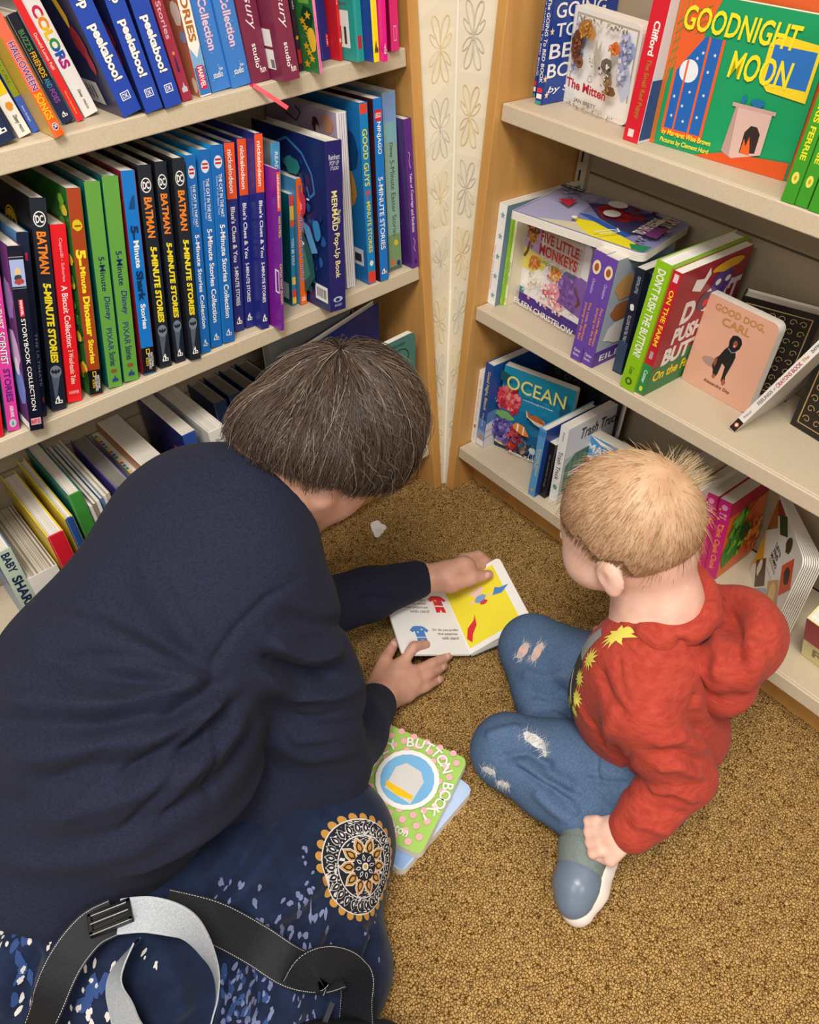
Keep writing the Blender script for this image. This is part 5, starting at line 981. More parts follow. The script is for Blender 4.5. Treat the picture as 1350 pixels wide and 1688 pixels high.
def vnormals(V, Q):
    n = np.cross(V[Q[:, 2]]-V[Q[:, 0]], V[Q[:, 3]]-V[Q[:, 1]]); N = np.zeros_like(V)
    for k in range(4):
        for a in range(3): N[:, a] += np.bincount(Q[:, k], n[:, a], len(V))
    return N/np.maximum(np.linalg.norm(N, axis=1), 1e-9)[:, None]
def relax(V, Q, it=2, lam=0.5):
    E = np.concatenate([Q[:, [0, 1]], Q[:, [1, 2]], Q[:, [2, 3]], Q[:, [3, 0]]]); n = len(V)
    deg = np.bincount(E[:, 0], minlength=n)+np.bincount(E[:, 1], minlength=n)
    for _ in range(it):
        N = np.stack([np.bincount(E[:, 0], V[E[:, 1], k], n)+np.bincount(E[:, 1], V[E[:, 0], k], n) for k in range(3)], 1)/np.maximum(deg, 1)[:, None]
        V = V+(N-V)*lam
    return V
def bvh(V, Q): return BVHTree.FromPolygons([tuple(map(float, v)) for v in V], [tuple(map(int, q)) for q in Q])
def hit(tree, px, py):
    r = tree.ray_cast(Vector(CAM), Vector(nrm(ray(px, py))))
    return None if r[0] is None else (np.array(r[0]), np.array(r[1]))
def seg_dist(V, pts):
    """distance of every vertex to a polyline, and the share of its length there"""
    best = np.full(len(V), 9.0); par = np.zeros(len(V)); n = len(pts)-1
    for i in range(n):
        a, b = pts[i], pts[i+1]; ab = b-a; t = np.clip(((V-a)@ab)/max(ab@ab, 1e-9), 0, 1)
        d = np.linalg.norm(V-a-t[:, None]*ab, axis=1); m = d < best
        best[m] = d[m]; par[m] = (i+t[m])/n
    return best, par
def folds(V, Q, lines):
    """press creases and ridges into cloth; a line is (photo points on the cloth, height in metres, width)"""
    tree = bvh(V, Q); N = vnormals(V, Q); D = np.zeros(len(V))
    for px, amp, wd in lines:
        P = [h[0] for h in (hit(tree, *p) for p in px) if h]
        if len(P) < 2: continue
        d, t = seg_dist(V, P)
        D += 2.2*amp*np.exp(-(d/wd)**2)*np.clip(np.minimum(t, 1-t)*6+.25, 0, 1)
    return V+N*D[:, None]
def as_object(name, parts, parent=None, smooth=True):
    """parts: (verts, faces, material) joined into one mesh"""
    mb = MB()
    for V, F, m in parts:
        i = len(mb.v); mb.v += [tuple(map(float, p)) for p in V]; k = mb.mi(m)
        mb.f += [tuple(int(j)+i for j in q) for q in F]; mb.m += [k]*len(F)
    return mb.build(name, parent, smooth)
def patch(tree, polys, o, ex, ey, lift=0.0012, step=0.004):
    """print flat artwork onto cloth: polygons in (ex, ey) units around o are dropped along the patch normal"""
    o, ex, ey = np.array(o, float), np.array(ex, float), np.array(ey, float)
    n = nrm(np.cross(ex, ey)); out = []
    for k, (P, m) in enumerate(polys):
        bm = bmesh.new()
        vs_ = [bm.verts.new((p[0]*np.linalg.norm(ex), p[1]*np.linalg.norm(ey), 0)) for p in P]
        for t in tri(P):
            try: bm.faces.new([vs_[i] for i in t])
            except ValueError: pass
        for _ in range(5):
            es = [e for e in bm.edges if e.calc_length() > step*1.6]
            if not es: break
            bmesh.ops.subdivide_edges(bm, edges=es, cuts=1)
            bmesh.ops.triangulate(bm, faces=bm.faces[:])
        V = []; ok = []
        X, Y = nrm(ex), nrm(ey)
        for v in bm.verts:
            p = o+X*v.co.x+Y*v.co.y
            h = tree.ray_cast(Vector(p+n*0.12), Vector(-n), 0.3)
            ok.append(h[0] is not None)
            if h[0] is None: V.append(p); continue
            nn = np.array(h[1]); nn = nn if nn@n > 0 else -nn
            V.append(np.array(h[0])+nn*(lift+0.00015*k))
        bm.verts.index_update()
        F = [tuple(v.index for v in f.verts) for f in bm.faces]
        F = [f for f in F if all(ok[i] for i in f) and max(np.linalg.norm(V[f[i]]-V[f[i-1]]) for i in range(len(f))) < 0.03]
        F = [f if np.cross(V[f[1]]-V[f[0]], V[f[2]]-V[f[0]])@n > 0 else f[::-1] for f in F]
        bm.free()
        out.append((V, F, m))
    return out
def tubes(strands, radii, tip=0.25):
    """three sided strands with tapered ends; strands (n, k, 3)"""
    S = np.asarray(strands, float); n, k, _ = S.shape
    T = np.gradient(S, axis=1); T /= np.maximum(np.linalg.norm(T, axis=2), 1e-9)[..., None]
    A = np.cross(T, np.array([.31, .87, .38])); A /= np.maximum(np.linalg.norm(A, axis=2), 1e-9)[..., None]; B = np.cross(T, A)
    r = np.asarray(radii, float).reshape(n, 1, 1)*np.linspace(1, tip, k).reshape(1, k, 1)
    R = np.stack([S+r*(A*math.cos(a)+B*math.sin(a)) for a in (0, 2.094, 4.189)], 2)
    V = R.reshape(-1, 3)
    i = np.arange(n)[:, None, None]*k*3+np.arange(k-1)[None, :, None]*3; j = np.arange(3)[None, None, :]; j2 = (j+1) % 3
    F = np.stack([i+j, i+j2, i+3+j2, i+3+j], -1).reshape(-1, 4)
    return V, F

SKIN_W = skin_mat('adult_skin', '#c08d78', '#cf9f8b')
SKIN_T = skin_mat('toddler_skin', '#e3b4a0', '#ecc3b2')
NAIL = mat('#e3b3a4', 0.3)

# =================================================================== toddler
def toddler():
    M0 = thing('person', 'blond toddler in a red hooded top and ripped jeans sitting cross legged on the carpet', 'person', Matrix.Translation((0, 0, 0)))
    Hc = at(1031, 862, .455)
    Fh = nrm((-.22, .80, -.42)); Lh = nrm(np.cross((0, 0, 1), Fh)); Uh = np.cross(Fh, Lh)     # facing, left ear side, crown
    hp = lambda f, l, u: Hc+Fh*f+Lh*l+Uh*u
    RH = np.stack([Fh, Lh, Uh], 1)
    P, Ch, N = at(1078, 1222, .10), at(1066, 1128, .24), at(1085, 994, .343)
    SL, SR = at(1058, 1172, .288), at(1085, 1042, .288)
    EL, WL, HD = at(1124, 1276, .185), at(1036, 1372, .128), at(1003, 1376, .116)
    HL, KL, AL = at(1050, 1285, .085), at(838, 1238, .068), at(976, 1352, .066)
    HR, KR, AR = P+(P-HL)*.9, at(878, 1068, .066), at(905, 1190, .045)
    ER = SR+np.array([.02, .03, -.11]); WR = ER+np.array([.045, .06, -.05])
    facing = nrm((-.5, .87, 0))
    # ---- body: one continuous skin
    lo = np.min([P, KL, KR, AL, AR, WL, WR, HD, Hc-.03, N], 0)-.095; hi = np.max([P, SL, SR, N, EL, Hc, WR+.03], 0)+.115
    up_ = nrm(N-P)
    v = Vol(np.maximum(lo, (-9, -9, -.01)), hi, .0029)
    v.chain([P, Ch, N-(0, 0, .03)], [.072, .068, .04]); v.chain([SL-up_*.012, EL, WL], [.025, .024, .019]); v.chain([SR-up_*.012, ER, WR], [.032, .027, .019])
    v.cap(SL-up_*.02, SR-up_*.02, .032, .032); v.chain([HL, KL, AL], [.046, .036, .024]); v.chain([HR, KR, AR], [.046, .036, .024]); v.cap(HL, HR, .06, .06)
    v.ell(hp(-.012, 0, .012), (.088, .074, .082), RH, k=0)
    v.ell(hp(.03, 0, -.03), (.062, .062, .066), RH, k=.03)          # face and cheeks
    for sgn in (-1, 1): v.ell(hp(.045, sgn*.033, -.042), (.034, .032, .032), RH, k=.02)
    v.ell(hp(.062, 0, -.068), (.02, .022, .018), RH, k=.02)          # chin
    v.cap(hp(.082, 0, -.014), hp(.094, 0, -.026), .006, .010, k=.012)  # nose
    for sgn in (-1, 1):
        v.ell(hp(.082, sgn*.027, -.002), (.010, .013, .009), RH, k=.010, op='sub')
        v.ell(hp(-.004, sgn*.075, -.030), (.018, .008, .026), RH, k=.006)    # ears
        v.ell(hp(.003, sgn*.085, -.026), (.009, .006, .015), RH, k=.004, op='sub')
        v.ell(hp(-.002, sgn*.075, -.050), (.009, .007, .010), RH, k=.006)
    v.cap(hp(.084, -.012, -.048), hp(.084, .012, -.048), .005, .005, k=.006)  # lips
    v.cap(hp(.092, -.012, -.048), hp(.092, .012, -.048), .0015, .0015, k=.003, op='sub')
    v.cap(hp(-.030, 0, -.050), N, .048, .050, k=.03)
    v.cap(N, N+(Ch-N)*.35, .054, .06, k=.03)
    v.cap(SL*.6+N*.4-up_*.02, N-(0, 0, .012), .026, .034, k=.03); v.cap(SR*.6+N*.4-up_*.02, N-(0, 0, .012), .026, .034, k=.03)
    # ---- left hand closed on the shoe edge
    hx = nrm(HD-WL); hup = nrm(np.array([-.1, -.25, 1.0])-hx*(np.array([-.1, -.25, 1.0])@hx)); hy = np.cross(hup, hx)
    q = lambda x, y, z: HD+hx*x+hy*y+hup*z
    v.cap(WL, q(-.012, 0, 0), .0185, .020, k=.01)
    v.ell(q(-.002, 0, -.002), (.025, .025, .0165), np.stack([hx, hy, hup], 1), k=.012)
    for i in range(4):
        y = -.019+.0127*i; L = (.85, 1.0, 1.0, .9)[i]
        v.chain([q(.012, y, .004), q(.012+.015*L, y*1.08, -.001), q(.012+.018*L, y*1.08, -.016), q(.006+.008*L, y, -.022)], [.0082, .0077, .0072, .0064], k=.003, kj=.002)
    v.chain([q(-.012, .020, -.002), q(.004, .031, -.008), q(.018, .026, -.016)], [.0095, .0085, .0072], k=.007, kj=.002)
    d = nrm(WR-ER); s_ = nrm(np.cross(d, (0, 0, 1)))
    v.cap(WR, WR+d*.02, .018, .019)
    for i in range(4): v.chain([WR+d*.03+s_*(-.018+.0125*i), WR+d*.048+s_*(-.020+.0135*i)-(0, 0, .004), WR+d*.058+s_*(-.020+.0135*i)-(0, 0, .012)], [.008, .0075, .0068], k=.005)
    v.chain([WR+d*.012+s_*.018, WR+d*.03+s_*.028-(0, 0, .004)], [.009, .0075], k=.008)
    Vt_, Qt_ = v.mesh(2)
    as_object('body', [(Vt_, Qt_, SKIN_T)], M0)
    # eyes
    for sgn in (-1, 1):
        v = Vol(hp(.074, sgn*.027, -.002)-.014, hp(.074, sgn*.027, -.002)+.014, .0015); v.ell(hp(.074, sgn*.027, -.002), (.009, .0095, .0085), RH, k=0)
        Ve, Qe = v.mesh(1); cc = hp(.082, sgn*.027, -.003)
        fm = [0 if np.linalg.norm(Ve[f].mean(0)-cc) > .0045 else 1 for f in Qe]
        as_object('eye', [(Ve, [f for f, m in zip(Qe, fm) if m == 0], mat('#f1eeea', .2)), (Ve, [f for f, m in zip(Qe, fm) if m == 1], mat('#51677c', .15))], M0)
    # ---- hair: fine blond strands turning around the crown whorl
    pole = nrm(at(1086, 808, .52)-Hc); sc = hp(-.012, 0, .012)
    r0 = np.array([.0895, .0755, .0835])
    def scalp(dirs):                                   # directions in world -> points on the scalp ellipsoid
        d = dirs@RH; t = 1/np.sqrt(((d/r0)**2).sum(-1)); return sc+dirs*t[..., None]
    e1 = nrm(np.cross(pole, (0, 0, 1))); e2 = np.cross(pole, e1)
    def hairline(d):                                   # True where hair grows
        l = d@RH; f, s_, u = l[..., 0], np.abs(l[..., 1]), l[..., 2]
        lim = np.where(f > .45, .10+.55*(f-.45), np.where(f < -.1, -.78+.10*np.clip(f+1, 0, 1), -.70+.95*np.clip((f+.1)/.55, 0, 1)))
        lim = np.where((s_ > .55) & (f > -.22) & (f < .25), np.maximum(lim, -.18), lim)
        return u > lim
    strands, rad, tone = [], [], []
    n = 15000
    th = rng.uniform(0, 2*math.pi, n); ph = np.arccos(1-rng.uniform(0, 1, n)*(1-math.cos(2.35)))
    L = np.clip(rng.normal(.024, .005, n), .010, .036)*(1.15-.22*ph)
    K = 6
    for i in range(n):
        d0 = pole*math.cos(ph[i])+(e1*math.cos(th[i])+e2*math.sin(th[i]))*math.sin(ph[i])
        if not hairline(d0): continue
        swirl = .55*math.exp(-ph[i]/.5)+.05
        pts = []; wild = rng.random() < .05
        lift = (.0030+.0014*rng.random()) if not wild else .010+.010*rng.random()
        a, b = th[i], ph[i]; dd = L[i]/.08/(K-1)
        jit = rng.normal(0, .12)
        for k in range(K):
            d = pole*math.cos(b)+(e1*math.cos(a)+e2*math.sin(a))*math.sin(b)
            f = k/(K-1); pts.append(scalp(d)+d*(-.001+lift*(f**.7 if not wild else f)))
            b += dd*math.cos(swirl+jit); a += dd*math.sin(swirl+jit)/max(.12, math.sin(b))
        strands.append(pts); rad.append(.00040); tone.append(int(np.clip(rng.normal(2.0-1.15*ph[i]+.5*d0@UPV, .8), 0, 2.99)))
    # flyaway tufts at the back right of the crown
    for i in range(170):
        d0 = nrm(pole+RT*rng.uniform(.25, .75)+UPV*rng.uniform(-.05, .6)+rng.normal(0, .08, 3)); p0 = scalp(d0)
        dirv = nrm(d0*.8+RT*rng.uniform(.1, .5)+UPV*.35+rng.normal(0, .15, 3)); Ln = rng.uniform(.018, .032)
        strands.append([p0+dirv*Ln*k/5+np.array([0, 0, -1])*.004*(k/5)**2 for k in range(6)]); rad.append(.00026); tone.append(2)
    strands, rad, tone = np.array(strands), np.array(rad), np.array(tone)
    # thin undercoat following the hairline
    v = Vol(sc-.12, sc+.12, .003)
    v.ell(sc, r0+.0022, RH, k=0)
    Vc, Qc = v.mesh(1)
    dirs = (Vc-sc)/np.linalg.norm(Vc-sc, axis=1)[:, None]; keep = hairline(dirs)
    Qc = Qc[keep[Qc].all(1)]
    pr = [(Vc, Qc, skin_mat('hair_undercoat', '#ba9170', '#cfa888'))]
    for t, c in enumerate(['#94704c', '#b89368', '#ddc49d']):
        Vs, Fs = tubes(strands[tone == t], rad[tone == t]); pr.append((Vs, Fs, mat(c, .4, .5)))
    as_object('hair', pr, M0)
    # ---- red hooded top
    RED = fabric_mat('red_slub_jersey', '#9e372b', '#b34839', 70, .35, .0006, (1, 1, 4), .05)
    lo = np.min([P, SL, SR, EL, WL, WR], 0)-.11; hi = np.max([P, SL, SR, N, EL], 0)+.11
    v = Vol(lo, hi, .0036)
    up = nrm(N-P); lat = nrm(SL-SR); fwd = nrm(np.cross(lat, up)); RT_ = np.stack([fwd, lat, up], 1)
    v.ell(P+up*.035, (.106, .099, .085), RT_, k=.02)
    v.ell(Ch-up*.03+fwd*.008, (.099, .088, .10), RT_, k=.04)
    v.ell(Ch+up*.045, (.080, .084, .070), RT_, k=.04)
    v.cap(SL, SR, .044, .044, k=.04)
    v.chain([SL, SL+(EL-SL)*.5, EL, EL+(WL-EL)*.6, WL+(EL-WL)*.06], [.050, .048, .044, .038, .032], k=.007, kj=.010)
    v.chain([SR, ER, WR], [.047, .040, .030], k=.03, kj=.012)
    v.cut(P-up*.03, -up)
    hn = nrm(N-(P*.3+Ch*.7))
    v.ell(N+up*.02+fwd*.012, (.050, .052, .05), RT_, k=.01, op='sub')      # neck opening
    # hood lying on the back: a soft pouch with a folded rim
    back = -fwd
    Hd = N+back*.075-up*.045
    tl_ = nrm(up*.55+back*.83); RHd = np.stack([nrm(np.cross(lat, tl_)), lat, tl_], 1)
    hood = Vol(lo-np.array([.06, .12, 0]), hi+np.array([.12, .05, .05]), .0036)
    hood.F[:] = .5
    hood.ell(Hd+tl_*.004, (.040, .090, .086), RHd, k=0)
    hood.ell(Hd+back*.030-up*.012-lat*.012, (.030, .074, .066), RHd, k=.02)
    hood.ell(Hd+back*.016-up*.045+lat*.025, (.034, .055, .045), RHd, k=.02)
    hood.ell(Hd+back*.0+up*.05+fwd*.012, (.036, .056, .056), RHd, k=.014, op='sub')
    hood.ell(Hd+up*.062+fwd*.05, (.05, .050, .05), RHd, k=.014, op='sub')
    # rolled edge of the hood around the neck
    ring = []
    for k_ in range(19):
        a = -2.5+5.0*k_/18
        ring.append(N+back*(.056*math.cos(a)+.010)+lat*.067*math.sin(a)+up*(.012-.012*math.cos(a)-.020*(abs(a) > 1.9)))
    for a, b in zip(ring[:-1], ring[1:]): hood.cap(a, b, .0125, .0125, k=.010)
    # second fold layer
    ring2 = []
    for k_ in range(15):
        a = -1.8+3.6*k_/14
        ring2.append(N+back*(.094*math.cos(a)+.006)+lat*.084*math.sin(a)+up*(-.022-.020*math.cos(a)))
    for a, b in zip(ring2[:-1], ring2[1:]): hood.cap(a, b, .011, .011, k=.012)
    hood.ell(N+up*.03+fwd*.014, (.049, .051, .06), RT_, k=.008, op='sub')
    Vb, Qb = v.mesh(3); Vh, Qh = hood.mesh(3)
    fl = [([(1015, 1178), (1060, 1163), (1110, 1160), (1155, 1178)], -.0022, .004),         # shoulder seam
          ([(1010, 1190), (1000, 1240), (1012, 1290)], .004, .010), ([(1020, 1080), (1022, 1120), (1040, 1165)], -.0015, .004),
          ([(1075, 1220), (1120, 1215), (1160, 1235)], .0045, .009), ([(1070, 1240), (1115, 1240), (1158, 1262)], -.004, .008), ([(1078, 1262), (1120, 1262), (1160, 1280)], .004, .008),
          ([(1070, 1300), (1110, 1300), (1150, 1318)], .004, .008), ([(1060, 1330), (1095, 1335), (1130, 1345)], -.003, .007), ([(1040, 1355), (1075, 1362), (1105, 1372)], .003, .007),
          ([(985, 1100), (1000, 1140), (1030, 1180)], -.004, .008), ([(970, 1180), (1000, 1230), (1040, 1290)], -.003, .008), ([(950, 1150), (985, 1210), (1035, 1285)], .002, .006),
          ([(1040, 1240), (1030, 1275), (1035, 1310)], -.0025, .004), ([(1150, 1140), (1140, 1180), (1160, 1215)], -.005, .009), ([(1020, 1060), (1050, 1090), (1090, 1100)], -.002, .006)]
    Vb = folds(Vb, Qb, fl)
    Vh = folds(Vh, Qh, [([(1045, 1030), (1085, 1060), (1120, 1100), (1150, 1150)], .005, .010), ([(1120, 1050), (1140, 1095), (1150, 1130)], -.005, .007), ([(1200, 1010), (1215, 1050), (1220, 1100)], -.006, .008), ([(1165, 1000), (1180, 1040), (1190, 1090), (1180, 1125)], .006, .010), ([(1100, 1080), (1130, 1120), (1180, 1150)], -.005, .008), ([(1235, 1050), (1245, 1090), (1220, 1140)], .004, .012)])
    tb = bvh(Vb, Qb)
    # printed picture on the chest: yellow foliage and a dark vehicle
    YEL, DRK, GRY = mat('#d9cf5a', .8), mat('#3a3a36', .8), mat('#8d9492', .8)
    g = (hit(tb, 958, 1116) or (Ch+fwd*.09, fwd))
    o = g[0]; n_ = nrm(g[1]*.5+fwd*.5+lat*.15); ex = nrm(np.cross(up, n_)); ey = np.cross(n_, ex)
    leaf = lambda cx, cy, s_, a: [(cx+s_*(r_*math.cos(t_+a)), cy+s_*(r_*math.sin(t_+a))) for t_, r_ in zip(np.linspace(0, 6.28, 25)[:-1], [1, .5, .95, .45, .92, .45, .9, .4, .85, .4, .8, .4, .8, .4, .8, .4, .85, .4, .9, .45, .92, .45, .95, .5])]
    pol = [([(-.040, -.050), (-.006, -.055), (-.004, .01), (-.03, .020)], DRK), ([(-.034, .012), (-.010, .012), (-.010, .040), (-.026, .040)], GRY), ([(-.03, -.012), (-.010, -.040), (-.008, -.036), (-.027, -.006)], mat('#c9ccc8', .8)),
           (leaf(.004, .050, .015, .3), YEL), (leaf(.003, .022, .013, .9), YEL), (leaf(-.001, -.002, .012, .2), YEL), (leaf(.004, -.022, .012, .5), YEL), (leaf(.001, -.040, .009, .5), YEL), (ell_poly(-.014, -.040, .004, .007), mat('#9a9a3a', .8))]
    pt = patch(tb, pol, o, ex*1.15, ey*1.45)
    top = as_object('hooded_top', [(Vb, Qb, RED), (Vh, Qh, RED)] + pt, M0)
    # ---- ripped jeans
    DEN = fabric_mat('faded_blue_denim', '#44597a', '#5b7392', 420, .4, .0005, (1, 1, 1), 0, .95)
    lo = np.min([P, KL, KR, AL, AR], 0)-.09; hi = np.max([P, HL, HR, KL, KR], 0)+.09
    v = Vol(np.maximum(lo, (-9, -9, .001)), hi, .0034)
    v.cap(HL, HR, .082, .082, k=.02); v.ell(P, (.09, .09, .085), RT_, k=.03)
    v.chain([HL, HL+(KL-HL)*.6, KL], [.064, .062, .056], k=.03, kj=.01); v.chain([KL, KL+(AL-KL)*.5, AL], [.055, .050, .044], k=.012, kj=.01)
    v.chain([HR, HR+(KR-HR)*.6, KR], [.064, .062, .056], k=.03, kj=.01); v.chain([KR, AR], [.055, .046], k=.012)
    # turned cuff
    cd_ = nrm(AL-KL); v.cap(AL-cd_*.010, AL+cd_*.008, .048, .047, k=.002)
    v.ell(AL+cd_*.048, (.034, .034, .034), None, k=.004, op='sub')
    v.cut((0, 0, .003), (0, 0, -1))
    Vj, Qj = v.mesh(3)
    Vj = folds(Vj, Qj, [([(850, 1265), (900, 1295), (950, 1325)], -.0035, .004), ([(845, 1245), (890, 1280), (950, 1315)], .003, .007), ([(825, 1250), (870, 1240), (900, 1260)], -.005, .007), ([(900, 1250), (905, 1275), (950, 1300)], -.005, .009),
                        ([(880, 1170), (920, 1165), (945, 1180)], -.004, .008), ([(860, 1110), (900, 1120), (940, 1110)], .004, .010), ([(870, 1140), (905, 1148), (935, 1140)], -.004, .008), ([(985, 1245), (983, 1270), (986, 1290)], -.002, .003), ([(960, 1285), (1000, 1290), (1040, 1292)], -.003, .005), ([(800, 1215), (830, 1205), (860, 1200)], .003, .008), ([(880, 1300), (910, 1330), (935, 1350)], .004, .010), ([(905, 1300), (930, 1322), (955, 1345)], -.003, .008)])
    tj = bvh(Vj, Qj)
    WHT, PNK = mat('#d9d6d2', .95), mat('#d8b3a8', .9)
    pr = [(Vj, Qj, DEN)]
    def rip(px, py, a, w_, h_, c, seed):
        g = hit(tj, px, py)
        if g is None: return
        n_ = nrm(g[1]); ex = nrm(np.cross((0, 0, 1) if abs(n_[2]) < .9 else UPV, n_)); ey = np.cross(n_, ex)
        ex, ey = ex*math.cos(a)+ey*math.sin(a), ey*math.cos(a)-ex*math.sin(a)
        pr.extend(patch(tj, [(blob(0, 0, w_, h_, seed, 18, .25), c)], g[0], ex, ey, .001))
        S = []
        r_ = random.Random(seed)
        for i in range(80):
            x = (r_.random()*2-1)*w_; y0 = h_*(.55+.4*r_.random())*(1 if r_.random() < .5 else -1)
            b0 = g[0]+ex*x+ey*y0; h_0 = tj.ray_cast(Vector(b0+n_*.05), Vector(-n_))
            if h_0[0] is None: continue
            p0 = np.array(h_0[0])+n_*.0015; d = nrm(ey*(-np.sign(y0))*(.8 if r_.random() < .6 else -.8)+ex*r_.uniform(-.5, .5)+n_*r_.uniform(.0, .25)); l_ = r_.uniform(.004, .012)
            S.append([p0+d*l_*k/3 for k in range(4)])
        if S:
            Vt, Ft = tubes(S, [.00035]*len(S)); pr.append((Vt, Ft, mat('#c9cdd2', .9)))
    rip(862, 1073, .2, .009, .017, PNK, 3); rip(886, 1075, .2, .008, .019, PNK, 5); rip(880, 1220, -.5, .022, .009, WHT, 7)
    rip(806, 1270, .3, .012, .006, WHT, 9); rip(830, 1292, .3, .012, .006, WHT, 11); rip(897, 1236, -.7, .010, .003, WHT, 13)
    as_object('jeans', pr, M0)
    # ---- shoes
    def shoe(heel, toe, upv, hidden=False):
        X = nrm(toe-heel); Z = nrm(upv-X*(upv@X)); Y = np.cross(Z, X); Ln = np.linalg.norm(toe-heel)
        S = lambda x, y, z: heel+X*x*Ln+Y*y+Z*z
        RS_ = np.stack([X, Y, Z], 1)
        GREY, CAPM, SOLE = fabric_mat('grey_green_leather', '#6a7573', '#78837f', 300, .25, .0004, rough=.5), mat('#68778a', .32, .5), mat('#e2dad3', .6)
        t = as_object('shoe', [], M0)
        v = Vol(np.minimum(heel, toe)-.08, np.maximum(heel, toe)+.08, .0026)
        v.chain([S(.14, 0, .034), S(.45, 0, .032), S(.78, 0, .024), S(.90, 0, .020)], [.031, .034, .031, .024], k=.01, kj=.012)
        v.cap(S(.17, 0, .040), S(.22, 0, .052), .029, .027, k=.012)
        v.ell(S(.21, 0, .074), (.024, .022, .02), RS_, k=.004, op='sub')
        v.cut(S(0, 0, .010), -Z)
        Vu, Qu = v.mesh(3)
        xl = ((Vu-heel)@X)/Ln; zl = (Vu-heel)@Z
        # stitched toe line and collar line
        D = -.0012*np.exp(-((xl-.66-.25*np.abs((Vu-heel)@Y)/.03*.0)/.012)**2)-.0012*np.exp(-((xl-.44)/.010)**2)
        Vu = Vu+vnormals(Vu, Qu)*D[:, None]
        cap = xl[Qu].mean(1) > .66
        o1 = as_object('upper', [(Vu, Qu[~cap], GREY)], M0); o2 = as_object('toe_cap', [(Vu, Qu[cap], CAPM)], M0)
        v = Vol(np.minimum(heel, toe)-.08, np.maximum(heel, toe)+.08, .0026)
        for x0, x1, r0_, r1_ in [(.12, .45, .034, .0365), (.45, .75, .0365, .0355), (.75, .92, .0355, .024)]: v.cap(S(x0, 0, .006), S(x1, 0, .006), r0_, r1_, k=.006)
        v.cut(S(0, 0, .021), Z); v.cut(S(0, 0, -.004), -Z)
        Vs, Qs = v.mesh(2); o3 = as_object('sole', [(Vs, Qs, SOLE)], M0)
        mb = MB()
        mb.box((-.004, -.008, 0), (-.002, .008, .03), mat('#9a6a2c', .6), fr=lambda a, b, c: S(.05, b, .040+c)+X*a)
        o4 = mb.build('pull_tab', M0)
        bpy.data.objects.remove(t)
        # gather the pieces under one shoe part
        e = bpy.data.objects.new('shoe', None); COL.objects.link(e); e.parent = M0
        for o in (o1, o2, o3, o4): o.parent = e
        return e
    shoe(at(1002, 1338, .042), at(952, 1516, .024), np.array([-.60, .16, .55]))
    shoe(AR+np.array([.05, -.01, -.008]), AR+np.array([.12, -.11, -.008]), np.array([.2, .3, .8]))
    return M0
toddler()

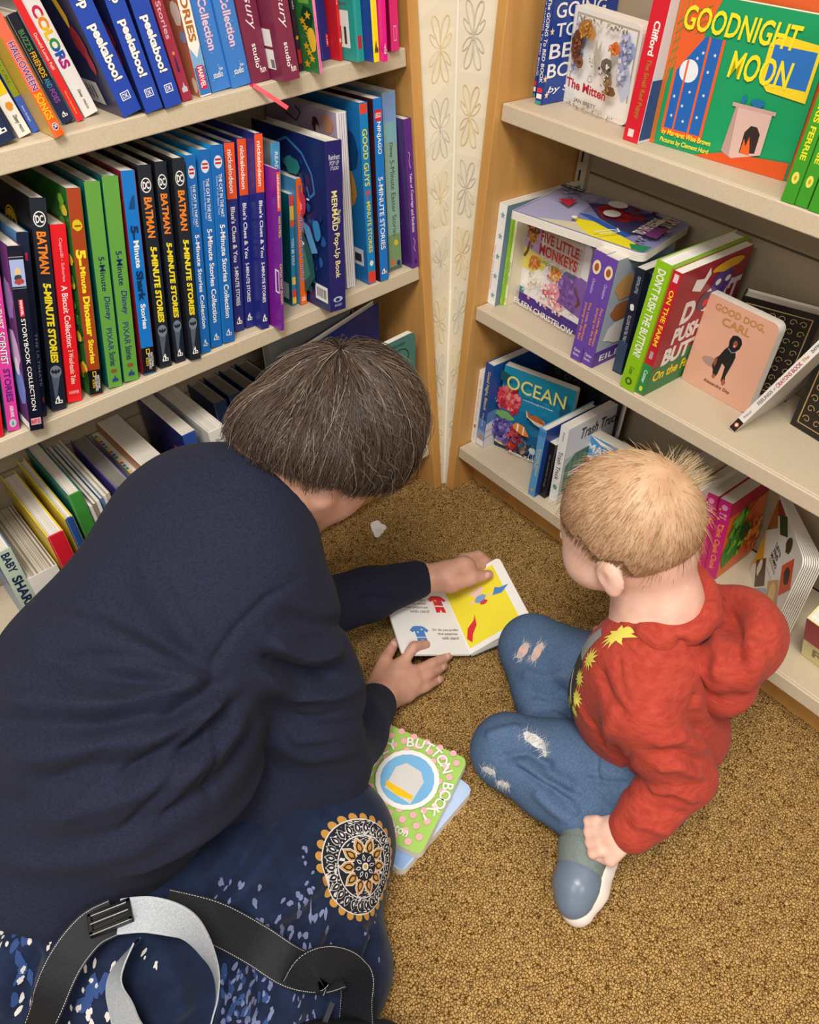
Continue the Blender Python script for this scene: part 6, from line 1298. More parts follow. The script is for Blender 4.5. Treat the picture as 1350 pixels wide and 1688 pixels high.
# =================================================================== seated woman
def woman():
    M0 = thing('person', 'grey haired woman in a navy top and printed blue dress bending over the open book', 'person', Matrix.Translation((0, 0, 0)))
    Hc = np.array((-.462, -.283, .548))
    Uh = nrm((.90, .02, .43)); Fh = nrm(np.array((.40, -.06, -.90))-Uh*(np.array((.40, -.06, -.90))@Uh)); Lh = np.cross(Uh, Fh)
    RH = np.stack([Fh, Lh, Uh], 1); hp = lambda f, l, u: Hc+Fh*f+Lh*l+Uh*u
    Pv, Wa, Cb, Nk = np.array((-.965, -.365, .19)), np.array((-.835, -.335, .37)), np.array((-.665, -.290, .455)), np.array((-.575, -.285, .525))
    SR, SL = at(455, 1010, .425), np.array((-.560, -.150, .415))
    ER, WR = at(528, 1262, .185), at(622, 1158, .062)
    EL, WL = at(520, 1006, .14), at(690, 955, .085)
    KR, KL = at(534, 1392, .105), np.array((-.68, -.20, .10))
    AR, AL = np.array((-.93, -.66, .06)), np.array((-.95, -.18, .06))
    HRp, HLp = Pv+np.array((.02, -.10, -.03)), Pv+np.array((.02, .10, -.03))
    # ---------------- body
    lo = np.min([Pv-.05, KL, KR, AR, AL, WR], 0)-.12; lo[2] = 0; hi = np.max([Hc, SL, at(760, 1085, .03), at(812, 935, .10)], 0)+np.array((.13, .11, .13))
    v = Vol(lo, hi, .0034)
    v.chain([Pv-(0, 0, .03), Wa-(0, 0, .02), Cb-(0, 0, .03), Nk], [.10, .09, .075, .052], k=.04, kj=.04)
    v.cap(SR-(.02, 0, .03), SL-(.02, 0, .03), .036, .036, k=.04)
    v.chain([SR-(0, 0, .02), ER, WR], [.040, .036, .026], k=.03, kj=.01); v.chain([SL-(0, 0, .02), EL, WL], [.038, .034, .026], k=.03, kj=.01)
    v.chain([HRp, KR, AR], [.08, .058, .04], k=.03, kj=.01); v.chain([HLp, KL, AL], [.08, .058, .04], k=.03, kj=.01)
    for A_, d_ in ((AR, (-.12, .02, -.02)), (AL, (-.10, -.03, -.02))): v.cap(A_, A_+np.array(d_), .035, .024, k=.02)
    # head, face, neck
    v.ell(hp(-.010, 0, .018), (.092, .074, .088), RH, k=.02)
    v.ell(hp(.030, 0, -.035), (.062, .060, .075), RH, k=.03)
    v.ell(hp(.055, 0, -.090), (.026, .028, .022), RH, k=.03)
    for sg in (-1, 1): v.ell(hp(.040, sg*.036, -.045), (.034, .028, .038), RH, k=.02); v.cap(hp(.0, sg*.056, -.065), hp(.055, sg*.018, -.092), .018, .016, k=.02)
    v.chain([hp(.088, 0, .0), hp(.106, 0, -.034)], [.007, .011], k=.012)
    for sg in (-1, 1):
        v.ell(hp(.090, sg*.031, .004), (.012, .015, .010), RH, k=.010, op='sub'); v.cap(hp(.082, sg*.016, .022), hp(.074, sg*.046, .022), .007, .006, k=.01)
        v.ell(hp(-.006, sg*.075, -.020), (.018, .008, .028), RH, k=.008); v.ell(hp(.002, sg*.084, -.016), (.009, .006, .015), RH, k=.004, op='sub')
    v.cap(hp(.088, -.018, -.062), hp(.088, .018, -.062), .0065, .0065, k=.008); v.cap(hp(.096, -.02, -.062), hp(.096, .02, -.062), .002, .002, k=.003, op='sub')
    v.chain([hp(-.035, 0, -.055), Nk+(Hc-Nk)*.25, Nk], [.052, .052, .060], k=.03, kj=.02)
    # right hand laid flat, index finger on the page
    W = WR
    kn = [at(660, 1098, .046), at(678, 1110, .043), at(682, 1128, .036), at(672, 1146, .028)]
    v.chain([W, at(634, 1144, .050)], [.027, .029], k=.015)
    for k_, r_ in zip(kn, (.0150, .0150, .0140, .0130)): v.cap(at(630, 1146, .047), k_, .021, r_, k=.012)
    fing = [[kn[0], at(682, 1066, .058), at(702, 1062, .047)], [kn[1], at(712, 1094, .040), at(740, 1081, .024)],
            [kn[2], at(708, 1112, .034), at(732, 1098, .018)], [kn[3], at(702, 1133, .026), at(727, 1119, .010)]]
    for f_, r_ in zip(fing, [(.0105, .0095, .0082), (.0102, .0092, .0078), (.0098, .0088, .0075), (.0090, .0080, .0068)]): v.chain(f_, r_, k=.004, kj=.003)
    v.chain([at(620, 1128, .048), at(634, 1088, .044), at(652, 1058, .040)], [.0165, .0118, .0085], k=.012, kj=.003)
    # left hand behind the right page, thumb on top
    v.chain([WL, at(735, 950, .088), at(765, 938, .086)], [.026, .026, .024], k=.015, kj=.01)
    for (a_, b_, c_), r_ in zip([((762, 922, .088), (788, 916, .074), (806, 928, .052)), ((766, 934, .078), (790, 932, .060), (806, 944, .040)), ((764, 945, .068), (786, 950, .046), (800, 964, .030)), ((758, 955, .062), (778, 964, .040), (792, 980, .026))], (.0100, .0098, .0092, .0084)):
        v.chain([at(*a_), at(*b_), at(*c_)], [r_*1.1, r_, r_*.85], k=.004, kj=.003)
    v.chain([at(745, 962, .090), at(778, 953, .088), at(806, 947, .078)], [.0165, .0122, .0088], k=.010, kj=.003)
    Vb, Qb = v.mesh(2)
    tree = bvh(Vb, Qb)
    pr = [(Vb, Qb, SKIN_W)]
    body = as_object('body', pr, M0)
    def nail(px, py, a, w_, l_):
        h_ = hit(tree, px, py)
        if not h_: return
        n_ = nrm(h_[1]); ex = nrm(np.cross((0, 0, 1), n_)) if abs(n_[2]) < .95 else nrm(RT-n_*(RT@n_)); ey = np.cross(n_, ex)
        ex, ey = ex*math.cos(a)+ey*math.sin(a), ey*math.cos(a)-ex*math.sin(a)
        as_object('fingernail', patch(tree, [(ell_poly(0, 0, l_, w_, 14), NAIL)], h_[0], ex, ey, .0008, .002), M0)
    nail(650, 1061, .9, .0045, .006); nail(738, 1082, .4, .004, .0055); nail(730, 1099, .4, .004, .005); nail(724, 1121, .4, .0035, .005); nail(803, 948, .1, .0045, .006)
    for sg in (-1, 1):
        c_ = hp(.078, sg*.031, .004); e = Vol(c_-.016, c_+.016, .0018); e.ell(c_, (.0105, .012, .0105), RH, k=0)
        Ve, Qe = e.mesh(1); pp = hp(.088, sg*.031, .002); fm = np.linalg.norm(Ve[Qe].mean(1)-pp, axis=1) < .005
        as_object('eye', [(Ve, Qe[~fm], mat('#f1eeea', .2)), (Ve, Qe[fm], mat('#4a3a2c', .15))], M0)
    # ---------------- hair: chin length bob, brown going grey
    hcn = hp(.006, 0, .004); r0 = np.array([.110, .101, .124])
    pole = nrm(at(575, 612, .60)-hcn)
    pole = nrm(Uh*.58-Fh*.78-Lh*.02)
    e1 = nrm(np.cross(pole, Lh)); e2 = np.cross(pole, e1)
    A, B = at(384, 718, .535), at(545, 780, .485)
    hn = nrm(np.cross(B-A, Lh)); hn = hn if hn@Uh < 0 else -hn          # points away from the crown
    def dome(d, grow=0.0):
        l = d@RH; t = 1/np.sqrt(((l/(r0+grow))**2).sum(-1)); return hcn+d*t[..., None]
    A = A-hn*.032
    def hem(p): return (p-A)@hn
    v = Vol(hcn-.17, hcn+.17, .0035)
    v.ell(hcn, r0-.004, RH, k=0)
    v.ell(hp(-.048, 0, -.060), (.050, .080, .050), RH, k=.03)          # fuller back of the bob
    v.cut(A-hn*.006, hn)
    v.ell(hp(.075, 0, -.055), (.085, .070, .110), RH, k=.01, op='sub')   # open at the face
    v.ell(hp(-.010, 0, -.03), (.080, .070, .095), RH, k=.01, op='sub')
    Vh, Qh = v.mesh(3)
    HB = fabric_mat('brown_hair_mass', '#2e231d', '#4a3b31', 120, .4, .001, (1, 1, 1), 0, .55)
    pr = [(Vh, Qh, HB)]
    n = 14500; K = 12
    th = rng.uniform(0, 2*math.pi, n); S, rad, tone = [], [], []
    NG = 230; gA = np.sort(rng.uniform(0, 2*math.pi, NG)); gS = rng.normal(0, .09, NG)+.10*np.sin(gA*3+1); gL = rng.uniform(-.004, .006, NG); gE = rng.normal(.004, .005, NG); gW = rng.uniform(2, 5, NG); gP = rng.uniform(0, 6.28, NG)
    for i in range(n):
        g_ = rng.integers(0, NG); a0 = gA[g_]+rng.normal(0, .022); b0 = abs(rng.normal(0, .42)) + .03
        end = gE[g_]+rng.normal(0, .002); curl = rng.normal(.020, .006); lay = gL[g_]+rng.uniform(-.002, .002); wob = gS[g_]+rng.normal(0, .05)
        if rng.random() < .07: lay += .004; wob += rng.normal(0, .25)
        pts = []; b = b0; inside = True
        for k in range(46):
            d = pole*math.cos(b)+(e1*math.cos(a0)+e2*math.sin(a0))*math.sin(b)
            p = dome(d, lay)
            bulge = .060*np.clip(((d@Uh)*-1-.1), 0, 1)*np.clip(-(d@Fh)+.2, 0, 1); p = p+d*bulge
            l = d@RH
            if hem(p) > end: break
            if l[0] > .55 and abs(l[1]) < .62 and l[2] < .42 and ((l[0]-.55)+(0.62-abs(l[1]))) > .12: break
            pts.append(p+d*.0012*math.sin(gW[g_]*b+gP[g_])); b += .055; a0 += wob*.055+.010*math.sin(gW[g_]*b+gP[g_])
            if b > 2.7: break
        if len(pts) < 5: continue
        pts = np.array(pts); ii = np.linspace(0, len(pts)-1, K); f0 = np.floor(ii).astype(int); f1 = np.minimum(f0+1, len(pts)-1); t = (ii-f0)[:, None]
        q = pts[f0]*(1-t)+pts[f1]*t
        # tips turn under towards the neck
        w_ = np.linspace(0, 1, K)[:, None]**5; q = q+(hp(-.01, 0, -.09)-q)*w_*max(0, curl)*6
        q += np.cumsum(rng.normal(0, .0006, (K, 3)), 0)
        S.append(q); rad.append(.00048 if rng.random() < .7 else .00034); r_ = rng.random(); tone.append(0 if r_ < .46 else (1 if r_ < .93 else 2))
    # loose fine hairs
    for i in range(260):
        a0 = rng.uniform(0, 2*math.pi); b = rng.uniform(.1, 1.9); pts = []; off = 0
        for k in range(10):
            d = pole*math.cos(b)+(e1*math.cos(a0)+e2*math.sin(a0))*math.sin(b); p = dome(d, .006+off)
            if hem(p) > .02 or ((d@Fh) > .5 and (d@Uh) < .3): break
            pts.append(p); b += .06; a0 += rng.normal(.02, .05); off += rng.uniform(0, .0016)
        if len(pts) == 10: S.append(np.array(pts)[np.linspace(0, 9, K).astype(int)]+np.arange(K)[:, None]*1e-6); rad.append(.00022); tone.append(2)
    S, rad, tone = np.array(S), np.array(rad), np.array(tone)
    for t, c in enumerate(['#43352c', '#5c4a3e', '#978a7d']):
        Vs, Fs = tubes(S[tone == t], rad[tone == t], .6); pr.append((Vs, Fs, mat(c, .38, .5)))
    as_object('hair', pr, M0)
    # ---------------- navy top
    NAVY = fabric_mat('navy_ribbed_knit', '#191c2d', '#24283c', 300, .3, .0005, (1, 1, 3), .02, .9)
    lo = np.min([Pv, WR, SR], 0)-.23; lo[2] = .0; hi = np.max([SL, Nk, WL], 0)+.11
    v = Vol(lo, hi, .0044)
    ax = nrm(Cb-Pv); la = nrm(SL-SR-ax*((SL-SR)@ax)); bk = np.cross(ax, la); RB = np.stack([ax, la, bk], 1)
    v.ell(Pv+ax*.02+bk*.0+la*.03, (.17, .185, .165), RB, k=.02)
    v.ell(Wa+bk*(-.015), (.17, .192, .155), RB, k=.08)
    v.ell(Cb-bk*.004+la*.012, (.155, .178, .125), RB, k=.08)
    v.cap(SR-ax*.01, SL-ax*.01, .068, .064, k=.05)
    v.cap(Cb+ax*.02, Nk-ax*.015, .085, .060, k=.04)
    v.ell(at(420, 1295, .165), (.11, .11, .12), None, k=.05)
    v.chain([SR, SR+(ER-SR)*.5, ER], [.076, .080, .064], k=.014, kj=.02); v.chain([ER, ER+(WR-ER)*.5, WR+(ER-WR)*.06], [.064, .053, .036], k=.02, kj=.015)
    v.chain([SL, EL, EL+(WL-EL)*.5, WL+(EL-WL)*.02], [.064, .052, .046, .035], k=.04, kj=.015)
    v.ell(Nk+(Hc-Nk)*.50-Lh*.015+Fh*.02, (.085, .066, .062), RH, k=.008, op='sub')
    v.ell(at(532, 815, .455), (.062, .062, .06), None, k=.01, op='sub')
    v.cut(Pv-ax*.018-la*.05, -ax-la*.25)
    v.ell(WR+(WR-ER)*.12, (.030, .030, .030), None, k=.003, op='sub'); v.ell(WL+(WL-EL)*.10, (.030, .030, .030), None, k=.003, op='sub')
    v.cut((0, 0, .004), (0, 0, -1))
    Vs, Qs = v.mesh(4)
    armpit = (372, 1120)
    fl = [([(548, 930), (500, 948), (440, 985), (385, 1040), (352, 1090), (350, 1125)], -.0030, .0035),
          ([(352, 1120), (270, 1150), (150, 1165), (0, 1150)], .007, .012), ([(365, 1128), (280, 1175), (160, 1195), (0, 1190)], -.007, .010),
          ([(385, 1140), (300, 1200), (180, 1228), (20, 1250)], .007, .012), ([(395, 1150), (320, 1225), (200, 1262), (40, 1290)], -.006, .011),
          ([(405, 1170), (340, 1250), (230, 1300), (60, 1345)], .006, .013), ([(420, 1200), (370, 1280), (280, 1340), (120, 1390)], -.005, .012), ([(440, 1230), (400, 1310), (320, 1380), (180, 1440)], .005, .014),
          ([(350, 1110), (300, 1080), (240, 1030), (190, 960)], -.0045, .012), ([(345, 1118), (270, 1105), (180, 1060), (100, 1000)], .0045, .014), ([(340, 1105), (310, 1050), (270, 980), (230, 920)], .0035, .012),
          ([(440, 1050), (500, 1075), (560, 1075), (592, 1060)], .006, .011), ([(430, 1080), (490, 1108), (555, 1112), (598, 1095)], -.006, .009), ([(425, 1110), (480, 1140), (545, 1145), (595, 1125)], .006, .010),
          ([(455, 1010), (510, 1030), (560, 1030), (588, 1010)], -.004, .010), ([(430, 1160), (480, 1190), (540, 1200), (590, 1190)], -.004, .010), ([(450, 1215), (500, 1245), (550, 1240), (600, 1215)], .004, .012), ([(610, 1150), (600, 1180), (605, 1215)], -.004, .006),
          ([(470, 760), (500, 830), (540, 890)], -.002, .006), ([(590, 990), (620, 985), (655, 990)], -.004, .008), ([(600, 965), (640, 955), (675, 950)], .003, .008),
          ([(0, 1060), (120, 1100), (260, 1130)], -.005, .014), ([(0, 1420), (120, 1420), (260, 1380)], .004, .016), ([(0, 1330), (120, 1310), (260, 1270)], -.004, .014)]
    fr_ = random.Random(5)
    for i in range(15):                                   # fine creases fanning out from the armpit across the back and side
        a = math.radians(150+i*7.2); L0, L1 = 20+fr_.uniform(0, 60), 190+fr_.uniform(0, 190); b_ = fr_.uniform(-.18, .18)
        pts = []
        for k in range(6):
            r_ = L0+(L1-L0)*k/5; aa = a+b_*(k/5)**2; pts.append((385+r_*math.cos(aa), 1128-r_*math.sin(aa)))
        fl.append((pts, (-.0030, .0026)[i % 2], fr_.uniform(.004, .008)))
    for i in range(6):                                    # creases across the upper sleeve
        y = 1040+i*34+fr_.uniform(-8, 8); fl.append(([(440+i*8, y-6), (490, y+10+fr_.uniform(-6, 6)), (545, y+8), (595, y-8)], (-.003, .003)[i % 2], .006))
    Vs = folds(Vs, Qs, fl)
    Vs = relax(Vs, Qs, 1, .4)
    # cuffs: stitched ring near each wrist
    as_object('long_sleeved_top', [(Vs, Qs, NAVY)], M0)
    # ---------------- long printed dress over the folded legs
    DRESS = fabric_mat('navy_blue_viscose', '#111a31', '#182643', 40, .2, .0008, (1, 1, 1), .1, .8)
    lo = np.array((-1.28, -.84, .0)); hi = np.array((-.52, -.05, .36))
    v = Vol(lo, hi, .006)
    v.ell(Pv+np.array((-.02, .03, -.04)), (.175, .175, .140), None, k=.02)
    v.chain([HRp+np.array((0, -.02, 0)), HRp+(KR-HRp)*.55, KR], [.125, .112, .088], k=.06, kj=.03)
    v.chain([KR, KR+(AR-KR)*.5+np.array((0, 0, .02)), AR], [.088, .085, .075], k=.04, kj=.03)
    v.chain([HLp, KL, AL], [.12, .085, .07], k=.06, kj=.03)
    v.chain([KR+np.array((-.05, -.04, -.02)), np.array((-.76, -.64, .06)), np.array((-.86, -.70, .05))], [.07, .065, .06], k=.05, kj=.03)
    v.ell((-1.02, -.50, .07), (.20, .22, .12), None, k=.06)
    v.ell((-.86, -.52, .06), (.17, .17, .12), None, k=.05)
    v.cut((0, 0, .003), (0, 0, -1))
    Vd, Qd = v.mesh(4)
    Vd = folds(Vd, Qd, [([(460, 1325), (400, 1420), (340, 1500)], -.006, .010), ([(500, 1320), (450, 1400), (380, 1490)], .005, .014), ([(530, 1450), (490, 1490), (430, 1520)], .006, .012), ([(530, 1485), (490, 1525), (460, 1550)], -.005, .010), ([(600, 1530), (585, 1570), (570, 1600)], .006, .011), ([(560, 1530), (545, 1560), (535, 1590)], -.006, .010), ([(618, 1530), (610, 1560), (600, 1590)], -.004, .009),
                        ([(60, 1560), (40, 1620), (30, 1680)], -.006, .010), ([(100, 1570), (85, 1620), (75, 1680)], .006, .012), ([(20, 1540), (10, 1600), (0, 1670)], .006, .012), ([(260, 1560), (290, 1620), (300, 1680)], .005, .014), ([(420, 1580), (430, 1630), (440, 1680)], -.006, .012), ([(380, 1590), (395, 1640), (400, 1685)], .006, .012), ([(470, 1610), (480, 1650), (490, 1685)], .005, .010)])
    Vd = relax(Vd, Qd, 1, .4)
    td = bvh(Vd, Qd); pr = [(Vd, Qd, DRESS)]
    CRM, GLD, INK, LIL, SKY = mat('#c9c4c2', .85), mat('#b08238', .85), mat('#10131f', .85), mat('#6d759c', .85), mat('#274278', .85)
    g = hit(td, 598, 1428)
    if g:
        c0, n_ = g[0], nrm(nrm(g[1])+RT*.5); rt = nrm(RT-n_*(RT@n_)); upp = np.cross(n_, rt)
        R_ = .054
        pl = []
        ring = lambda r1, r2, m, k=48: [([(r1*math.cos(a), r1*math.sin(a)), (r2*math.cos(a), r2*math.sin(a)), (r2*math.cos(b), r2*math.sin(b)), (r1*math.cos(b), r1*math.sin(b))], m) for a, b in zip(np.linspace(0, 6.2832, k+1)[:-1], np.linspace(0, 6.2832, k+1)[1:])]
        rad_ = lambda a, r, s_, w_: [(r*math.cos(a)+s_*x*math.cos(a)-w_*y*math.sin(a), r*math.sin(a)+s_*x*math.sin(a)+w_*y*math.cos(a)) for x, y in [(-1, 0), (-.4, .8), (.3, .7), (1, 0), (.3, -.7), (-.4, -.8)]]
        for i in range(26): a = 2*math.pi*i/26; pl.append((ell_poly(R_*1.06*math.cos(a), R_*1.06*math.sin(a), .0055, .0055, 10), GLD))
        pl.append((ell_poly(0, 0, R_*1.03, R_*1.03, 40), CRM)); pl.append((ell_poly(0, 0, R_*1.005, R_*1.005, 40), INK))
        layer = []
        for i in range(26): a = 2*math.pi*i/26; layer += [(rad_(a, R_*.84, .0072, .0052), CRM)]
        pl += layer; pl += [(rad_(2*math.pi*i/26, R_*.84, .0063, .0044), INK) for i in range(26)]; pl += [(rad_(2*math.pi*i/26, R_*.83, .003, .0016), CRM) for i in range(26)]
        pl.append((ell_poly(0, 0, R_*.68, R_*.68, 36), CRM)); pl.append((ell_poly(0, 0, R_*.655, R_*.655, 36), INK))
        pl += [(ell_poly(R_*.72*math.cos(a), R_*.72*math.sin(a), .0011, .0011, 6), CRM) for a in np.linspace(0, 6.28, 44)]
        pl += [(rad_(2*math.pi*i/10, R_*.44, .0120, .0090), CRM) for i in range(10)]; pl += [(rad_(2*math.pi*i/10, R_*.44, .0105, .0075), mat('#b98a4c', .85)) for i in range(10)]; pl += [(rad_(2*math.pi*i/10, R_*.43, .0075, .0052), INK) for i in range(10)]; pl += [(rad_(2*math.pi*i/10, R_*.43, .0048, .0030), GLD) for i in range(10)]
        pl.append((ell_poly(0, 0, R_*.30, R_*.30, 24), INK)); pl += [(rad_(2*math.pi*i/8+.2, R_*.19, .0042, .0026), CRM) for i in range(8)]; pl += [(rad_(2*math.pi*i/8+.2, R_*.19, .0028, .0014), INK) for i in range(8)]
        pl.append((ell_poly(0, 0, R_*.085, R_*.085, 14), CRM)); pl.append((ell_poly(0, 0, R_*.05, R_*.05, 12), GLD))
        # thin layers: keep the lift small by grouping the rings
        for k_, it in enumerate(pl): pr.extend(patch(td, [it], c0, rt, upp, .0008+.00003*k_ if k_ < 26 else .0012+.00002*k_, .006))
    r_ = random.Random(21)
    def speck(px, py, w_, h_, m, seed, a):
        g = hit(td, px, py)
        if not g: return
        n_ = nrm(g[1]); ex = nrm(RT-n_*(RT@n_)); ey = np.cross(n_, ex); ex, ey = ex*math.cos(a)+ey*math.sin(a), ey*math.cos(a)-ex*math.sin(a)
        pr.extend(patch(td, [(blob(0, 0, w_, h_, seed, 10, .45), m)], g[0], ex, ey, .0009, .006))
    for (x0, y0, x1, y1, cnt, m, sz) in [(415, 1460, 545, 1570, 42, LIL, .0052), (330, 1450, 400, 1500, 9, LIL, .004), (495, 1390, 520, 1470, 7, LIL, .003), (560, 1345, 600, 1365, 3, LIL, .003), (20, 1530, 90, 1688, 26, CRM, .004), (20, 1530, 90, 1688, 14, SKY, .007),
                                         (90, 1560, 190, 1688, 26, CRM, .0036), (130, 1600, 190, 1660, 8, SKY, .009), (365, 1590, 450, 1688, 46, LIL, .0042), (365, 1590, 450, 1688, 22, SKY, .0052), (480, 1620, 520, 1688, 16, LIL, .003), (232, 1550, 260, 1600, 4, CRM, .003), (0, 1510, 12, 1560, 10, CRM, .003), (600, 1500, 632, 1590, 8, LIL, .0025)]:
        for i in range(cnt): speck(r_.uniform(x0, x1), r_.uniform(y0, y1), sz*r_.uniform(.45, .95), sz*r_.uniform(.8, 1.9), m, r_.randint(0, 9999), r_.uniform(-.7, .3))
    dress = as_object('printed_dress', pr, M0)
    return td, bvh(Vs, Qs)
TD, TS = woman()

# =================================================================== shoulder bag with webbing strap
def bag():
    def over(px, py, lift):
        hs = [h for h in (hit(TD, px, py), hit(TS, px, py)) if h]
        p = min((h[0] for h in hs), key=lambda q: np.linalg.norm(q-CAM)) if hs else at(px, py, .16)
        return p-nrm(ray(px, py))*lift

    t = thing('shoulder_bag', 'black shoulder bag with a wide black and silver webbing strap lying on the woman\'s lap', 'bag', Matrix.Translation((0, 0, 0)))
    BLK, SLV, STI = fabric_mat('black_webbing', '#15161a', '#202127', 500, .4, .0004, (1, 1, 1), 0, .55), fabric_mat('silver_grey_webbing', '#8f949b', '#a9aeb5', 500, .4, .0004, (1, 1, 1), 0, .4), mat('#c9c9cc', .7)
    def band(pts, name, width=.037, top=BLK, under=SLV, stitched=True, tilt=None):
        """pts: photo x, y, height, roll: webbing of constant width along the path; roll turns it about its length"""
        P = np.array([over(p[0], p[1], p[2]) for p in pts]); n = len(P); m = 10*(n-1)+1
        def cr(A):
            out = []
            for i in range(n-1):
                a, b, c, d = A[max(i-1, 0)], A[i], A[i+1], A[min(i+2, n-1)]
                for k in range(10):
                    u = k/10; out.append(.5*((2*b)+(c-a)*u+(2*a-5*b+4*c-d)*u*u+(3*b-a-3*c+d)*u**3))
            return np.array(out+[A[-1]])
        C_ = cr(P); ro = cr(np.array([[p[3]] for p in pts]))[:, 0]
        T = np.gradient(C_, axis=0); T /= np.linalg.norm(T, axis=1)[:, None]
        mb = MB(); rows = []
        for i in range(m):
            s_ = np.cross(T[i], (0, 0, 1.0)); s_ = s_/max(np.linalg.norm(s_), 1e-6); u_ = np.cross(s_, T[i]); a = math.radians(ro[i])
            wv = s_*math.cos(a)+u_*math.sin(a); nv = np.cross(wv, T[i]); nv = nv if nv[2]*math.cos(a) >= 0 or True else -nv
            rows.append((C_[i]-wv*width/2, C_[i]+wv*width/2, nv*.0008, wv))
        R0, R1, NV_ = np.array([r[0] for r in rows]), np.array([r[1] for r in rows]), np.array([r[2] for r in rows])
        fc = [(2*i, 2*i+1, 2*i+3, 2*i+2) for i in range(m-1)]; il = lambda A_, B_: [q for p in zip(A_, B_) for q in p]
        mb.mesh(il(R0+NV_, R1+NV_), fc, top); mb.mesh(il(R1-NV_, R0-NV_), fc, under)
        mb.mesh(il(R0-NV_, R0+NV_), fc, top); mb.mesh(il(R1+NV_, R1-NV_), fc, top)
        if stitched:
            for i in range(m-1):
                a, b, nv, wv = rows[i]; c, d, nv2, wv2 = rows[i+1]
                for e0, e1, sg in ((a, c, 1), (b, d, -1)):
                    for q_ in (1, -1):
                        o1 = wv*.0014*sg+nv*1.4*q_; o2 = wv*.0019*sg+nv*1.4*q_; mid = lambda f: e0+(e1-e0)*f
                        for f_ in (0, .5): mb.poly([mid(f_)+o1, mid(f_+.3)+o1, mid(f_+.3)+o2, mid(f_)+o2], STI)
        return mb.build(name, t, smooth=True)
    band([(360, 1835, .02, -5), (200, 1845, .02, -8), (92, 1795, .025, -10), (64, 1720, .03, -10), (80, 1650, .032, -12), (108, 1585, .034, -18), (148, 1534, .034, -25), (188, 1512, .030, -25)], 'strap_end')
    band([(196, 1511, .034, -12), (250, 1508, .045, -25), (308, 1528, .050, -50), (345, 1582, .050, -68), (357, 1640, .045, -75), (345, 1720, .035, -75), (350, 1800, .02, -60)], 'strap_loop', top=SLV, under=BLK, width=.034)
    band([(400, 1800, .02, 10), (300, 1785, .02, 20), (230, 1725, .02, 30), (200, 1660, .022, 40), (194, 1606, .026, 50), (226, 1550, .030, 70)], 'strap_tail', top=SLV, under=BLK, width=.038)
    band([(270, 1500, .016, -14), (350, 1520, .018, -14), (420, 1556, .018, -10), (480, 1594, .020, -4), (530, 1606, .022, 5), (560, 1600, .024, 10)], 'strap', width=.043, under=BLK)
    band([(500, 1628, .03, -40), (516, 1602, .045, -50), (546, 1594, .052, -55), (572, 1602, .048, -55), (587, 1630, .04, -45), (588, 1700, .03, -30)], 'strap_anchor', width=.052, under=BLK)
    # adjuster buckle
    mb = MB(); B0 = over(182, 1513, .036); X = nrm(at(205, 1503, .287)-at(185, 1511, .287)); Z = np.array((0, 0, 1.0)); Y = nrm(np.cross(Z, X)); PL = mat('#0d0e10', .3, .6)
    for (a0, a1, b0, b1, c0, c1) in [(-.022, .022, -.012, -.007, -.004, .004), (-.022, .022, .007, .012, -.004, .004), (-.022, -.017, -.012, .012, -.004, .004), (.017, .022, -.012, .012, -.004, .004), (-.02, .02, -.002, .002, .002, .006)]:
        mb.box((a0, b0, c0), (a1, b1, c1), PL, fr=lambda a, b, c: B0+X*a*1.0+Y*b*1.0+Z*c)
    mb.box((-.019, -.009, -.002), (.019, .009, .002), PL, fr=lambda a, b, c: B0+X*a+Y*b+Z*c)
    mb.build('buckle', t, bevel=.0012)
    # body of the bag, mostly below the picture
    BC = mat('#121318', .6)
    c = at(590, 1800, .0); c[2] = 0; g_ = nrm((FW[0], FW[1], 0)); r_ = nrm((RT[0], RT[1], 0))
    mb = MB()
    mb.box((-.12, -.055, .002), (.06, .055, .15), BC, fr=lambda a_, b_, c_: c+r_*a_*(1-.6*max(0, c_-.09))+g_*b_*(1-2.5*max(0, c_-.07))+np.array((0, 0, 1))*c_)
    mb.build('bag_body', t, smooth=True, bevel=.022, seg=5)
    mb = MB(); mb.box((-.10, -.060, .03), (.04, -.054, .10), BC, fr=lambda a_, b_, c_: c+r_*a_+g_*b_+np.array((0, 0, 1))*c_); mb.build('front_pocket', t, bevel=.003)
    mb = MB(); z0, z1 = at(548, 1655, .155), at(522, 1720, .125); d = nrm(z1-z0); s_ = nrm(np.cross(d, (0, 0, 1)))
    for i in range(26):
        p = z0+(z1-z0)*i/25; mb.box((-.003, -.0008, -.001), (.003, .0008, .0015), mat('#33343a', .3), fr=lambda a, b, c, p=p: p+s_*a+d*b+np.array((0, 0, 1))*c)
    mb.build('zip', t)
bag()

# =================================================================== books on the carpet and the paper scrap
def paper():
    mb = MB(); c = at(623, 871, .0012)
    P = [(-.9, .45), (-.75, .75), (-.4, .85), (-.1, .95), (.15, .8), (.35, .5), (.7, .42), (.98, .22), (1.0, -.05), (.72, -.25), (.6, -.55), (.4, -.62), (.3, -.85), (-.05, -1), (-.35, -.9), (-.5, -.5), (-.7, -.2), (-.8, .1)]
    g = nrm((FW[0], FW[1], 0)); r = np.array((RT[0], RT[1], 0))
    top = [c+r*.0175*x+g*.026*y+np.array((0, 0, .001*math.sin(3*x))) for x, y in P]; k = len(P)
    mb.mesh(top, tri(P), mat('#f2f1ee', .7)); mb.mesh([p-np.array((0, 0, .0008)) for p in top], [f[::-1] for f in tri(P)], mat('#e6e4df', .7))
    o = mb.build('paper_scrap'); tag(o, 'small white scalloped paper sticker on the carpet below the woman\'s face', 'paper')
paper()
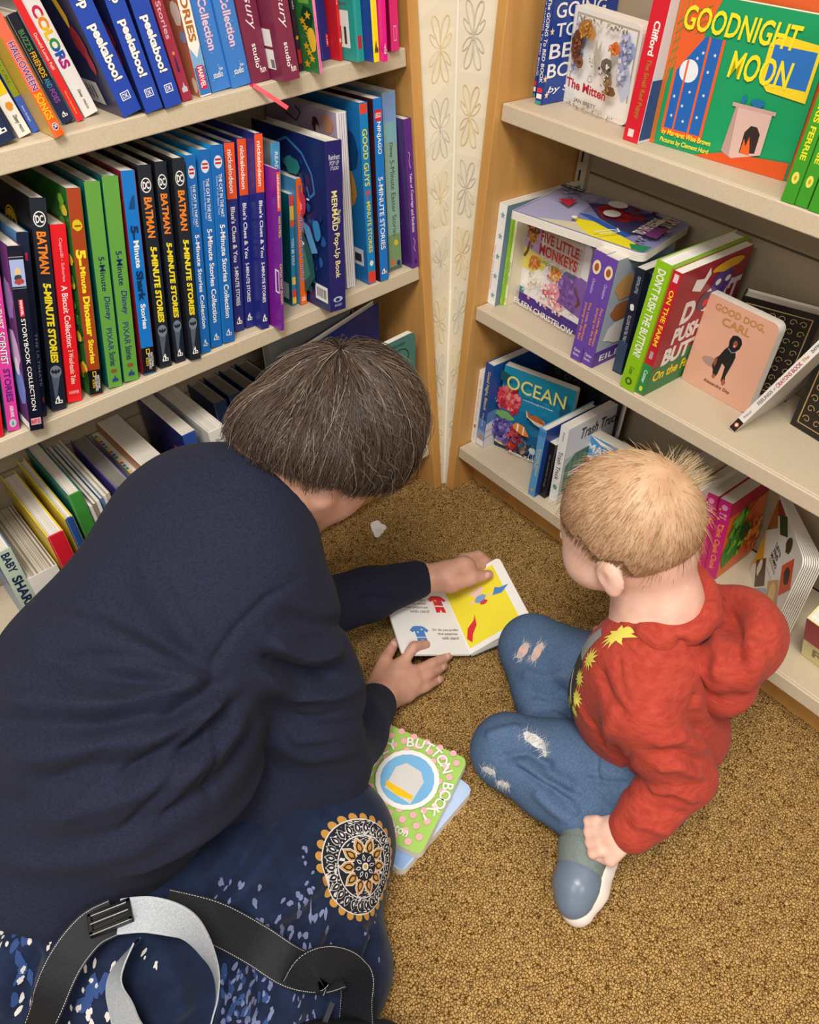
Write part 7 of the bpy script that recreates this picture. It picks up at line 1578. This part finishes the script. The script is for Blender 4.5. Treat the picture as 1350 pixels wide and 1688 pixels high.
def floor_books():
    a, b, c = at(635, 1191, .037), at(770, 1251, .037), at(697, 1413, .037)
    x = nrm(b-a); x[2] = 0; x = nrm(x); y = np.array((x[1], -x[0], 0)); W_, H_ = .146, .168
    y = y if y@(c-b) > 0 else -y
    # the lower book turned a little under the upper one
    ang = math.radians(-14); x2 = x*math.cos(ang)+np.cross((0, 0, 1), x)*math.sin(ang); y2 = np.array((x2[1], -x2[0], 0)); y2 = y2 if y2@y > 0 else -y2
    cen = a+x*W_*.5+y*H_*.5; o2 = cen-x2*W_*.5+y2*H_*.5+x*.006+y*.012; o2[2] = .0185
    make_book(frame(o2, x2, (0, 0, -1), -y2), W_, .0175, H_, 'board', '#b9cdea', '#b4c9ea', '#b4c9ea', {'front': [('p', '#8fb0e0', [(.02, .02), (.98, .02), (.98, .3), (.02, .3)]), ('t', WH, 'Boynton', .5, .42, .98, .5, 'h', {'bold': .02})]}, 'board_book', 'pale blue board book on the carpet, turned under the green polka dot book', None, orient='front', corner=.012)
    o1 = a+y*H_; o1[2] = .0370
    D_ = [('e', '#f3b3b8', .06+.155*i+(.077 if j % 2 else 0), .055+.077*j, .036, .031) for i in range(7) for j in range(13) if .02 < .06+.155*i+(.077 if j % 2 else 0) < .98]
    make_book(frame(o1, x, (0, 0, -1), -y), W_, .0175, H_, 'board', '#a4cc66', '#a6d067', '#a6d067',
        {'front': D_+[('e', WH, .53, .56, .335, .292), ('e', '#7ab8e6', .53, .56, .285, .248), ('p', '#d9d6d4', [(.36, .40), (.68, .36), (.70, .60), (.62, .68), (.44, .70), (.36, .62)]), ('p', '#f2c61c', [(.34, .47), (.66, .44), (.68, .40), (.5, .38), (.36, .42)]),
                      ('arc', WH, 'BELLY BUTTON BOOK!', .53, .56, .375, 195, -40, .023), ('t', WH, 'Sandra Boynton', .12, .05, .80, .16, 'h', {'bold': .012})]},
        'board_book', 'green polka dot board book with a round blue window, topmost on the carpet', None, orient='front', corner=.012)
floor_books()
def open_book():
    P = dict(TL=(-.3171, -.1873, .0502), CT=(-.2128, -.2333, .0165), CB=(-.276, -.3753, .0185), BL=(-.3859, -.3218, .0607), TR=(-.1064, -.2806, .0592), BR=(-.1741, -.4182, .0754))
    P = {k: np.array(q) for k, q in P.items()}
    t = thing('open_board_book', 'small white board book held open by the woman, yellow page facing the toddler', 'book', Matrix.Translation(tuple(P['CB'])))
    B0 = P['CB']
    def leaf(name, A, B, C_, D_, nleaf, thick, colour, prints=None, edge='#efece6', r=.010):
        """A,B inner corners (bottom, top), C outer top, D outer bottom; corners rounded on the outside"""
        ex, ey = D_-A, B-A; n = nrm(np.cross(ex, ey)); n = n if n[2] > 0 else -n
        w_, h_ = np.linalg.norm(ex), np.linalg.norm(ey); X = ex/w_; Y = nrm(ey-X*(ey@X)); n = np.cross(X, Y); fl = n[2] < 0
        if fl: n = -n
        prof = [(0, 0), (w_-r, 0)]+[(w_-r+r*math.sin(q), r-r*math.cos(q)) for q in np.linspace(.3, 1.5, 5)]+[(w_-r+r*math.cos(q), h_-r+r*math.sin(q)) for q in np.linspace(.05, 1.27, 5)]+[(w_-r, h_), (0, h_)]
        mb = MB(); A0 = A-B0; k = len(prof)
        top = [A0+X*x+Y*y for x, y in prof]; bot = [p-n*thick for p in top]; F1 = tuple(range(k)) if not fl else tuple(range(k-1, -1, -1))
        mb.mesh(top, [F1], mat(colour, .35, .45)); mb.mesh(bot, [F1[::-1]], mat(edge, .5)); mb.mesh(top+bot, [(i, i+k, (i+1) % k+k, (i+1) % k) if not fl else (i, (i+1) % k, (i+1) % k+k, i+k) for i in range(k)], mat(edge, .5))
        if prints:
            if fl: F = Face(mb, A0+X*w_, -X*w_, Y*h_, n)
            else: F = Face(mb, A0, X*w_, Y*h_, n)
            F.draw(prints)
        return mb.build(name, t)
    tiny = lambda s_, x0, y0, x1, y1: ('t', '#77736e', s_, x0, y0, x1, y1, 'h')
    shirt = lambda c, x, y, s_: [('p', c, [(x-s_*1.0, y+s_*.35), (x-s_*.55, y+s_*.75), (x-.2*s_, y+s_*.8), (x+.2*s_, y+s_*.8), (x+s_*.55, y+s_*.75), (x+s_*1.0, y+s_*.35), (x+s_*.75, y+s_*.1), (x+s_*.5, y+s_*.3), (x+s_*.5, y-s_*.35), (x-s_*.5, y-s_*.35), (x-s_*.5, y+s_*.3), (x-s_*.75, y+s_*.1)]),
                                  ('p', c, [(x-s_*.5, y-s_*.45), (x+s_*.5, y-s_*.45), (x+s_*.55, y-s_*1.1), (x+s_*.15, y-s_*1.1), (x, y-s_*.75), (x-s_*.15, y-s_*1.1), (x-s_*.55, y-s_*1.1)])]
    leaf('left_page', P['CB'], P['CT'], P['TL'], P['BL'], 1, .004, '#efeeee',
         [tiny('So tonight', .30, .80, .62, .845), tiny('will you wear', .22, .74, .62, .785), tiny('the pajamas', .26, .68, .62, .725), tiny('with cars?', .32, .62, .62, .665)] + shirt('#d8323c', .80, .78, .14) + [('r', '#e8a53a', .75, .8, .79, .83), ('r', '#3a5fb0', .82, .76, .86, .79), ('r', '#efe9e4', .73, .72, .87, .735)] + shirt('#4f83cc', .36, .30, .14) + [('e', '#d3e0f2', .33, .32, .015, .012), ('e', '#d3e0f2', .40, .36, .015, .012), ('e', '#d3e0f2', .36, .2, .015, .012)] + [tiny('Or do you prefer', .56, .33, .96, .375), tiny('the pajamas', .62, .27, .92, .315), tiny('with stars?', .66, .21, .92, .255)])
    leaf('right_page', P['CB'], P['CT'], P['TR'], P['BR'], 1, .004, '#f3f1ee',
         [('r', '#f2e23c', .03, .07, .86, .95), tiny('Oh what pajamas to wear!', .42, .86, .80, .885), ('e', '#f0cfc4', .45, .70, .075, .06), ('e', '#f0cfc4', .53, .72, .05, .045), ('p', '#f0cfc4', [(.38, .76), (.30, .80), (.40, .70)]), ('b', '#7fa6d8', .47, .60, .11, .06, 3), ('b', '#c9404a', .50, .535, .07, .035, 5), ('e', '#f0cfc4', .34, .60, .03, .02), ('e', '#f0cfc4', .62, .58, .03, .02), ('p', '#d8323c', [(.05, .20), (.12, .32), (.25, .38), (.30, .45), (.26, .30), (.16, .22), (.10, .12)]), ('p', '#4f83cc', [(.66, .55), (.80, .52), (.94, .58), (.80, .60), (.74, .64)])])
    # remaining leaves under the right page, fanned a little, and the coloured back cover
    ex = P['BR']-P['CB']; n = nrm(np.cross(ex, P['CT']-P['CB'])); n = n if n[2] > 0 else -n
    for i in range(4):
        dz = -n*(.005+.0042*i); sh = np.array((.0, 0, 0)); f = 1-.00*i
        dn = -np.array((0, 0, 1))*(.006*i)
        leaf('board_leaf' if i < 3 else 'back_cover', P['CB']+dz*.3+np.array((0, 0, -.002))*0, P['CT']+dz*.3, P['TR']+dz+dn, P['BR']+dz+dn, 1, .003, '#ecebe7', edge='#e8e5df' if i < 3 else '#8fb3a6')
open_book()
